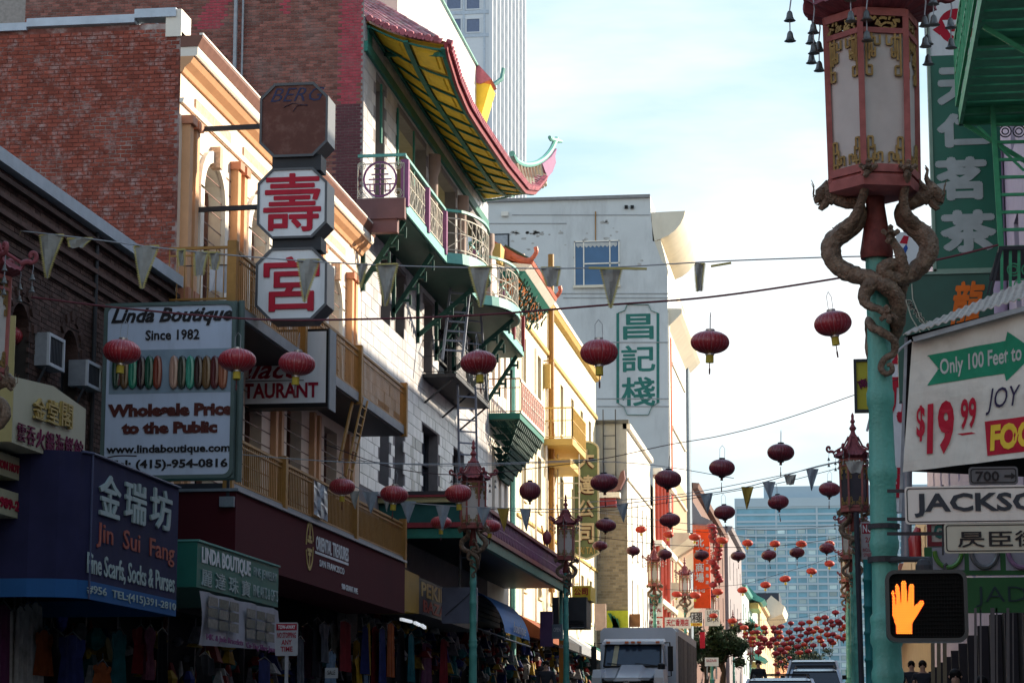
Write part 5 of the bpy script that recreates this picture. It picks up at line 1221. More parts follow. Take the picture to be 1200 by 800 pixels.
# storefronts and goods
def shopfront(name, label, y0, y1, z0, z1, side):
    t = thing(name, label, 'shop', (-13, (y0+y1)/2, z0)); q = B()
    q.box(-15.2, y0, z0, -15.0, y1, z1); q.box(-15.0, y0, z0, -12.05, y0+.12, z1); q.box(-15.0, y1-.12, z0, -12.05, y1, z1); q.box(-15, y0, z1-.1, -12.05, y1, z1); q.build('interior', dark_in, t)
    for k in range(int((y1-y0)/1.8)): B().box(-12.4, y0+.9+k*1.8, z0, -12.3, y0+.98+k*1.8, z1).build('door_frame', dark_grey, t)
    for k in range(3): q = B(); q.box(-14.9, y0+.3, z0+1.0+k*.7, -14.3, y1-.3, z0+1.05+k*.7); q.build('shelf', mat('shelf_wood', (.12,.08,.05), .7), t)
    rn = random.Random(int(y0*10)); cl = [('crimson',(.22,.02,.02)),('navy',(.02,.03,.14)),('mustard',(.4,.26,.03)),('grey',(.16,.16,.18)),('teal',(.02,.14,.15)),('white',(.4,.4,.4))]
    for nm_, cc_ in cl:
        q = B()
        for k in range(int((y1-y0)*3.2)):
            y = rn.uniform(y0+.3, y1-.3); x = rn.uniform(-12.9, -11.75); z = z1-rn.uniform(.25, 2.1); a, b, c = rn.uniform(.05,.22), rn.uniform(.08,.3), rn.uniform(.1,.45)
            if rn.random() < .5: q.hexa([(x-a,y-b,z-c),(x+a,y-b*.8,z-c),(x+a,y+b*.8,z-c*1.1),(x-a,y+b,z-c),(x-a*.4,y-b*.4,z),(x+a*.4,y-b*.4,z),(x+a*.4,y+b*.3,z),(x-a*.4,y+b*.4,z)])
            else: q.lathe((x,y,z-c), [(.02,0),(a*.8,c*.2),(a,c*.6),(a*.4,c)], 7)
        tag(q.build('merchandise', mat('goods_'+nm_, tuple(e*.6 for e in cc_), .7, v=.4, s=9, island=.4), t), kind='stuff')
    for k in range(3): B().lathe((-13.6, y0+(y1-y0)*(k+.5)/3, z1-.55), [(.01,0),(.05,.04),(.05,.08),(.01,.12)], 8).build('bulb', mat('warm_bulb', (1,.72,.4), .5, emit=5), t)
    return t
WARP[0] = True
shopfront('shopfront', 'dark open shop under the navy awning, hung with clothes', 24.0, 35.4, .5, 4.0, 0)
shopfront('shopfront', 'dark jewellery shop under the green awning', 35.5, 43.8, .9, 4.0, 0)
shopfront('shopfront', 'dark souvenir shop under the maroon band, full of hanging goods', 44.0, 59.9, 1.4, 4.2, 0)
shopfront('shopfront', 'dark arcade shop below the green pagoda canopy', 60.2, 87.9, 2.2, 6.2, 0)
shopfront('shopfront', 'dark shops at the foot of the yellow building', 88.2, 117, 2.8, 6.6, 0)
for k in range(5):
    aw = thing('shop_awning', ('rust','charcoal','grey','cream','green')[k]+' shop awning at the foot of the yellow building, '+('next to the narrow building','second along','in the middle of its row','second to last','last before the party wall')[k], 'awning', (-11.3, 91+k*5.7, 6)); mb = B(); y = 88.8+k*5.7; mb.prism([(-12,y,6.6),(-10.9,y,5.9),(-10.9,y,5.6),(-12,y,5.9)], (0,4.8,0)); mb.build('canvas', (mat('awning_rust', (.25,.07,.03), .8), dark_grey, steel, cream_lt, green_aw)[k], aw)
WARP[0] = False
random.seed(77)
gar_cols = [('crimson',(.20,.012,.02)),('navy',(.02,.03,.13)),('mustard yellow',(.42,.25,.02)),('black',(.015,.015,.02)),('grey',(.10,.11,.13)),('teal',(.02,.13,.15)),('pink',(.30,.10,.16)),('pale blue',(.16,.26,.36)),('rust orange',(.32,.08,.02)),('plum',(.10,.02,.07)),('white',(.42,.41,.40))]
pats = ['plain','faded','creased','long','short','boxy','narrow','wide','thin','loose']
def garment(p, w_, h_, cn_, cc, label):
    w_ *= 2.0; cc = tuple(q*.6 for q in cc)
    o = thing('hanging_garment', label, 'garment', p, 'clothes hanging outside the souvenir shops'); q = B(); n = 8; ph = random.random()*6
    top = [(-.5,0),(-.28,.06),(-.1,.04),(.1,.04),(.28,.06),(.5,0)]
    g = []
    for j in range(7):
        f = j/6; row = []
        for i in range(n+1):
            s = i/n-.5; ww = w_*(1.12 if f < .3 and h_ < 1 else .72+.25*f); z = p.z - f*h_ + (.06*(1-abs(s)*2) if j == 0 else 0); row.append(V((p.x+.05*math.sin(s*16+ph)*(.3+f), p.y+s*ww, z)))
        g.append(row)
    for j in range(6):
        for i in range(n): q.quad(g[j][i], g[j+1][i], g[j+1][i+1], g[j][i+1])
    q.build('cloth', mat('cloth_'+cn_.replace(' ','_'), cc, .9, v=.35, s=5), o, True)
    q = B(); q.tube([p+V((0,-w_*.4,.0)), p+V((0,0,.1)), p+V((0,w_*.4,.0))], .012, 5); q.tube([p+V((0,0,.1)), p+V((0,0,.2))], .01, 5); q.build('hanger', dark_grey, o); return o
G = [(360,735,.7,1.1,9,'plain plum top just past the tow-away sign'),(372,728,.5,1.2,3,'black top next to the plum one'),(380,733,.55,.8,4,'short grey top in the shop doorway row'),(391,732,.5,.75,10,'white boxed shirt with a picture panel'),(405,730,.9,1.1,0,'wide crimson jacket in the middle of the clothes row'),(418,752,.5,1.2,2,'yellow scarf among the crimson goods'),(428,735,.35,1.1,1,'narrow navy scarf beside a yellow one'),(432,732,.25,1.2,2,'thin mustard strip of cloth'),(440,736,.5,1.4,0,'narrow crimson cloth hung to the right of the mustard strip'),(448,738,.5,1.6,1,'long navy garment next to the rust coloured top'),(458,732,.6,1.3,8,'rust coloured top near the end of the maroon band'),(470,740,.6,1.3,3,'black top under the strip lights'),(388,765,.4,.7,7,'pale blue bag-like cloth low in the row'),(420,772,.5,.6,2,'low yellow cloth in the heap of goods'),(428,768,.35,.8,7,'pale blue scarf over the heap of goods'),(482,745,.5,1.2,5,'teal garment under the strip lights'),(500,755,1.1,1.6,9,'large plum cloth behind the lamp post'),(520,750,.7,1.3,0,'crimson cloth below the blank board'),(352,750,.5,1.6,4,'grey hanging trousers next to the tow-away sign')]
for u, v, w_, h_, ci, lb_ in G: garment(PX(u, v, -11.3-random.random()*.5), w_, h_, *gar_cols[ci], lb_)
for u, v, w_, h_, ci, lb_ in ((4,712,.35,1.3,9,'plum nightshirt at the edge of the picture under the navy awning'),(18,716,.22,1.3,10,'narrow white top, first of the pale row'),(24,714,.22,1.4,10,'second narrow white top in the pale row'),(32,712,.26,1.4,10,'white short sleeved top, third in the pale row'),(42,710,.34,1.35,10,'white top hanging in front of the pale row'),(52,742,.3,.6,8,'rust top in the dark beyond the white row'),(140,742,.3,.9,5,'teal top inside the dark shop'),(165,738,.4,.7,0,'crimson bag hanging at the back of the dark shop'),(176,738,.3,.8,6,'pink top hanging at the back of the dark shop'),(190,742,.4,1.1,3,'black dress at the corner of the dark shop'),(62,742,.6,.9,3,'black tops bunched in the shade'),(85,748,.5,.8,1,'navy tops bunched in the shade'),(120,780,.35,.3,8,'small rust orange box-like cloth low in the dark'),(240,770,.5,.9,3,'black bag under the white banner'),(310,775,.7,1.0,1,'navy backpack-like bag beside the banner')):
    garment(PX(u, v, -10.9-random.random()*.6), w_, h_, *gar_cols[ci], lb_)
for u, v, s_, m_, lb_ in ((388,757,.5,0,0),):
    pc = thing('price_card', 'small white price card among the clothes', 'card', P(388,787,47)); a = PL('Y', 47.0); a0,b0,a1,b1_ = a.rect(381,782,396,794); B().pb(a,a0,b0,a1,b1_,0,.01).build('card', mat('card_white', (.4,.4,.4), .6), pc); textp('SALE', a, 384, 785, 393, 790, .012, letter_blk, pc)
# mid street shop items seen behind the second post
for u0,v0,u1,v1,Y,m_,nm,lb_,cat,tx in ((655,750,660,800,84,mat('sign_orange', (.45,.16,.03), .5),'vertical_paper_sign','narrow orange and white vertical paper sign beyond the canopy','sign','山東'),(743,-0,0,0,0,None,'','','','')):
    if not m_: continue
    pl = PL('Y', float(Y)); o = thing(nm, lb_, cat, P(u0,v1,Y)); a0,b0,a1,b1_ = pl.rect(u0,v0,u1,v1); B().pb(pl,a0,b0,a1,b1_,-.04,.0).build('board', m_, o); textp('山', pl, u0+.6, v0+4, u1-.6, v0+9, .01, letter_wht, o)
# street level signs beyond the truck
def plate(nm, lb_, u0,v0,u1,v1,Y,m_,texts,frame=None,th=.15):
    pl = PL('Y', float(Y)); o = thing(nm, lb_, 'sign', P(u0,v1,Y)); a0,b0,a1,b1_ = pl.rect(u0,v0,u1,v1); B().pb(pl,a0,b0,a1,b1_,-th,0).build('board', m_, o)
    if frame:
        q = B()
        for e in ((a0,b0,a1,b0+.05),(a0,b1_-.05,a1,b1_),(a0,b0+.05,a0+.05,b1_-.05),(a1-.05,b0+.05,a1,b1_-.05)): q.pb(pl,*e,.0,.04)
        q.build('frame', frame, o)
    for s, bx, tm, k in texts: textp(s, pl, *bx, .012, tm, o, **k)
    return o
plate('chemical_store_sign','white store sign with dark red lettering behind the second mid-street lantern post', 754,692,776,722,132,sign_warm,[('CATHAY',(757,707,771,711),letter_dkred,dict(bold=.03)),('CHEMICAL',(755,712.5,775,716.5),letter_dkred,dict(bold=.03)),('INC',(761,718,768,721),letter_dkred,dict(bold=.03))])
plate('green_header_sign','green trapezoid topped panel above the white store sign', 756,696,774,706,131.8,mat('header_green', (.03,.16,.12), .5),[])
plate('gifts_sign','white GIFTS sign with dark red letters, just over the truck roof', 753,724,776,738,131.5,sign_warm,[('GIFTS',(756,727,773,731),letter_dkred,dict(bold=.03)),('SOUVENIRS',(755,733,775,736),letter_dkred,dict(bold=.02))])
plate('red_character_sign','long white sign with small red Chinese characters over the truck roof', 779,723,809,736,133,sign_warm,[('天仁香港店',(781,725,807,733),letter_red,dict(bold=.02))])
plate('square_character_sign','square white sign with one bold black character and a yellow foot', 809,717,823,733,134,sign_w,[('棧',(811,718,822,729),letter_blk,dict(bold=.01))],black)
plate('yellow_foot_sign','yellow strip under the square black character sign', 809.5,729.5,822.5,733,133.8,letter_yel,[('$1.99',(812,730.3,820,732.5),letter_red,dict(bold=.03))])
plate('bar_sign','cream sign with bold black letters beside the square character sign', 826,714,843,733,135,sign_warm,[('LI PO',(829,715,842,720.5),letter_blk,dict(bold=.0)),('BAR',(829,722,842,728),letter_blk,dict(bold=.0))])
plate('red_strip_sign','narrow red vertical sign at the back corner of the truck', 820,740,826,759,120,letter_red,[])
rs_ = plate('scarlet_vertical_sign','tall scarlet vertical sign with white Chinese characters, far down the shop side', 812,620,832,712,150,red_sign,[(c_,(815,v,825,v+11),letter_wht,dict(bold=.025)) for c_, v in (('北',630),('京',643),('商',659),('場',671))]+[(c_,(827,v,830.5,v+4),letter_wht,dict(bold=.03)) for c_, v in (('中',640),('國',648),('工',656),('藝',664),('品',672),('店',680))]+[('B·J·G',(814,690,826,695),letter_wht,dict(bold=.03))],None,.4)
q = B(); q.bar(P(808,625,150.3), P(812,625,150.3), .12); q.bar(P(806,700,150.3), P(812,700,150.3), .12); q.build('wall_bracket', dark_grey, rs_)
# green/yellow chevron hoarding
ch = plate('chevron_hoarding','lime yellow hoarding with dark green diagonal bands beside the truck roof', 711,715,736,737,118,mat('lime_board', (.45,.50,.04), .5),[])
pl = PL('Y', 117.8)
for k in range(3): q = B(); a = [pl.pt(*pl.ab(u,v)) for u,v in ((712+k*4,718+k*3),(716+k*4,718+k*3),(726,736-k),(721-k*2,737))]; q.prism(a,(0,.1,0)); q.build('band', mat('band_green', (.02,.13,.08), .5), ch)
plate('timber_kiosk','brown timber kiosk front between the chevron hoarding and the white store sign', 736,719,750,734,119,mat('timber_brown', (.28,.13,.06), .7, v=.3),[])
plate('pink_arch_board','pale pink rounded board left of the chevron hoarding', 697,707,710,738,105,mat('pale_pink', (.55,.42,.36), .6),[])

# ================================================================== street lamps with dragons
def build_lamp(label, group):
    """local model, foot of the post at the origin; traced proportions: box 4.95-6.05 m up"""
    L = thing('street_lamp', label, 'street lamp', (0,0,0), group)
    q = B(); q.lathe((0,0,0), [(.19,0),(.19,.12),(.15,.18),(.15,.7),(.17,.75),(.12,.85),(.098,1.2),(.092,1.9),(.099,1.93),(.099,1.97),(.09,2.0),(.088,2.12),(.1,2.15),(.102,2.19),(.096,2.21),(.096,2.26),(.1,2.28),(.1,2.3),(.084,2.33),(.08,2.70),(.09,2.73),(.092,2.77),(.084,2.80),(.08,3.14),(.09,3.17),(.092,3.22),(.082,3.25),(.074,3.60),(.085,3.63),(.087,3.70),(.078,3.73),(.072,4.1),(.072,4.6)], 20); q.build('post', teal, L, True)
    q = B(); q.lathe((0,0,0), [(.10,4.56),(.105,4.6),(.098,4.64),(.08,4.75),(.06,4.9),(.06,4.97),(.16,5.0)], 16); q.build('collar', mat('collar_oxblood', (.13,.03,.025), .5, v=.3, s=20), L, True)
    # lantern box, six sided
    ph = R(-104); nb_ = 6; r0, r1, z0, z1 = .285, .30, 5.02, 6.08
    def C(k, r, z): a = ph+2*math.pi*k/6; return V((r*math.cos(a), r*math.sin(a), z))
    q = B(); q.lathe((0,0,0), [(.2,4.96),(.30,4.98),(.305,5.04),(.28,5.07)], 6, ph); q.build('base_ring', lamp_red, L)
    q = B()
    for k in range(6):
        q.bar(C(k,r0,5.04), C(k,r1,6.12), .038); 
        for z, th in ((5.09,.05),(5.98,.035),(6.1,.05)): q.bar(C(k,r0+(r1-r0)*(z-5)/1.1,z), C(k+1,r0+(r1-r0)*(z-5)/1.1,z), th*.7, th)
    q.build('frame', lamp_red, L)
    for k in range(6):
        a, b, c, d = C(k,r0-.012,5.09), C(k+1,r0-.012,5.09), C(k+1,r1-.012,5.98), C(k,r1-.012,5.98)
        B().quad(a,b,c,d).build('panel', frost, L)
        e = (b-a); n_ = V(((a+b).x,(a+b).y,0)).normalized(); W_ = e.length; ex = e.normalized()
        q = B(); o0 = a+n_*.012
        def S(x, y): return o0+ex*(x*W_)+V((0,0,y))+n_*(y*.013)
        def poly(pp):
            for m, n2 in zip(pp, pp[1:]): q.bar(S(*m), S(*n2), .013, .012)
        for mir in (0, 1):
            f = (lambda x: 1-x) if mir else (lambda x: x)
            top = [[(.07,.88),(.5,.88)],[(.07,.845),(.3,.845),(.3,.8),(.42,.8),(.42,.86)],[(.09,.88),(.09,.6),(.22,.6),(.22,.66),(.13,.66)],[(.22,.88),(.22,.72),(.3,.72),(.3,.78)],[(.16,.83),(.16,.70)],[(.14,.75),(.3,.75)]]
            bot = [[(.07,.02),(.5,.02)],[(.09,.02),(.09,.2),(.2,.2),(.2,.13),(.13,.13)],[(.07,.055),(.32,.055),(.32,.1),(.42,.1),(.42,.04)],[(.2,.02),(.2,.09),(.29,.09)],[(.24,.15),(.24,.05)]]
            for pp in top+bot: poly([(f(x), y) for x, y in pp])
        tag(q.build('fretwork', brass, L), kind='stuff')
        q = B(); rr_ = random.Random(k)
        for j in range(26):
            x, y = .08+rr_.random()*.84, .905+rr_.random()*.1; a_ = rr_.random()*6.28; p = S(x,y); q.bar(p, p+(ex*math.cos(a_)+V((0,0,1))*math.sin(a_))*.04, .014)
        tag(q.build('pierced_frieze', brass, L), kind='stuff')
    # pagoda roof: concave, with scalloped ribs
    q = B(); rows = [(.10,6.62),(.13,6.50),(.19,6.38),(.28,6.27),(.40,6.19),(.45,6.185)]; M = 96; vs = []; fs = []
    for j, (r, z) in enumerate(rows):
        for k in range(M):
            t = k/M*6; c_ = abs((t % 1)-.5)*2; rad = r*(.90+.10*c_**2) * (1+(.012 if k % 4 < 2 else -.012)*(j>0)); lift = (.10*c_**4)*(j/5)**2; a = ph+2*math.pi*k/M
            vs.append((rad*math.cos(a), rad*math.sin(a), z+lift-(.012 if k % 4 < 2 else 0)))
    for j in range(len(rows)-1):
        for k in range(M): fs.append((j*M+k, j*M+(k+1)%M, (j+1)*M+(k+1)%M, (j+1)*M+k))
    n0 = len(vs)
    for k in range(M): x, y, z = vs[(len(rows)-1)*M+k]; vs.append((x*.62, y*.62, 6.13))
    for k in range(M): fs.append(((len(rows)-1)*M+k, (len(rows)-1)*M+(k+1)%M, n0+(k+1)%M, n0+k))
    fs.append(tuple(range(n0, n0+M))); q.add(vs, fs); q.build('roof', lamp_roof, L)
    q = B()
    for k in range(6):
        a = ph+2*math.pi*k/6; d = V((math.cos(a), math.sin(a), 0)); pts = [(.40,6.27),(.47,6.30),(.53,6.29),(.57,6.33),(.565,6.385),(.525,6.40),(.505,6.37),(.52,6.345)]
        q.tube([V(p) for p in spline([tuple(d*r+V((0,0,z))) for r, z in pts], 3)], [.032]*6+[.026]*16, 8)
        q.tube([d*.1+V((0,0,6.62)), d*.2+V((0,0,6.42)), d*.42+V((0,0,6.28))], .022, 6)
    q.build('roof_scroll', lamp_roof, L, True)
    q = B(); q.lathe((0,0,0), [(.11,6.6),(.06,6.68),(.045,6.74),(.085,6.80),(.045,6.86),(.03,6.9),(.06,6.95),(.03,7.0),(.035,7.08),(.01,7.14)], 12); q.build('finial', lamp_roof, L, True)
    bellm = mat('bell_pewter', (.13,.13,.12), .4, .6, v=.3, s=30)
    for k in range(6):
        for s, dr, dz in ((0,0,0),(1,-.13,-.16)):
            a = ph+2*math.pi*(k+(.0 if s == 0 else .16))/6; d = V((math.cos(a), math.sin(a), 0))*(.535+dr); 
            for z in (6.10+dz*.6, 5.965+dz*.6): B().lathe(d+V((0,0,z)), [(.01,.065),(.018,.052),(.022,.026),(.03,.007),(.04,0)], 10).build('bell', bellm, L, True)
            q = B(); q.tube([d+V((0,0,6.32+dz*.3)), d+V((.01,0,6.24+dz*.5)), d+V((0,0,6.17+dz*.6))], .005, 5); q.tube([d+V((0,0,6.10+dz*.6)), d+V((0,0,6.03+dz*.6))], .004, 5); q.build('bell_hook', steel, L)
    # dragons, coiled under the box and round the post
    base = V((P(1030,400,15).x, 15, .1))
    def D(u, v, y): p = P(u, v, 15.0); x = p.x-base.x - (1031-1031)*0; return V((x, y, p.z-base.z))
    def limb(q, pts, k=6, n=12, bump=.2, bs=30):
        sp = spline(pts, k); q.tube([D(a,b,c) for a,b,c,_ in sp], [r*.9 for *_, r in sp], n, bump, bs)
    def claw(q, u, v, y, up=1, s=1):
        for du, dv, dy in ((-8,-5,-.02),(0,-9,-.05),(8,-5,-.02),(-3,7,-.05)):
            p = D(u,v,y); e = D(u+du*s, v+dv*up*s, y+dy*s); q.tube([p, p.lerp(e,.6)+V((0,-.02,0)), e], [.022,.02,.01], 6, .3, 30); q.lathe(e, [(.004,-.018),(.017,-.006),(.018,.006),(.004,.018)], 6)
    for side in (0, 1):
        q = B()
        if side == 0:
            limb(q, [(979,232,-.02,.05),(990,238,-.02,.045),(1003,240,-.02,.042),(1009,252,-.03,.05),(1000,266,-.03,.062),(985,276,-.03,.072),(975,288,-.03,.074),(975,302,-.04,.07),(984,316,-.06,.066),(1000,325,-.09,.062),(1020,331,-.12,.06),(1038,340,-.13,.062),(1050,352,-.09,.06),(1053,372,-.04,.052),(1048,392,.05,.045),(1036,405,.11,.04),(1022,396,.09,.036),(1019,376,.0,.034),(1022,386,-.08,.032),(1034,393,-.12,.03),(1048,403,-.09,.028),(1047,416,-.08,.026),(1036,424,-.1,.024),(1032,434,-.1,.022),(1038,441,-.1,.02),(1045,437,-.1,.018),(1044,430,-.1,.016),(1039,431,-.1,.012)])
            limb(q, [(988,272,-.06,.055),(1000,262,-.1,.044),(1008,246,-.14,.034),(1013,230,-.2,.03),(1017,214,-.26,.026)]); claw(q, 1017, 212, -.27)
            limb(q, [(1028,334,-.14,.05),(1018,340,-.14,.055),(1013,352,-.14,.046),(1016,362,-.15,.034),(1030,368,-.16,.028),(1040,373,-.16,.03)]); claw(q, 1041, 374, -.16, -1)
            hx, hv, sg = 966, 222, -1
        else:
            limb(q, [(1081,232,-.02,.05),(1070,238,0,.045),(1058,240,.04,.042),(1056,252,.05,.05),(1066,264,.0,.062),(1080,274,-.02,.072),(1088,288,-.03,.072),(1086,302,-.04,.07),(1076,316,-.05,.064),(1062,326,-.07,.058),(1046,330,-.12,.05),(1034,322,-.14,.05),(1046,314,-.12,.05),(1054,328,-.04,.05),(1054,350,.05,.045),(1044,372,.12,.04),(1024,384,.1,.034),(1018,404,.02,.03),(1020,420,.0,.024)])
            limb(q, [(1076,268,-.04,.05),(1062,256,-.1,.042),(1058,240,-.14,.034),(1060,226,-.18,.03),(1063,213,-.22,.026)]); claw(q, 1063, 211, -.23)
            limb(q, [(1058,325,-.1,.045),(1056,308,-.14,.04),(1050,295,-.15,.03),(1044,285,-.15,.026)]); claw(q, 1043, 283, -.15)
            hx, hv, sg = 1094, 222, 1
        q.build('dragon', bronze, L, True)
        h = B()
        def Hd(du, dv, dy=0): return D(hx+sg*du, hv+dv, -.02+dy)
        h.tube([Hd(-14,12), Hd(-7,7), Hd(-1,0), Hd(3,6), Hd(6,13)], [.05,.058,.056,.046,.03], 12, .15, 30)
        h.tube([Hd(3,6), Hd(7,12), Hd(10,14), Hd(11,11)], [.034,.03,.022,.012], 9)             # upper snout
        h.tube([Hd(-4,10), Hd(0,19), Hd(4,23), Hd(7,22)], [.034,.028,.02,.009], 8)            # lower jaw
        h.tube([Hd(3,14), Hd(7,19), Hd(10,18)], [.01,.007,.003], 5)                             # tongue
        for s in (-1, 1):
            h.tube([Hd(-5,-4,s*.025), Hd(-9,-13,s*.035), Hd(-7,-21,s*.03), Hd(-10,-26,s*.03)], [.02,.013,.008,.003], 7)
            h.tube([Hd(-9,2,s*.04), Hd(-15,-3,s*.06), Hd(-17,-9,s*.06)], [.02,.016,.003], 6)
            h.lathe(Hd(1,1,s*.045), [(.002,-.016),(.016,0),(.002,.016)], 8)
            h.tube([Hd(8,12,s*.015), Hd(13,8,s*.04), Hd(12,-1,s*.05), Hd(15,-8,s*.05)], [.006,.005,.004,.002], 5)
        h.build('dragon_head', bronze, L, True)
        s_ = B(); 
        for u, v in (((970,284),(971,296),(976,310),(990,322),(1008,331),(980,272)) if side == 0 else ((1092,282),(1093,296),(1088,310),(1076,322),(1064,331),(1086,270))): p = D(u,v,-.03); c_ = D(1000 if side==0 else 1060,290,-.03); d = (p-c_).normalized()*.035; s_.tube([p, p+d], [.016,.002], 5)
        s_.build('back_spine', bronze, L)
    return L
lamp0 = build_lamp('large dragon street lamp on a teal post at the corner, holding the street name signs', 'dragon street lamps along both kerbs')
bx_ = P(1030,400,15).x
lamp0.location = (bx_, 15.0, .1)
index_kids(lamp0)
for (u, Y, lab, X) in ((None,24.4,'dragon street lamp cut off by the picture edge, beside the cream restaurant sign',-9.15),(553,57.0,'dragon street lamp in front of the white tiled building and its green canopy',None),(665,78.0,'dragon street lamp in front of the sage green company sign',None),
    (None,112.0,'dragon street lamp just over the truck roof, first of the two beside the store signs',-8.65),(None,134.0,'dragon street lamp beside the scarlet vertical sign, with the square character sign next to it',-8.65),(None,158.0,'small dragon street lamp at the foot of the scarlet vertical sign',-8.5),(None,190,'tiny far dragon street lamp beyond the tree on the shop side',-8.5),(None,225,'tiniest dragon street lamp far down the shop side kerb',-8.5),
    (None,52.0,'dragon street lamp with dark smoked panels, just behind the near corner post',.33),(None,80.0,'dragon street lamp half hidden behind the smoked one, showing only its lower coils',.36),(None,108,'third dragon street lamp down the kerb behind the corner post',.3),(None,140,'farthest dragon street lamp down the kerb behind the corner post',.3)):
    x = X if X is not None else (u-990)/2840*Y
    c_ = copy_tree(lamp0, None, (x, Y, ground_z(Y)+.1)); c_['label'] = lab
    c_.rotation_euler = (0, 0, random.choice((0, R(12), R(-10))) )
# smoked panels on the one behind the corner post
for o in COL.objects:
    if o.parent and o.parent.get('label','').startswith('dragon street lamp with dark smoked') and o.name.startswith('panel'):
        m_ = o.data.copy(); m_.materials.clear(); m_.materials.append(mat('smoked_glass', (.055,.055,.065), .15)); o.data = m_

# ================================================================== lanterns
def build_lantern(name_mats, seg=120, fr=1):
    body, rib, cap, tas = name_mats
    L = thing('lantern', 'x', 'lantern', (0,0,0)); q = B(); nr = 14; nrib = 26; vs = []; fs = []
    M = seg
    for j in range(nr+1):
        t = -.5*math.pi*.86 + math.pi*.86*j/nr; r0 = .272*max(.0,math.cos(t))**.85+.006; z = .172*math.sin(t)/math.sin(.43*math.pi)
        for k in range(M):
            a = 2*math.pi*k/M; f = abs(math.sin(nrib*a/2)); r = r0*(.955+.05*f**.6); vs.append((r*math.cos(a), r*math.sin(a), z))
    for j in range(nr):
        for k in range(M): fs.append((j*M+k, j*M+(k+1)%M, (j+1)*M+(k+1)%M, (j+1)*M+k))
    q.add(vs, fs); q.build('body', body, L, False).data.shade_smooth()
    q = B()
    for i in range(nrib):
        a = 2*math.pi*i/nrib; pts = []
        for j in range(9):
            t = -.5*math.pi*.84 + math.pi*.84*j/8; r = (.272*max(0,math.cos(t))**.85+.006)*.972; pts.append((r*math.cos(a), r*math.sin(a), .172*math.sin(t)/math.sin(.43*math.pi)))
        q.tube(pts, .0045, 4, cap=False)
    tag(q.build('rib_wires', rib, L), kind='stuff')
    B().lathe((0,0,0), [(.065,.165),(.066,.205),(.05,.21)], 16).build('top_cap', cap, L, True); B().lathe((0,0,0), [(.05,-.205),(.066,-.2),(.065,-.165)], 16).build('bottom_cap', cap, L, True)
    q = B(); q.tube([(-.055,0,.2),(-.055,0,.40),(0,0,.47)], .0045, 5); q.tube([(.055,0,.2),(.055,0,.40),(0,0,.47)], .0045, 5); q.build('hanger', wire_l, L)
    q = B(); q.lathe((0,0,0), [(.058*fr,-.205-.115*fr),(.056*fr,-.205)], 20); q.build('fringe', tas, L)
    q = B(); q.tube([(0,0,-.3),(0,0,-.42)], .008, 5); q.lathe((0,0,-.5), [(.012,0),(.014,.08),(.006,.1)], 6); q.build('tassel', tassel_d, L)
    index_kids(L); return L
LA = build_lantern((lred, lrib, silver, tasselm)); LB = build_lantern((lred_b, lrib_b, dark_grey, tassel_d), 120, .5); LC = build_lantern((lred_c, mat('rib_sunlit', (.6,.25,.12), .5), silver, tasselm), 52); LD = build_lantern((mat('lantern_far_red', (.34,.03,.035), .5), lrib_b, dark_grey, tassel_d), 52)  # orange ribs carry sunlight in their colour
used_proto = set()
def lantern(pr, u, v, Y, w, label, group, sq=None, tilt=0):
    p = P(u, v, Y); s = w*Y/2840/.545*.98
    sc = (s, s, s) if not sq else (s*sq[0], s*sq[0], s*sq[1])
    if pr.name not in used_proto: used_proto.add(pr.name); o = pr; o.location = p; o.scale = sc
    else: o = copy_tree(pr, None, p, sc)
    o.scale = (o.scale[0]*random.uniform(.96,1.03), o.scale[1]*random.uniform(.96,1.03), o.scale[2]*random.uniform(.92,1.06)); o.rotation_euler = (R(random.uniform(-6,6)), R(random.uniform(-5,5)+tilt), random.random()*6.28)
    o['label'] = label; o['group'] = group; return o
def cable(label, pts, Y, m=wire_m, r=.011, name='cable', cat='cable'):
    """pts are (u, v) along a wire strung straight across the street at distance Y"""
    W_ = [tuple(P(u, v, Y)) for u, v in pts]
    q = B(); q.tube([V(p) for p in spline(W_, 8)], r, 5); o = q.build(name, m); return tag(o, label, cat)
g1 = 'big red lanterns strung across at the near wire'
cable('maroon wire across the near end of the street, carrying the big red lanterns', [(-60,339),(27,347),(143,361),(300,374),(420,374),(561,369),(702,358),(832,348),(976,327),(1100,304),(1170,287)], 34, wire_red, .016)
for u, v, w_, lab in ((143,412,46,'big red lantern in front of the bangles at the near side of the bracelet sign'),(278,422,46,'big red lantern over the green post edge of the bracelet sign'),(348,426,46,'big red lantern in front of the palace restaurant sign'),(561,425,46,'big red lantern in front of the dark iron fire escape'),(702,413,46,'big red lantern against the pale grey wall, beside the painted characters'),(832,401,46,'big red lantern against the sky, just beyond the tall grey building'),(976,379,46,'big red lantern against the sky near the dragon lamp'),(8,393,40,'big red lantern cut off by the picture edge behind the edge lamp')):
    lantern(LA, u, v, 34, w_, lab, g1)
g2_ = 'lanterns on the second wire'
cable('dark wire rising over the street to the corner lamp, carrying the second row of lanterns', [(380,520),(462,548),(540,556),(621,549),(708,537),(783,521),(846,510),(915,492),(1000,463),(1090,430)], 47.5, wire_m, .009)
lantern(LA, 401, 570, 47.5, 32, 'muted red lantern next to the ochre drop ladder', g2_); lantern(LA, 462, 579, 47.5, 34, 'muted red lantern beside the one at the drop ladder, over the lower balcony end', g2_)
lantern(LA, 537, 578, 47.5, 33, 'red lantern hanging against the pagoda street lamp by the tiled building', g2_); lantern(LB, 621, 575, 47.5, 25, 'narrow squashed shaded red lantern hanging between the two nearest shop side lamps', g2_, (1, 1.35))
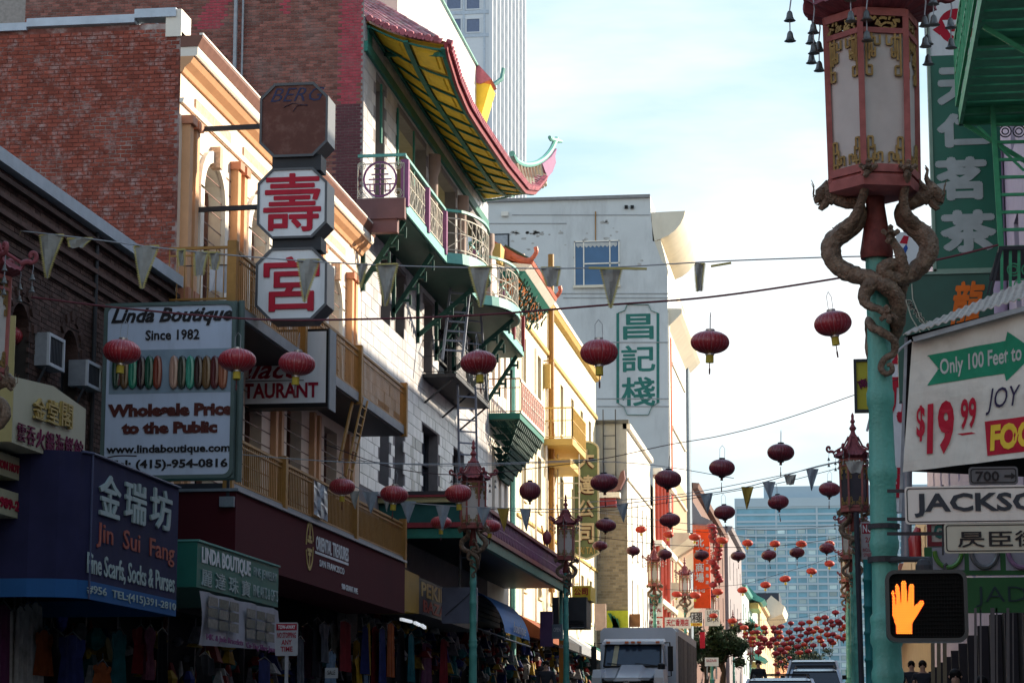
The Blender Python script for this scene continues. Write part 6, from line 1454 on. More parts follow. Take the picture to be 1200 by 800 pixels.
for u, v, w_, lab in ((708,565,33,'shaded red lantern overlapping the edge of the sage green company sign'),(783,561,33,'shaded red lantern in front of the sunlit white front below the tall grey building'),(846,548,32,'shaded red lantern alone in the sky above the gold pennant'),(915,530,32,'shaded red lantern highest in the sky over the glass tower')): lantern(LB, u, v, 47.5, w_, lab, g2_)
g3_ = 'lanterns on the third wire'
cable('thin wire of the third lantern row, drooping between the pagoda lamps', [(500,590),(574,596),(640,600),(710,598),(785,588),(849,577),(912,566),(972,551),(1010,540)], 60, wire_m, .009)
for pr, u, v, w_, lab in ((LA,517,612,26,'smaller red lantern behind a pennant at the green canopy edge'),(LA,574,616,26,'smaller red lantern under the gold pennant at the canopy corner'),(LB,710,615,25,'shaded red lantern under the larger one at the sage green sign'),(LB,785,609,26,'shaded red lantern directly below the larger one on the sunlit white front'),(LB,849,600,25,'shaded red lantern at the upper corner of the glass tower outline'),(LB,912,588,26,'shaded red lantern just over the roof line of the glass tower, under the highest one'),(LB,972,573,26,'shaded red lantern beside the smoked street lamp')): lantern(pr, u, v, 60, w_, lab, g3_)
lantern(LB, 641, 630, 66, 11, 'dark squeezed lantern folded against the second shop side lamp', g3_, (1, 2.2))
g4 = 'lanterns on the fourth wire'
cable('thin wire of the fourth lantern row in front of the glass tower', [(690,628),(742,634),(779,638),(822,640),(865,641),(901,640),(934,637),(969,632),(1000,625)], 87, wire_m, .011)
for u, v, w_, lab in ((703,639,18,'small shaded red lantern below the sage green sign'),(742,645,17,'small shaded red lantern against the brick end wall edge'),(779,649,18,'small shaded red lantern above the third shop side lamp'),(822,650,18,'small shaded red lantern in front of the scarlet vertical sign'),(865,651,18,'small shaded red lantern at the near edge of the glass tower'),(901,650,18,'small shaded red lantern before the tower, next after the one at its edge'),(934,647,18,'small shaded red lantern before the middle of the tower, above a lone orange one'),(969,642,18,'small shaded red lantern before the far half of the tower')): lantern(LB, u, v, 87, w_, lab, g4)
g5 = 'small sunlit red lanterns'
cable('hair thin wire of small red lanterns', [(720,612),(751,615),(782,618),(814,622),(846,625),(876,629),(908,630),(939,630),(969,628)], 118, wire_m, .012)
for u, v, w_, lab in ((751,620,13,'small bright red lantern on the white sunlit front'),(783,626,13,'small bright red lantern tucked under the second shaded one'),(814,629,14,'small bright red lantern at the upper corner of the scarlet sign'),(846,633,14,'small bright red lantern over the hanging chain of lanterns'),(876,636,13,'small bright red lantern over the tower edge'),(908,637,13,'small bright red lantern in front of the tower, between two shaded ones'),(939,637,13,'small bright red lantern behind the shaded one at the tower middle'),(972,637,12,'small bright red lantern behind the far shaded one')): lantern(LC, u, v, 118, w_, lab, g5)
cable('thin wire of sunlit orange lanterns descending toward the truck', [(780,690),(815,691),(841,687),(870,684),(897,677),(920,670),(951,661),(972,653),(1000,644)], 132, wire_m, .012)
for u, v, w_, lab in ((793,696,12,'orange lantern beside the mid street lamp panel'),(815,697,13,'orange lantern at the foot of the scarlet sign'),(841,693,13,'orange lantern on the darker side of the scarlet sign'),(870,691,12,'orange lantern before the teal building'),(897,685,12,'orange lantern before the jutting tan cornice'),(920,678,13,'orange lantern lit white on its side, above the dark slab'),(951,669,12,'orange lantern alone against the glass tower'),(972,660,12,'orange lantern directly below the far shaded one'),(836,721,10,'orange lantern at the cream bar sign'),(858,727,11,'orange lantern near the top of the tree'),(872,735,10,'second orange lantern near the top of the tree')): lantern(LC, u, v, 132, w_, lab, g5)
random.seed(31)
for i in range(14):
    lantern(LD, 839+random.uniform(-5,6), 617+i*5.2, 138+i*.3, 11, 'small red lantern in the crowded vertical chain beside the scarlet sign', 'lanterns bunched in the vertical chain', tilt=random.uniform(-20,20))
i = 0
for r_, (ua, ub, va, vb, n) in enumerate(((866,1000,733,711,14),(872,1000,740,719,16),(874,1000,747,724,17),(880,1000,751,731,16),(884,1000,757,738,13),(892,990,762,746,8))):
    Y = 175+r_*8
    for k in range(n):
        f = (k+random.uniform(-.25,.25))/(n-1); sag = 16*(1-(2*f-1)**2)*.55; u = ua+(ub-ua)*f
        if 996 < u: continue
        lantern(LD if random.random() < .6 else LC, u, va+(vb-va)*f+sag+random.uniform(-2,2), Y, random.uniform(7.5,9.2), 'small red lantern in the dense far cluster strung low across the street', 'far cluster of red lanterns'); i += 1
    cable('hair thin far wire in the dense lantern cluster', [(ua-10,va-8),((ua+ub)/2,(va+vb)/2+2),(ub+5,vb-8)], Y, wire_m, .012)['group'] = 'hair thin wires of the far lantern cluster'
for u, v in ((1000,756),(1003,763),(1001,773),(925,770),(915,775),(921,781),(934,764),(927,790),(918,762),(908,778),(912,788),(930,777)): lantern(LD, u, v, 230, 5.5, 'tiny red lantern beneath the far cluster', 'tiny lanterns beneath the far cluster')
# plain wires
cable('pale wire low across the facades', [(-20,505),(200,525),(400,541),(560,543),(700,538)], 42, wire_l, .009)
cable('pale thin wire over the lower balcony', [(280,525),(500,545),(720,541),(860,560)], 55, wire_l, .009)
cable('thin wire crossing the sky below the lone shaded lantern', [(690,588),(790,580),(900,560),(1000,537)], 70, wire_l, .012)
cable('thin sagging wire in front of the tower roof', [(700,600),(850,618),(930,620),(1004,612)], 90, wire_l, .012)
cable('short wire at the boutique awning', [(100,548),(130,535),(160,534)], 36, wire_m, .012)
cable('high wire over the red brick flank', [(-10,44),(60,40),(160,27),(178,26),(206,38)], 43.4, wire_l, .012)

# ================================================================== pennants
def pennant_string(label, pts, Y, items, m1=pen_w, m2=pen_t, r=.01):
    cable(label, pts, Y, wire_l, r)
    sp = spline([tuple(P(u,v,Y)) for u, v in pts], 12)
    for (u, v, w_, h_, kind, lab) in items:
        best = min(sp, key=lambda p: abs(p[0]-P(u,v,Y).x)); c_ = V((P(u,v,Y).x, Y, P(u,v,Y).z)); W = w_*Y/2840; H = h_*Y/2840
        o = thing('pennant', lab, 'pennant', c_+V((0,0,-H)), 'triangular pennants on the strings'); q = B(); n = 5; ph = random.random()*6
        rows = 6; g = []; cm, tm = (pen_g, pen_g) if kind == 'gold' else (pen_b, pen_b) if kind == 'blue' else (m1, m2)
        tip = random.uniform(-.12,.12)*W
        for j in range(rows+1):
            f = j/rows; f2 = f if kind != 'torn' else f*1.0
            row = []
            for i2 in range(n+1):
                s = i2/n-.5; x = s*W*(1-f*(.94 if kind != 'torn' else .45))+tip*f; row.append(c_+V((x, .03*math.sin(s*7+f*4+ph), -H*f2-(.04*W*math.sin(s*9+ph) if kind == 'torn' and j == rows else 0))))
            g.append(row)
        for j in range(rows):
            for i2 in range(n): q.quad(g[j][i2], g[j+1][i2], g[j+1][i2+1], g[j][i2+1])
        q.build('cloth', cm, o, True)
        if kind != 'plain' and Y < 45:
            q = B()
            for e, sg in ((0,-1),(n,1)):
                for j in range(rows*4):
                    f = j/(rows*4); a = V(g[int(f*rows)][e]).lerp(g[min(int(f*rows)+1,rows)][e], (f*rows)%1); b = a+V((0,0,-H/rows/4*.8)); q.add([a+V((0,-.004,0)), b+V((0,-.004,0)), (a+b)/2+V((sg*.028,-.004,.004))], [(0,1,2)])
                    a2 = a+V((-sg*.018,-.006,0)); q.add([a+V((0,-.006,0)), b+V((0,-.006,0)), b+V((-sg*.018,-.006,0)), a2], [(0,1,2,3)])
            q.bar(g[0][0]+V((0,-.006,0)), g[0][n]+V((0,-.006,0)), .022); tag(q.build('zigzag_trim', tm, o), kind='stuff')
pennant_string('pale string of dirty pennants across the near end of the street', [(-60,262),(0,268),(90,278),(210,293),(360,306),(520,313),(690,314),(845,306),(985,301),(1060,300)], 33.5,
    [(14,272,22,24,'torn','short crumpled pennant at the picture edge'),(60,275,31,56,'full','large pale pennant against the dark brick, first full one'),(93,279,32,12,'torn','torn stub of a pennant with a shred hanging from it'),(171,288,32,55,'full','large pale pennant against the dark brick, under the wall cap'),(213,293,10,20,'torn','rolled up rag of a pennant by the brick corner'),(236,295,18,30,'torn','ragged pennant in front of the laundry'),(251,296,14,22,'torn','small folded pennant beside the ragged one at the laundry'),(361,304,28,54,'full','pale pennant across the lower red character'),(424,309,13,31,'full','narrow half pennant beside the arched window'),(454,310,27,52,'full','pale grey pennant in front of the white glazed blocks'),(563,313,28,50,'full','pale grey pennant below the rounded balcony bay'),(645,313,24,24,'torn','ragged half pennant before the grey wall'),(716,314,26,50,'full','grey pennant in front of the blue window'),(820,309,12,34,'torn','thin torn pennant against the sky by the rolled cornice')])
q_ = B()
for u0, v0, u1, v1, lab in ((668,313,758,316,'stiff frayed hem strip beside the grey pennant at the blue window'),(833,311,857,309,'frayed hem strip hanging against the sky beyond the torn pennant')):
    q = B(); q.bar(P(u0+ (22 if u0 < 700 else 0),v0+1,33.4), P(u1,v1-1,33.4), .025, .03); tag(q.build('pennant_strip', pen_t), lab, 'pennant strip')
pennant_string('second string of pennants sagging in front of the canopy and rising to the smoked lamp', [(395,560),(434,577),(477,588),(520,592),(567,594),(616,596),(680,596),(730,590),(828,578),(880,569),(950,548),(985,540)], 50,
    [(415,575,14,22,'plain','small folded pale pennant by the ladder foot'),(434,576,20,26,'blue','pale blue pennant between the first two muted lanterns'),(453,582,10,18,'plain','tiny folded pennant behind the second muted lantern'),(478,587,20,26,'blue','pale blue pennant at the corner of the green canopy'),(519,592,18,30,'blue','pale blue pennant over the small red lantern'),(567,594,18,22,'blue','pale blue pennant beside the pagoda lamp'),(590,595,15,28,'gold','gold pennant at the canopy lattice'),(616,596,14,27,'blue','pale blue pennant under the squashed lantern'),(729,590,15,22,'blue','blue grey pennant on the brick end wall'),(828,578,15,24,'blue','grey pennant at the edge of the sky'),(876,570,15,27,'gold','gold pennant alone in the sky'),(901,564,16,22,'blue','grey pennant directly after the gold one in the sky'),(926,556,15,12,'torn','torn olive scrap of a pennant in the sky'),(952,549,15,26,'blue','grey pennant nearest the smoked lamp'),(1001,540,22,14,'torn','torn pale scrap draped on the smoked lamp roof')])

# ================================================================== RIGHT side: signs on the corner post
yS = 14.6; YS = PL('Y', yS); postx = bx_
def nameplate(nm, lab, u0,v0,u1,v1, face, s, box, tm, **k):
    o = thing(nm, lab, 'street sign', P(u0,v1,yS)); a0,b0,a1,b1_ = YS.rect(u0,v0,u1,v1); ra = rrect(a0,b0,a1,b1_,.02,4); n = len(ra)
    t = B(); t.add([YS.pt(*p,0) for p in ra]+[YS.pt(*p,-.02) for p in ra], [tuple(range(n)), tuple(range(2*n-1,n-1,-1))]+[(i,(i+1)%n,n+(i+1)%n,n+i) for i in range(n)]); t.build('plate', face, o)
    for ins, w_ in ((.010,.006),):
        rb = rrect(a0+ins,b0+ins,a1-ins,b1_-ins,.018,4); rc = rrect(a0+ins+w_,b0+ins+w_,a1-ins-w_,b1_-ins-w_,.014,4)
        t = B(); t.add([YS.pt(*p,.003) for p in rb]+[YS.pt(*p,.003) for p in rc], [(i,(i+1)%n,n+(i+1)%n,n+i) for i in range(n)]); t.build('border', letter_blk, o)
    if s: textp(s, YS, *box, .004, tm, o, depth=.003, **k)
    return o
jm = mat('jackson_grey', (.04,.045,.055), .5)
jk = nameplate('street_name_sign', 'long white street name sign reading JACKSON, with a black border', 1060,570,1262,614, sign_warm, 'JACKSON', (1071,578,1250,606), jm, bold=.03)
nameplate('chinese_street_name_sign', 'cream street name sign in Chinese characters, hung under the JACKSON one', 1106,613,1262,648, mat('sign_old_cream', (.50,.49,.39), .5, v=.04, dirt=.12, ds=4), '昃臣街', (1122,622,1222,641), letter_blk, bold=.012)
h7 = nameplate('block_number_sign', 'small 700 block sign with an arrow, on top of the JACKSON sign', 1135,547,1193,568, mat('sign_dim', (.13,.13,.135), .5), '700', (1143,552,1171,564), letter_blk, bold=.02)
t = B(); a = YS.ab(1177,557.5); t.pb(YS, a[0], a[1]-.006, a[0]+.04, a[1]+.006, .003, .006); t.add([YS.pt(a[0]+.04,a[1]-.02,.005), YS.pt(a[0]+.068,a[1],.005), YS.pt(a[0]+.04,a[1]+.02,.005)], [(0,1,2)]); t.build('arrow', letter_blk, h7)
t = B()
for v in (575, 608, 625): t.bar(P(1040,v,14.75), P(1110,v,14.64), .02)
t.lathe((postx,15,2.95), [(.1,0),(.1,.03)], 14); t.bar(P(1105,568,14.64), P(1105,650,14.64), .012)
t.build('sign_bracket', dark_grey, jk)
# pedestrian signal
ps = thing('pedestrian_signal', 'black pedestrian signal showing a glowing orange raised hand', 'pedestrian signal', P(1085,752,14.5))
Yp = PL('Y', 14.45); a0,b0,a1,b1_ = Yp.rect(1037,668,1134,752); ra = rrect(a0,b0,a1,b1_,.055,6); rb = rrect(a0+.022,b0+.022,a1-.022,b1_-.022,.04,6); n = len(ra)
blk2 = mat('signal_black', (.014,.014,.015), .35, coat=.2)
t = B(); t.add([Yp.pt(*p,.03) for p in ra]+[Yp.pt(*p,-.16) for p in ra]+[Yp.pt(*p,.03) for p in rb]+[Yp.pt(*p,-.02) for p in rb], [(i,(i+1)%n,n+(i+1)%n,n+i) for i in range(n)]+[(i,(i+1)%n,2*n+(i+1)%n,2*n+i) for i in range(n)]+[(2*n+i,2*n+(i+1)%n,3*n+(i+1)%n,3*n+i) for i in range(n)]+[tuple(range(2*n-1,n-1,-1))]); t.build('housing', blk2, ps)
t = B(); t.add([Yp.pt(*p,-.019) for p in rb], [tuple(range(n))]); t.build('screen', mat('signal_screen', (.008,.008,.009), .55), ps)
t = B(); 
for k in range(15): b = b0+.03+(b1_-b0-.06)*k/15; t.pb(Yp, a0+.03, b, a1-.03, b+.002, -.018, .004)
for k in range(24): a = a0+.03+(a1-a0-.06)*k/24; t.pb(Yp, a, b0+.03, a+.0015, b1_-.03, -.018, .002)
t.build('louvre_grid', mat('louvre_black', (.012,.012,.012), .7), ps)
def hpx(u, v): return Yp.ab(u, v)
hand = [(1050,742),(1069,742),(1069,729),(1076,719),(1083,707),(1082,703),(1078,703),(1071,712),(1071,688),(1070,684),(1067,684),(1065,687),(1064,706),(1063,706),(1062,683),(1060,680),(1057,681),(1056,684),(1056.5,706),(1055.5,706),(1054,687),(1052,684),(1050,685),(1049,688),(1050.5,708),(1049.5,708),(1048,692),(1046,691),(1045,693),(1046,712),(1046,721),(1050,732)]
def inside(x, y, poly):
    c = False; n = len(poly); j = n-1
    for i in range(n):
        xi, yi = poly[i]; xj, yj = poly[j]
        if (yi > y) != (yj > y) and x < (xj-xi)*(y-yi)/(yj-yi)+xi: c = not c
        j = i
    return c
t = B(); t.add([Yp.pt(*hpx(u,v),.0055) for u, v in hand], [tuple(range(len(hand)))]); t.build('lit_hand', led_b, ps)
t = B(); v = 681.0; r_ = 0
while v < 743:
    u = 1044+(r_ % 2)*1.1
    while u < 1085:
        if inside(u, v, hand):
            x, z = hpx(u, v); t.add([Yp.pt(x+.0040*math.cos(i*math.pi/3), z+.0040*math.sin(i*math.pi/3), .008) for i in range(6)], [(0,1,2,3,4,5)])
        u += 2.3
    v += 1.95; r_ += 1
tag(t.build('led_dots', led, ps), kind='stuff')
t = B(); t.tube([P(1090,668,14.55), P(1090,655,14.6), P(1060,655,14.8), P(1040,656,14.95)], .018, 8); t.lathe(P(1083,668,14.55), [(.05,0),(.05,.03),(.035,.06),(.015,.07)], 12); t.tube([P(1108,668,14.55), P(1107,662,14.55), P(1110,660,14.55)], .01, 6); t.lathe((postx,15,P(1040,655,15).z-.02), [(.105,0),(.105,.035)], 16); t.build('bracket', dark_grey, ps)
# corner shop canopy with the banner
cs = thing('corrugated_canopy', 'corrugated sheet canopy roof over the price banner at the corner shop', 'canopy', (1.6, 25, 2.5))
t = B(); A, Bq = P(1058,392,23.8), P(1235,337,23.8); Cq, Dq = P(1070,385,26.5), P(1240,312,26.5); M = 96; vs = []
dirx = (Bq-A)
for r_, (p0, p1) in enumerate(((A,Bq),(Cq,Dq))):
    for k in range(M+1):
        f = k/M; vs.append(p0.lerp(p1, f)+V((0,0,.011*math.sin(f*2*math.pi*20))))
t.add(vs+[v_+V((0,0,-.012)) for v_ in vs], [(k,k+1,M+2+k,M+1+k) for k in range(M)]+[(2*(M+1)+k,2*(M+1)+k+1,k+1,k) for k in range(M)]+[(3*(M+1)+k,3*(M+1)+k+1,2*(M+1)+k+1,2*(M+1)+k) for k in range(M)]); t.build('roof_sheet', corr, cs)
t = B(); t.bar(P(1070,398,23.9), P(1235,352,23.9), .05); t.bar(P(1062,395,24.2), P(1055,600,24.2), .03); t.build('frame', steel, cs)
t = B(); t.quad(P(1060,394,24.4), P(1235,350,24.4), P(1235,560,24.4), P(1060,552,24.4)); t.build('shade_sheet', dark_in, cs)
QB = QP(P(1058,553,24), P(1240,531,24), P(1069,400,24), P(1240,350,24), V((0,-1,0)))
pbn = thing('price_banner', 'creased white banner with a green arrow, a red price and a red FOOD block', 'banner', P(1060,553,24))
t = B(); NX, NZ = 30, 12; rip = lambda f, g: .012*math.sin(f*23+g*5)+.010*math.sin(g*13+f*4)
for i in range(NX):
    for j in range(NZ): t.quad(*[QB.pt(a/NX, b/NZ, rip(a/NX, b/NZ)) for a, b in ((i,j),(i+1,j),(i+1,j+1),(i,j+1))])
t.build('cloth', canvas, pbn, True)
def qinv(u, v):
    a, b = .3, .5; tgt = P(u, v, 24)
    for _ in range(25):
        p = QB.pt(a, b); e = tgt-p; dx = QB.pt(a+.01, b)-p; dz = QB.pt(a, b+.01)-p; det = dx.x*dz.z-dx.z*dz.x
        a += (e.x*dz.z-e.z*dz.x)/det*.01; b += (dx.x*e.z-dx.z*e.x)/det*.01
    return a, b
ar = [(1086,452),(1100,432),(1087,416.5),(1180,399),(1179,388),(1214,412),(1179,447),(1179,437)]
bg_ = mat('banner_green', (.02,.24,.13), .6, v=.12, s=8)
t = B(); ap = [qinv(u,v) for u, v in ar]
# arrow cut in strips so it follows the cloth
def strip_poly(poly, n, d, mb):
    xs = [p[0] for p in poly]; x0, x1 = min(xs), max(xs)
    def span(x):
        ys = []
        for (xa_,ya_),(xb_,yb_) in zip(poly, poly[1:]+poly[:1]):
            if (xa_ <= x < xb_) or (xb_ <= x < xa_): ys.append(ya_+(yb_-ya_)*(x-xa_)/(xb_-xa_))
        return sorted(ys)
    for i in range(n):
        a = x0+(x1-x0)*i/n+1e-6; b = x0+(x1-x0)*(i+1)/n-1e-6; sa, sb = span(a), span(b)
        if len(sa) != len(sb): sa = sb = span((a+b)/2)
        for k in range(0, len(sa)-1, 2): mb.quad(QB.pt(a,sa[k],rip(a,sa[k])+d), QB.pt(b,sb[k],rip(b,sb[k])+d), QB.pt(b,sb[k+1],rip(b,sb[k+1])+d), QB.pt(a,sa[k+1],rip(a,sa[k+1])+d))
strip_poly(ap, 60, .006, t); t.build('arrow', bg_, pbn)
class QW:
    def pt(s, a, b, d=0): return QB.pt(a, b, rip(a, b)+d)
QWp = QW()
def btext(s, corners, m_, **k):
    (ul,vl,ul2,vl2),(ur,vr,ur2,vr2) = corners  # left bottom/top, right bottom/top
    q = [qinv(ul,vl), qinv(ur,vr), qinv(ul2,vl2), qinv(ur2,vr2)]
    class Z:
        def pt(s_, a, b, d=0):
            x = (q[0][0]*(1-a)+q[1][0]*a)*(1-b)+(q[2][0]*(1-a)+q[3][0]*a)*b; y = (q[0][1]*(1-a)+q[1][1]*a)*(1-b)+(q[2][1]*(1-a)+q[3][1]*a)*b; return QWp.pt(x, y, d)
    text(s, Z(), 0, 0, 1, 1, .014, m_, pbn, depth=.004, seg=3, **k)
btext('Only 100 Feet to', ((1102,445,1101,421),(1197,428,1197,403)), mat('banner_letter_white', (.5,.5,.47), .6), bold=.02)
btext('$', ((1074,518,1074,476),(1084,516,1084,474)), letter_red, bold=.03); btext('19', ((1086,534,1087,473),(1118,531,1118,468)), letter_red, bold=.045); btext('99', ((1125,504,1126,468),(1144,501,1144,465)), letter_red, bold=.03)
btext('JOY OF', ((1155,487,1156,456),(1228,478,1228,446)), mat('letter_ink', (.03,.02,.06), .5), shear=.2, bold=.0)
t = B(); strip_poly([qinv(1153.5,534.5), qinv(1238,524), qinv(1238,483), qinv(1154,494)], 20, .006, t); t.build('red_block', letter_red, pbn)
t = B(); strip_poly([qinv(1122,510.5), qinv(1144,507.5), qinv(1144,505), qinv(1122,508)], 4, .006, t); t.build('underline', letter_red, pbn)
btext('FOOD', ((1160,529,1161,498),(1232,520,1232,489)), letter_yel, bold=.05)
t = B(); t.tube([V(p) for p in spline([tuple(P(u,v,22)) for u, v in ((1068,399),(1056,408),(1046,420),(1032,445),(1022,480),(1016,505))], 5)], .012, 6); tag(t.build('cord', wire_l), 'pale cord looping from the banner corner past the post', 'cord')
# tall green vertical sign
tg_ = thing('tea_sign', 'tall green vertical sign with four white Chinese characters and a red cup emblem on top', 'sign', P(1130,312,42))
Yt = PL('Y', 42.0); a0,b0,a1,b1_ = Yt.rect(1086,-60,1171,316); am = Yt.ab(1086,66)[1]
B().pb(Yt,a0,b0,a1,am,-.35,0).build('green_board', sign_green, tg_); B().pb(Yt,a0,am,a1,b1_,-.35,.002).build('white_head', sign_w, tg_)
t = B(); t.pb(Yt,a0-.05,b0-.1,a0,b1_,-.36,.03); t.pb(Yt,a0-.05,b0-.12,a1+.05,b0,-.36,.03); t.build('edge_trim', mat('trim_pale_green', (.25,.35,.28), .5), tg_)
for ch_, bx in zip('天仁茗茶', ((1097,80,1150,124),(1097,134,1160,174),(1094,185,1157,236),(1101,247,1168,297))): textp(ch_, Yt, *bx, .004, mat('tea_letter', (.42,.45,.45), .5), tg_, bold=.05)
c_ = Yt.ab(1121,31); r_ = .33
t = B(); t.add([Yt.pt(c_[0]+r_*math.cos(k*.2618), c_[1]+r_*math.sin(k*.2618), .006) for k in range(24)], [tuple(range(24))]); t.build('red_disc', letter_red, tg_)
t = B(); w2 = r_*.93; t.add([Yt.pt(c_[0]+x, c_[1]+y, .010) for x, y in ((-r_*.75,.12),(r_*1.05,.12),(r_*.95,-.02),(r_*.5,-.17),(r_*.45,-.2),(-r_*.1,-.2),(-r_*.35,-.14),(-r_*.6,.0))], [tuple(range(8))]); t.build('cup', sign_w, tg_)
t = B(); t.add([Yt.pt(c_[0]+x, c_[1]+y, .014) for x, y in ((-.12,-.1),(-.02,-.1),(.12,-.02),(.17,.08),(.1,.07),(-.04,.02))], [tuple(range(6))]); t.build('leaf', letter_red, tg_)
t = B(); t.add([Yt.pt(c_[0]+x, c_[1]+y, .008) for x, y in ((-r_*.9,.03),(-r_*1.3,-.05),(-r_*.9,-.16))], [(0,1,2)]); t.build('cup_handle', letter_red, tg_)
# lower green panel with orange flourish
lg = thing('noodle_sign', 'dark green sign panel with an orange brushed character and small outlined lettering, above the canopy', 'sign', P(1110,400,41))
Yg = PL('Y', 41.0); a0,b0,a1,b1_ = Yg.rect(1050,323,1166,470); B().pb(Yg,a0,b0,a1,b1_,-.3,0).build('board', sign_green2, lg); B().pb(Yg,a0,b1_,a1+.02,b1_+.05,-.3,.04).build('top_trim', mat('trim_pale_green', ()), lg)
textp('龍', Yg, 1112, 330, 1155, 384, .006, letter_or, lg, bold=.03, shear=.3)
for i, ch_ in enumerate('DRAGON'):
    u, v = 1063+i*3.6, 352+i*5.0; textp(ch_, Yg, u, v, u+5.5, v+5.5, .006, letter_blk, lg, bold=.01); a0_,b0_,a1_,b1s = Yg.rect(u-.8, v-.8, u+6.3, v+6.3); text(ch_, Yg, a0_,b0_,a1_,b1s, .002, mat('outline_cream', (.5,.5,.4), .5), lg, bold=.09, depth=.003, name='letter_outline')
t = B()
for off in (0, 5):
    pts = [(1059+off*1.9,333),(1061+off*1.7,350),(1068+off*2.0,372),(1080+off*2.6,392)]; t.tube([Yg.pt(*Yg.ab(u,v),.01) for u, v in pts], .012, 5)
t.build('outline_stroke', mat('outline_cream', ()), lg)
st_ = thing('striped_sign', 'slanted white sign with blue and red stripes, between the dragons and the green sign', 'sign', P(1072,322,44))
Yx = PL('Y', 44.0); t = B(); t.prism([Yx.pt(*Yx.ab(*p),0) for p in ((1048,323),(1076,323),(1089,298),(1089,284),(1060,272),(1050,272))], (0,.2,0)); t.build('board', sign_w, st_)
for pp, m_ in ((((1054,285),(1059,276),(1065,277),(1063,286)),letter_red),(((1056,294),(1062,286),(1064,291),(1058,303)),mat('stripe_blue', (.03,.09,.35), .5)),(((1066,322),(1070,322),(1078,306),(1074,306)),MATS['stripe_blue']),(((1076,322),(1079,322),(1089,300),(1088,294)),letter_red),(((1054,322),(1058,322),(1058,309),(1055,309)),MATS['stripe_blue'])):
    t = B(); t.prism([Yx.pt(*Yx.ab(*p),.006) for p in pp], (0,.004,0)); t.build('stripe', m_, st_)
# green fire escape
gf = thing('green_fire_escape', 'bright green iron fire escape with platforms, grating and a long ladder, at the picture corner', 'fire escape', (2.8, 38, 12))
z_ = P(1143,147,40.8).z
for zz in (z_, z_+3.6):
    B().box(2.2, 22, zz, 2.26, 40.8, zz+.28).build('side_beam', green_fe, gf); B().box(2.2, 40.7, zz, 3.6, 40.8, zz+.24).build('end_beam', green_fe, gf)
    for k in range(36): y = 22.4+k*.51; B().box(2.27, y, zz+.12, 3.55, y+.40, zz+.16).build('floor_slat', green_fe, gf)
    for k in range(5): y = 24+k*4.0; B().box(2.27, y, zz+.0, 3.55, y+.1, zz+.11).build('cross_beam', green_fe, gf)
    t = B(); railing(t, (2.18,22,zz+.3), (2.18,40.8,zz+.3), 1.15, .45, .05, .07, .5); railing(t, (2.2,40.78,zz+.3), (3.6,40.78,zz+.3), 1.15, .2, .03, .05, .5); tag(t.build('railing', green_fe, gf), kind='stuff')
    for y in (24, 29.5, 35, 40.7): B().bar((3.6,y,zz-.9), (2.3,y,zz), .07).build('brace', green_fe, gf)
t = B()
for s0 in ((1162,108,1173,290),): t.bar(P(s0[0],s0[1],40), P(s0[2],s0[3],40), .085); t.bar(P(s0[0]+44,s0[1]-10,40), P(s0[2]+44,s0[3],40), .085)
for k in range(9): v = 118+k*20.5; u = 1163+(v-108)*.06; t.bar(P(u,v+8,40), P(u+44,v+7,40), .05)
t.build('ladder', green_fe, gf)
t = B(); t.bar(P(1146,148,40), P(1200,200,40), .04); t.build('stay', green_fe, gf)
lp = P(1170,290,38)
B().box(lp.x, 37.9, lp.z-.06, 3.6, 40.5, lp.z).build('lower_platform', dark_grey, gf)
t = B()
for k in range(6):
    u = 1174+k*10; t.bar(P(u,292,38), P(u,352,38), .045)
for cx_, cy_ in ((1188,316),(1205,316),(1196,334)):
    for r_ in (.10,.055):
        c_ = P(cx_,cy_,38); 
        for k in range(12): t.bar(c_+V((r_*math.cos(k*.5236),0,r_*math.sin(k*.5236))), c_+V((r_*math.cos((k+1)*.5236),0,r_*math.sin((k+1)*.5236))), .02)
t.bar(P(1172,344,38), P(1220,342,38), .05); t.bar(P(1172,292,38), P(1220,290,38), .05)
t.build('scroll_railing', green_fe, gf)
t = B()
for cx_ in (1178, 1194, 1210):
    c_ = P(cx_,154,44)
    for r_ in (.11,.06):
        for k in range(12): t.bar(c_+V((r_*math.cos(k*.5236),0,r_*math.sin(k*.5236))), c_+V((r_*math.cos((k+1)*.5236),0,r_*math.sin((k+1)*.5236))), .022)
t.bar(P(1165,144,44), P(1225,142,44), .03); t.bar(P(1165,168,44), P(1225,166,44), .03); t.build('scrollwork', mat('scroll_dark', (.03,.04,.05), .5), gf)
t = B(); t.bar(P(1161,345,37.5), P(1174,290,37.5), .04); t.bar(P(1157,345,37.5), P(1169,296,37.5), .03); t.build('stair_stringer', dark_grey, gf)
# buildings on that side
rb_ = thing('lilac_building', 'lilac fronted building behind the green fire escape, its shop front in deep shade', 'building', (3.6, 60, 1))
XR = PL('W', 3.6)
opsr = []
for k in range(11):
    for z0, z1 in ((6.0,8.4),(9.6,12.0),(13.4,15.8)): opsr.append((-(28+k*6.4)-.6, -(28+k*6.4)+.6, z0, z1))
wall(XR, -99, -24, 4.6, 19.6, opsr, rb_, mat('lilac_wall', (.50,.42,.52), .7, v=.06, dirt=.2), .3, 'front_wall')
for o in opsr: window(XR, *o, rb_, dark_grey, glassm, .2, .08, 0, 1)
wall(PL('Y', 24.0), 3.6, 16, 0, 19.6, [], rb_, grey_wall, name='side_wall')
B().box(4.0, 24.1, 0, 16, 99, 19.4).build('core', dark_in, rb_)
for k in range(15): B().box(3.3, 25+k*5, 0, 3.55, 25.3+k*5, 4.6).build('shop_column', mat('column_dim', (.035,.03,.035), .8), rb_)
for k in range(3): t = B(); t.lathe((3.35, 50+k*8, 9.2), [(.25,0),(.25,5)], 12); t.build('lilac_pipe', mat('lilac_pipe', (.5,.4,.52), .5), rb_, True)
t = B()
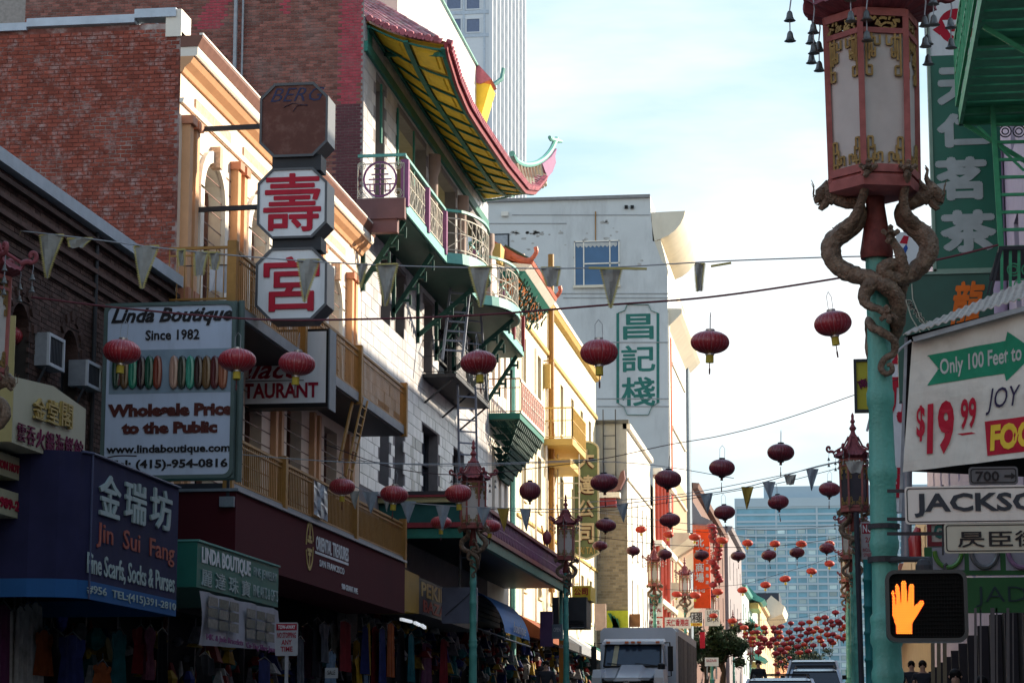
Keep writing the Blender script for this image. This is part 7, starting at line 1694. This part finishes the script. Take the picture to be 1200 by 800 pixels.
for u_, w_ in ((1143,.03),(1149,.02),(1163,.05),(1168,.02),(1181,.035),(1187,.015),(1203,.06)): t.bar(P(u_,712,30), P(u_+.5,800,30), w_)
t.build('rolled_shutter_bar', mat('bar_dim', (.14,.13,.13), .5), rb_)
t = B()
for u in (1093, 1100, 1107): t.bar(P(u,752,33), P(u+.4,805,33), .05)
t.build('doorway_rail', mat('bar_tan', (.17,.14,.09), .5), rb_)
B().box(3.56, 24, .2, 4.0, 98, 4.6).build('shop_dark_block', dark_in, rb_)  # near-black block; the open shop's deep shade is put into its colour
b15 = far_building('low_brick_building', 'lower brown building farther down the lamp kerb, hidden behind the corner post', 3.6, 0, 0, 0, brick_old, dark_grey, 0, 0) if 0 else None
def right_far(lab, y0, y1, zt_, m_):
    o = thing('low_building', lab, 'building', (3.6, (y0+y1)/2, 5)); pl = PL('W', 3.6); ops = []
    for k in range(int((y1-y0)/7)): ops += [(-(y0+4+k*7)-.7, -(y0+4+k*7)+.7, z, z+2.0) for z in (9.0,)]
    wall(pl, -y1, -y0, 4.5, zt_, ops, o, m_, .3, 'front_wall'); wall(PL('Y', y0), 3.6, 16, 4, zt_, [], o, m_, name='side_wall')
    for q in ops: window(pl, *q, o, dark_grey, glassm, .2, .08, 0, 1)
    B().box(4.0, y0+.1, 0, 16, y1-.1, zt_-.2).build('core', dark_in, o); B().box(2.2, y0+1, 8.0, 3.6, y1-1, 8.15).build('awning', green_aw, o)
right_far('low tan building beyond the lilac one, past the lamps', 99.2, 150, 12.2, tan_wall); right_far('low brown far building past the lamps', 150.2, 260, 13.0, brick_old)
# projecting signs on that side
pks = thing('white_red_sign', 'tall white sign with a pink edge and big red strokes, partly behind the corner post', 'sign', P(1040,700,50)); Yk2 = PL('Y', 50.0); a0,b0,a1,b1_ = Yk2.rect(1019.5,350,1064,600)
B().pb(Yk2,a0+.06,b0,a1,b1_,-.3,0).build('board', sign_w, pks); B().pb(Yk2,a0,b0-1.6,a0+.06,b1_,-.4,.05).build('pink_edge', mat('pink_edge', (.38,.15,.27), .5), pks)
for ch_, v0, v1 in (('門', 414, 440),('刀', 442, 496),('回', 548, 585)): textp(ch_, Yk2, 1036, v0, 1063, v1, .01, letter_red, pks, bold=.07)
ysg = plate('small_yellow_sign','mustard yellow sign with purple Chinese characters peeping out beside the corner post', 1000,421,1030,483,46,mat('sign_mustard', (.42,.38,.04), .5),[('南海',(1004,440,1030,456),mat('letter_purple', ()),dict(bold=.03, rot=.35))],dark_grey)
jd = thing('jade_sign', 'green shop sign reading JADE under a row of bangle pictures', 'sign', P(1140,718,30)); Yj = PL('Y', 30.0)
jg = mat('jade_green', (.035,.13,.045), .5)
a0,b0,a1,b1_ = Yj.rect(1083,641,1260,674); B().pb(Yj,a0,b0,a1,b1_,-.1,0).build('picture_band', jg, jd); a0,b0,a1,b1_ = Yj.rect(1083,677,1260,718); B().pb(Yj,a0,b0,a1,b1_,-.1,.01).build('name_band', jg, jd)
textp('JADE', Yj, 1143, 687, 1222, 711, .013, mat('letter_jade_dk', (.025,.05,.05), .5), jd, bold=-.008)
for u0, u1, cc in ((1092,1130,(.08,.22,.03)),(1135,1172,(.12,.12,.12)),(1178,1216,(.25,.14,.24))):
    a0,b0,a1,b1_ = Yj.rect(u0,640,u1,668); q = B(); q.pb(Yj,a0,b0,a1,b1_,.0,.008); q.build('picture', mat('picture_grey', (.30,.30,.33), .5), jd)
    q = B(); pts = [Yj.pt((a0+a1)/2+(a1-a0)*.42*math.cos(R(180+i*15)), b1_-.06+.20*math.sin(R(180+i*15)), .03) for i in range(13)]; q.tube(pts, .03, 8); q.build('bangle', mat('bangle_%d' % u0, cc, .25, coat=.5), jd, True)
gl = plate('small_g_sign','white sign with a dark green letter, in a red frame, behind the street name sign', 1086,610,1125,640,28,sign_warm,[('G',(1094,614,1105,631),letter_green,dict(bold=.05)),('IFTS',(1107,614,1124,631),letter_green,dict(bold=.05))],maroon)
t = B(); t.tube([P(1073,655,27), P(1072,632,27), P(1076,618,27)], [.07,.075,.03], 10); tag(t.build('red_cloth_roll', mat('red_plastic', (.5,.03,.03), .25, coat=.5), None, True), 'shiny red rolled cloth hanging behind the corner post', 'cloth')
t = B(); t.tube([P(1063,540,27.5), P(1062,655,27.5)], .06, 10); tag(t.build('downpipe', steel, None, True), 'grey pipe standing behind the corner post under the banner', 'pipe')
# no parking sign on its own pole
npk = thing('no_parking_sign', 'white and red NO PARKING sign on a dark pole, half hidden by the corner post', 'sign', (P(1012,640,40).x, 40, ground_z(40)))
Yn = PL('Y', 40.0); a0,b0,a1,b1_ = Yn.rect(1008.5,611,1042,655); B().pb(Yn,a0,b0,a1,b1_,-.02,0).build('plate', mat('np_white', (.38,.36,.37), .5), npk); a0,b0,a1,b1_ = Yn.rect(1010,613,1023,625); B().pb(Yn,a0,b0,a1,b1_,.001,.004).build('red_field', letter_dkred, npk)
for s, bx, m_ in (('NO',(1011,614.5,1022,623.5),letter_wht),('PARKING',(1024.5,614.5,1041,623.5),letter_dkred),('2AM',(1014,629,1027,635),letter_dkred),('TO 6AM',(1028,629,1040,635),letter_dkred),('EVERY DAY',(1017,637,1037,640.5),letter_dkred),('INCLUDING SUNDAY',(1011,642,1040,646),letter_dkred),('STREET CLEANING',(1012,648,1039,652),letter_dkred)): textp(s, Yn, *bx, .006, m_, npk, bold=.015, depth=.003)
t = B(); t.tube([P(1003.5,600,39.9), P(1010,810,39.9)], .045, 8); t.build('pole', mat('pole_dark', (.045,.045,.055), .5), npk, True)
tp = thing('teal_signal_post', 'slim ringed teal post just behind the NO PARKING pole', 'post', (P(1018,700,44).x, 44, ground_z(44)))
t = B(); zt_ = P(1016,652,44).z; base_ = tp.location; t.lathe(base_, [(.12,0),(.1,.5)]+[(r_, h_) for h in range(1, 9) for r_, h_ in ((.088,h*.48),(.105,h*.48+.02),(.105,h*.48+.05),(.086,h*.48+.08))]+[(.08, zt_-base_.z)], 14); t.build('shaft', mat('teal_dim', (.02,.16,.16), .45), tp, True)
t = B(); c_ = base_+V((0,0,zt_-base_.z)); t.tube([c_+V((.06*math.cos(k*.5),0,.06*math.sin(k*.5)))*1 for k in range(11)], .02, 6); t.build('scroll', mat('teal_dim', ()), tp)
bs_ = plate('blue_sign','small bright blue sign strip between the teal post and the corner post', 1020.5,682,1027,712,60,blue_br,[])

# ================================================================== vehicles
def truck():
    o = thing('box_truck', 'pale grey box truck with a plank sided bed, facing us in the near lane', 'truck', (-6.4, 78, ground_z(76))); g = ground_z(76)
    xa, xb = -7.75, -5.3; yf = 77.4
    def zz(v, Y=75.5): return P(740, v, Y).z
    top = zz(735, yf)
    t = B(); t.box(xa, yf, g+1.1, xb, yf+1.0, top-.12); t.prism([(xa+.0,yf,top-.12),(xb,yf,top-.12),(xb-.12,yf,top),(xa+.12,yf,top)], (0,1.0,0)); t.build('box_front', truck_m, o)
    t = B(); t.prism([(xa+.02,yf+1.0,g+1.1),(xb-.04,yf+1.0,g+1.1),(xb-.04,yf+1.0,top-.14),(xb-.14,yf+1.0,top-.03),(xa+.14,yf+1.0,top-.03),(xa+.02,yf+1.0,top-.14)], (0,9.6,0)); t.build('box_body', dark_grey, o)
    t = B(); t.box(xb-.12, yf+1.0, top-.22, xb+.01, yf+10.6, top+.02); t.build('roof_rail', mat('rail_white', (.6,.62,.65), .35, coat=.4), o)
    for k in range(16): y = yf+1.02+k*.6; B().box(xb-.04, y, g+1.1, xb+.015+random.uniform(0,.01), y+.57, top-.23).build('plank', planks, o)
    # cab
    yc = 75.0; wx0, wx1 = -7.5, -5.55; cz = zz(749, yc)
    t = B(); t.hexa([(wx0,yc+.15,g+1.35),(wx1,yc+.15,g+1.35),(wx1,yf-.15,g+1.35),(wx0,yf-.15,g+1.35),(wx0+.06,yc+.75,cz),(wx1-.06,yc+.75,cz),(wx1-.04,yf-.2,cz+.03),(wx0+.04,yf-.2,cz+.03)]); t.build('cab', truck_m, o)
    t = B(); t.hexa([(wx0-.03,yc+.5,cz-.12),(wx1+.03,yc+.5,cz-.12),(wx1,yc+1.2,cz+.02),(wx0,yc+1.2,cz+.02),(wx0+.02,yc+.52,cz-.03),(wx1-.02,yc+.52,cz-.03),(wx1-.03,yc+1.2,cz+.08),(wx0+.03,yc+1.2,cz+.08)]); t.build('visor', truck_m, o)
    for f in (.1,.4,.5,.6,.9): x = wx0+(wx1-wx0)*f; B().box(x-.06, yc+.44, cz-.09, x+.06, yc+.5, cz-.03).build('marker_lamp', amber, o)
    wz0, wz1 = zz(780, yc), cz-.13
    def ws(f, h): return V((wx0+.09+(wx1-wx0-.18)*f, yc+.14+.52*h-.02*(1-abs(2*f-1)), wz0+(wz1-wz0)*h))
    t = B(); t.quad(ws(0,0), ws(1,0), ws(.985,1), ws(.015,1)); t.build('windscreen', mat('screen_glass', (.02,.035,.06), .06, coat=.5), o)
    t = B()
    for a, b in ((ws(0,0),ws(1,0)),(ws(1,0),ws(.985,1)),(ws(.985,1),ws(.015,1)),(ws(.015,1),ws(0,0))): t.bar(a+V((0,-.02,0)), b+V((0,-.02,0)), .05)
    t.bar(ws(.42,.03)+V((0,-.03,0)), ws(.05,.16)+V((0,-.03,0)), .02); t.bar(ws(.92,.03)+V((0,-.03,0)), ws(.55,.14)+V((0,-.03,0)), .02); t.build('screen_surround', black, o)
    t = B(); t.quad(ws(.13,.02)+V((0,-.012,0)), ws(.22,.02)+V((0,-.012,0)), ws(.25,.98)+V((0,-.012,0)), ws(.17,.98)+V((0,-.012,0))); t.build('paper_notice', mat('notice_cream', (.45,.42,.28), .7), o)
    t = B(); t.quad((wx1+.004,yc+.75,wz0+.05),(wx1+.004,yc+1.6,wz0+.05),(wx1-.035,yc+1.6,wz1),(wx1-.04,yc+.95,wz1)); t.build('side_window', car_g, o)
    hz0, hz1 = zz(797, 73.4), zz(781, yc)
    t = B(); t.hexa([(wx0+.2,73.2,g+1.2),(wx1-.2,73.2,g+1.2),(wx1,yc+.2,g+1.2),(wx0,yc+.2,g+1.2),(wx0+.32,73.25,hz0),(wx1-.32,73.25,hz0),(wx1-.1,yc+.2,hz1),(wx0+.1,yc+.2,hz1)])
    t.prism([(-6.95,73.2,hz0-.02),(-6.1,73.2,hz0-.02),(-6.2,73.2,hz0+.07),(-6.85,73.2,hz0+.07)], (0,yc-73.1,hz1-hz0)); t.build('bonnet', car_w, o)
    t = B(); t.box(wx0+.38, 73.14, g+.95, wx1-.38, 73.2, hz0-.06)
    t.build('grille', black, o)
    for k in range(14): x = wx0+.43+k*.085; B().box(x, 73.11, g+1.0, x+.025, 73.14, hz0-.08).build('grille_bar', steel, o)
    t = B(); t.tube([(-6.525+.07*math.cos(k*.5236),73.1,hz0-.06+.07*math.sin(k*.5236)) for k in range(13)], .015, 5); t.bar((-6.57,73.1,hz0-.06),(-6.48,73.1,hz0-.06),.02); t.build('emblem', silver, o)
    for x in (wx0+.02, wx1-.02):
        t = B(); t.hexa([(x-.2,73.4,g+.7),(x+.2,73.4,g+.7),(x+.22,74.9,g+.7),(x-.22,74.9,g+.7),(x-.12,73.6,g+1.45),(x+.12,73.6,g+1.45),(x+.16,74.8,g+1.5),(x-.16,74.8,g+1.5)]); t.build('wing', truck_m, o)
        B().box(x-.13, 73.28, g+.95, x+.13, 73.42, g+1.2).build('headlight', mat('headlight_glass', (.5,.5,.5), .1, coat=1), o)
    for x, dx in ((wx0-.12, -1), (wx1+.1, 1)):
        t = B(); t.box(x-.0+.12*dx-.08, yc+.2, wz0-.15, x+.12*dx+.08, yc+.32, wz0+.62); t.build('mirror', black, o)
        t = B(); t.tube([(x-.1*dx,yc+.6,wz1+.05),(x+.1*dx,yc+.25,wz1+.05),(x+.14*dx,yc+.26,wz0-.3),(x-.1*dx,yc+.5,wz0-.32)], .02, 6); t.build('mirror_arm', black, o)
    t = B(); t.tube([(wx1-.1,yc+.0,wz0-.05),(wx1+.0,74.2,wz0-.15),(wx1-.1,73.5,wz0-.45)], .02, 6); t.lathe((wx1-.02,74.6,wz0-.02), [(.02,-.12),(.12,-.08),(.12,.06),(.02,.1)], 10); t.build('fender_mirror', black, o)
    for x in (xa+.15, xb-.15):
        for y in (74.2, 84.5):
            t = B(); c_ = V((x, y, g+.5)); t.add([c_+V((s*.14, r*math.cos(k*.3142), r*math.sin(k*.3142))) for s in (-1,1) for r in (.5,) for k in range(20)], [tuple(range(20)), tuple(range(39,19,-1))]+[(i,(i+1)%20,20+(i+1)%20,20+i) for i in range(20)]); w_ = t.build('wheel', rubber, o)
    B().box(xa+.3, 73.6, g+.5, xb-.3, yf+10, g+1.1).build('chassis', black, o)
    t = B(); t.box(wx0, 73.0, g+.5, wx1, 73.14, g+.8); t.build('bumper', steel, o); return o
truck()
def car(label, x, y, w_, l, h, m_, hood=.95, kind='suv', rack=False, glass=car_g, rear=True):
    """nose toward the camera (-Y); body lofted from side profile sections"""
    g = ground_z(y+l/2); o = thing('parked_car', label, 'car', (x, y+l/2, g), 'cars in the lane behind the corner')
    hw = w_/2
    def sec(yy, zb, zt_, ww): return [(x-ww*.97,yy,zb),(x-ww,yy,zb+(zt_-zb)*.35),(x-ww*.985,yy,zb+(zt_-zb)*.75),(x-ww*.9,yy,zt_),(x+ww*.9,yy,zt_),(x+ww*.985,yy,zb+(zt_-zb)*.75),(x+ww,yy,zb+(zt_-zb)*.35),(x+ww*.97,yy,zb)]
    S = [sec(y,g+.35,g+.7,hw*.86), sec(y+.15,g+.3,g+.85,hw*.95), sec(y+.9,g+.3,g+hood-.02,hw), sec(y+1.3,g+.3,g+hood+.05,hw), sec(y+l*.5,g+.3,g+hood+.06,hw), sec(y+l-.3,g+.3,g+hood+.05,hw*.98), sec(y+l,g+.4,g+hood-.1,hw*.9)]
    t = B(); n = 8; vs = [p for s in S for p in s]; fs = [(j*n+i, j*n+i+1, (j+1)*n+i+1, (j+1)*n+i) for j in range(len(S)-1) for i in range(n-1)]+[tuple(range(n)), tuple((len(S)-1)*n+i for i in range(n-1,-1,-1))]; t.add(vs, fs); t.build('body', m_, o, True)
    b0_, b1_ = (y+1.25, y+l-.12) if kind == 'suv' else (y+1.4, y+l-.9); r0_, r1_ = (y+1.95, y+l-.45) if kind == 'suv' else (y+2.2, y+l-1.6); zb = g+hood+.02; zt_ = g+h
    lo = [(x-hw*.93,b0_,zb),(x+hw*.93,b0_,zb),(x+hw*.93,b1_,zb),(x-hw*.93,b1_,zb)]; hi = [(x-hw*.76,r0_,zt_-.06),(x+hw*.76,r0_,zt_-.06),(x+hw*.76,r1_,zt_-.06),(x-hw*.76,r1_,zt_-.06)]
    t = B(); t.hexa(lo+hi); t.build('window_band', glass, o)
    t = B(); k_ = 1.02
    rs_ = [(x-hw*.78,r0_-.06,zt_-.07),(x+hw*.78,r0_-.06,zt_-.07),(x+hw*.78,r1_+.05,zt_-.07),(x-hw*.78,r1_+.05,zt_-.07)]; rt = [(x-hw*.66,r0_+.15,zt_),(x+hw*.66,r0_+.15,zt_),(x+hw*.66,r1_-.1,zt_),(x-hw*.66,r1_-.1,zt_)]
    t.hexa(rs_+rt); t.build('roof', m_, o, True)
    t = B()
    for a, b in zip(lo, hi): t.bar(V(a), V(b)+V((0,0,.01)), .07)
    for s in (-1, 1): t.bar((x+s*hw*.86,y+l*.55,zb), (x+s*hw*.77,y+l*.55,zt_-.05), .07)
    t.build('pillar', m_, o)
    for s in (-1, 1):
        B().hexa([(x+s*hw*.96+(-.02 if s<0 else .02),b0_+.25,zb+.02),(x+s*(hw*.96+.16),b0_+.25,zb+.02),(x+s*(hw*.96+.16),b0_+.35,zb+.02),(x+s*hw*.96,b0_+.35,zb+.02),(x+s*hw*.96,b0_+.25,zb+.16),(x+s*(hw*.96+.15),b0_+.25,zb+.16),(x+s*(hw*.96+.15),b0_+.35,zb+.16),(x+s*hw*.96,b0_+.35,zb+.16)]).build('mirror', black, o)
        B().hexa([(x+s*hw*.55,y+.02,g+.62),(x+s*hw*.85,y+.1,g+.62),(x+s*hw*.85,y+.3,g+.62),(x+s*hw*.55,y+.3,g+.62),(x+s*hw*.55,y+.06,g+.76),(x+s*hw*.85,y+.14,g+.78),(x+s*hw*.85,y+.3,g+.78),(x+s*hw*.55,y+.3,g+.76)]).build('headlight', mat('headlight_glass', (.5,.5,.5), .1, coat=1), o)
        for yy_ in (y+.85, y+l-.85):
            t = B(); c_ = V((x+s*(hw-.1), yy_, g+.33)); t.add([c_+V((q_*.1, .33*math.cos(k*.3142), .33*math.sin(k*.3142))) for q_ in (-1,1) for k in range(20)], [tuple(range(20)), tuple(range(39,19,-1))]+[(i,(i+1)%20,20+(i+1)%20,20+i) for i in range(20)]); w2_ = t.build('wheel', rubber, o)
            t = B(); t.add([c_+V((s*.105, .2*math.cos(k*.5236), .2*math.sin(k*.5236))) for k in range(12)], [tuple(range(12))]); t.build('rim', silver, w2_)
    t = B(); t.box(x-hw*.45, y-.02, g+.5, x+hw*.45, y+.06, g+.7); t.build('grille', black, o)
    if rack:
        t = B()
        for s in (-1, 1): t.tube([(x+s*hw*.66,r0_+.2,zt_),(x+s*hw*.66,r0_+.35,zt_+.09),(x+s*hw*.66,r1_-.3,zt_+.09),(x+s*hw*.66,r1_-.15,zt_)], .022, 6)
        t.bar((x-hw*.7,r0_+.5,zt_+.1),(x+hw*.7,r0_+.5,zt_+.1),.03); t.bar((x-hw*.7,r1_-.6,zt_+.1),(x+hw*.7,r1_-.6,zt_+.1),.03); t.build('roof_rack', black, o)
    return o
car('tall dark car with a white roof, farthest of the three cars', (955-990)/2840*80, 80, 1.98, 4.9, P(955,770,80).z-ground_z(82.4), car_w, 1.05)
car('silver blue car nestled in front of the tall one', (957-990)/2840*71, 70, 1.72, 4.5, P(957,783.5,72).z-ground_z(72), car_s, .95, 'suv', True)
car('white car with a black roof rack, lowest in the picture', (915-990)/2840*58, 57.5, 2.0, 4.6, P(915,794,60).z-ground_z(60), car_w, .95, 'suv', True)
t = 0
# ================================================================== people
def person(label, x, y, z, h, top, pants=(.02,.02,.03), facing=0, arm=0):
    o = thing('person', label, 'person', (x, y, z)); o.rotation_euler = (0, 0, facing)
    s = h/1.75
    def mk(name, pts, edges, m_, parent, sub=1):
        me = bpy.data.meshes.new(name); me.from_pydata([(a*s,b*s,c*s) for a,b,c,_ in pts], edges, []); me.materials.append(m_)
        ob = bpy.data.objects.new(name, me); COL.objects.link(ob); ob.parent = parent
        md = ob.modifiers.new('s', 'SKIN'); me.skin_vertices.new() if not me.skin_vertices else None
        for i, p in enumerate(pts): me.skin_vertices[0].data[i].radius = (p[3]*s, p[3]*s)
        me.skin_vertices[0].data[0].use_root = True
        sb = ob.modifiers.new('d', 'SUBSURF'); sb.levels = sub; sb.render_levels = sub; return ob
    P_ = [(0,0,.95,.15),(0,0,1.2,.15),(0,0,1.38,.16),(0,0,1.48,.07),(0,-.01,1.56,.06),(0,-.02,1.66,.095),(.1,0,.88,.1),(.11,0,.5,.065),(.11,.02,.08,.05),(.11,-.12,.04,.04),(-.1,0,.88,.1),(-.11,0,.5,.065),(-.11,.02,.08,.05),(-.11,-.12,.04,.04),
          (.19,0,1.4,.07),(.25,-.02,1.13,.05),(.24,-.12,.9,.035),(.23,-.16,.82,.03),(-.19,0,1.4,.07),(-.25,-.02,1.13,.05),(-.24,-.12 if not arm else -.25,.9 if not arm else 1.2,.035),(-.23,-.16 if not arm else -.3,.82 if not arm else 1.28,.03)]
    E_ = [(0,1),(1,2),(2,3),(3,4),(4,5),(0,6),(6,7),(7,8),(8,9),(0,10),(10,11),(11,12),(12,13),(2,14),(14,15),(15,16),(16,17),(2,18),(18,19),(19,20),(20,21)]
    b = mk('body', P_, E_, skin, o)
    T_ = [(0,0,.98,.17),(0,0,1.2,.175),(0,0,1.38,.18),(0,0,1.46,.1),(.2,0,1.4,.085),(.265,-.02,1.13,.07),(.255,-.1,.95,.055),(-.2,0,1.4,.085),(-.265,-.02,1.13,.07),(-.255,-.1 if not arm else -.2,.95 if not arm else 1.17,.055)]
    mk('jacket', T_, [(0,1),(1,2),(2,3),(2,4),(4,5),(5,6),(2,7),(7,8),(8,9)], mat('cloth_%s' % label[:9], top, .8), o)
    L_ = [(0,0,.95,.165),(.1,0,.85,.12),(.115,0,.5,.085),(.115,.02,.12,.075),(-.1,0,.85,.12),(-.115,0,.5,.085),(-.115,.02,.12,.075)]
    mk('trousers', L_, [(0,1),(1,2),(2,3),(0,4),(4,5),(5,6)], mat('trousers_dark', pants, .8), o)
    q = B(); vs = []
    q.lathe((0,0,0), [(.02,1.79),(.07,1.77),(.102,1.71),(.108,1.66),(.095,1.60)], 10); hb_ = B()
    for v_ in q.v: x_, y_, z_ = v_; 
    me = bpy.data.meshes.new('hair'); me.from_pydata([(x_*s, (y_*1.05+.012)*s if z_ > 1.68 else (max(y_,-.03)*1.05+.015)*s, z_*s) for x_, y_, z_ in q.v], [], q.f); me.materials.append(hair); me.shade_smooth(); ho = bpy.data.objects.new('hair', me); COL.objects.link(ho); ho.parent = o
    for nm, pos, r_ in (('nose',(0,-.115,1.655),.016),('eye',(.035,-.105,1.68),.011),('eye',(-.035,-.105,1.68),.011),('ear',(.095,0,1.66),.025),('ear',(-.095,0,1.66),.025)):
        q = B(); q.lathe([c*s for c in pos], [(.002*s,-r_*s),(r_*.9*s,0),(.002*s,r_*s)], 6); me = bpy.data.meshes.new(nm); me.from_pydata(q.v, [], q.f); me.materials.append(skin if nm != 'eye' else hair); oo = bpy.data.objects.new(nm, me); COL.objects.link(oo); oo.parent = o
    return o
pz_ = ground_z(88)+.0
person('pedestrian in a black jacket standing beyond the truck, by the tree', P(888,742,88).x, 88, pz_, 1.72, (.02,.022,.03))
person('pedestrian in a bright red zip jacket on the pavement under the signal', P(1081,774,60).x, 60, ground_z(60)+.13, 1.7, (.40,.012,.02), arm=1)
person('pedestrian in dark clothes beside the one in the red jacket', P(1068,778,66).x, 66, ground_z(66)+.13, 1.66, (.05,.05,.06))
person('pedestrian in a black cap and coat, closest under the signal', P(1119,779,38).x, 38, ground_z(38)+.13, 1.68, (.012,.012,.015))
person('black haired pedestrian whose head just shows at the picture bottom', P(1150,793,34).x, 34, ground_z(34)+.13, 1.62, (.015,.015,.02))
person('grey dressed pedestrian on the shop side pavement under the canopy', P(640,784,70).x, 70, ground_z(70)+.13, 1.7, (.03,.03,.035))
# ================================================================== trees
def tree(label, x, y, zg, ht, cr, seed):
    rnd = random.Random(seed); o = thing('tree', label, 'tree', (x, y, zg), 'street trees'); q = B()
    q.tube([(x,y,zg),(x+.1,y,zg+ht*.3),(x-.05,y,zg+ht*.6)], [.2,.15,.1], 9, .3, 5)
    ends = []
    for k in range(9):
        a = k*.7+rnd.random(); h0 = zg+ht*(.3+.25*rnd.random()); e = V((x+cr*.7*math.cos(a), y+cr*.7*math.sin(a), zg+ht*(.55+.35*rnd.random()))); q.tube([(x,y,h0), ((x+e.x)/2,(y+e.y)/2,(h0+e.z)/2+.2), e], [.07,.05,.02], 6); ends.append(e)
    q.build('trunk', bark, o, True); t = B()
    for k in range(34):
        c_ = rnd.choice(ends)+V((rnd.gauss(0,cr*.3),rnd.gauss(0,cr*.3),rnd.gauss(0,ht*.1)))
        for j in range(90):
            d = V((rnd.gauss(0,1),rnd.gauss(0,1),rnd.gauss(0,.8))); p = c_+d.normalized()*rnd.random()**.5*cr*.33; a = V((rnd.gauss(0,1),rnd.gauss(0,1),rnd.gauss(0,1))).normalized()*.16; b = a.orthogonal().normalized()*.08
            t.quad(p-a, p+b, p+a, p-b)
    tag(t.build('crown', leaf, o), kind='stuff'); return o
tree('dark green street tree on the shop side, beyond the truck', P(846,760,150).x, 150, 5.25, P(846,736,150).z-5.25, 1.15, 1)
tree('second dark street tree far ahead, under the lantern cluster', P(934,760,240).x, 240, 5.25, P(934,748,240).z-5.25, 2.0, 2)
tree('small dark tree almost behind the dark-coloured one by the truck', P(826,770,165).x, 165, 5.25, P(828,745,165).z-5.25, 1.6, 3)
t = thing('tour_kiosk', 'small white notice board between the truck and the trees', 'notice board', P(838,795,118)); pl = PL('Y', 118.0)
a0,b0,a1,b1_ = pl.rect(826,770,842,780); B().pb(pl,a0,b0,a1,b1_,-.1,0).build('board', sign_w, t); q = B(); q.bar(pl.pt(a0+.1,5,-.05), pl.pt(a0+.1,b0,-.05), .06); q.bar(pl.pt(a1-.1,5,-.05), pl.pt(a1-.1,b0,-.05), .06); q.build('leg', steel, t); textp('BAZAAR', pl, 828,772,840,775, .01, letter_red, t)

# ================================================================== the block behind the junction (the street goes on behind the camera; unseen, added to block sky light)
def back_building(lab, x0, x1, y0, y1, h, m_):
    o = thing('back_building', lab, 'building', ((x0+x1)/2, y1, 0)); pl = PL('W', -x1) if 0 else None
    B().box(x0, y0, 0, x1, y1, h).build('wall', m_, o)
    face = (x1+.01) if x1 < 0 else (x0-.01)
    for k in range(int((y1-y0)/5)):
        for z in range(4, int(h)-2, 4):
            y = y0+2+k*5; B().box(face-.03, y, z, face+.03, y+1.2, z+2.2).build('window', glassm, o)
    for k in range(int((x1-x0)/4)):
        for z in range(4, int(h)-2, 4):
            x = x0+1.5+k*4; B().box(x, y1-.02, z, x+1.2, y1+.04, z+2.2).build('window', glassm, o)
back_building('unseen brick building behind the viewer on the shop side, added to block sky light', -34, -12.2, -40, -3, 16, brick_old)
back_building('unseen stucco building behind the viewer on the lamp side, added to block sky light', 3.8, 30, -40, -3, 17, grey_wall)
back_building('unseen tan building across the cross street beyond the lilac one, added to block sky light', 20, 45, -3, 40, 14, tan_wall)
for o in COL.objects:
    if o.parent is None and 'label' in o.keys():
        n = len(o['label'].split())
        if n < 4 or n > 16: print('LABEL', n, o.name, o['label'])
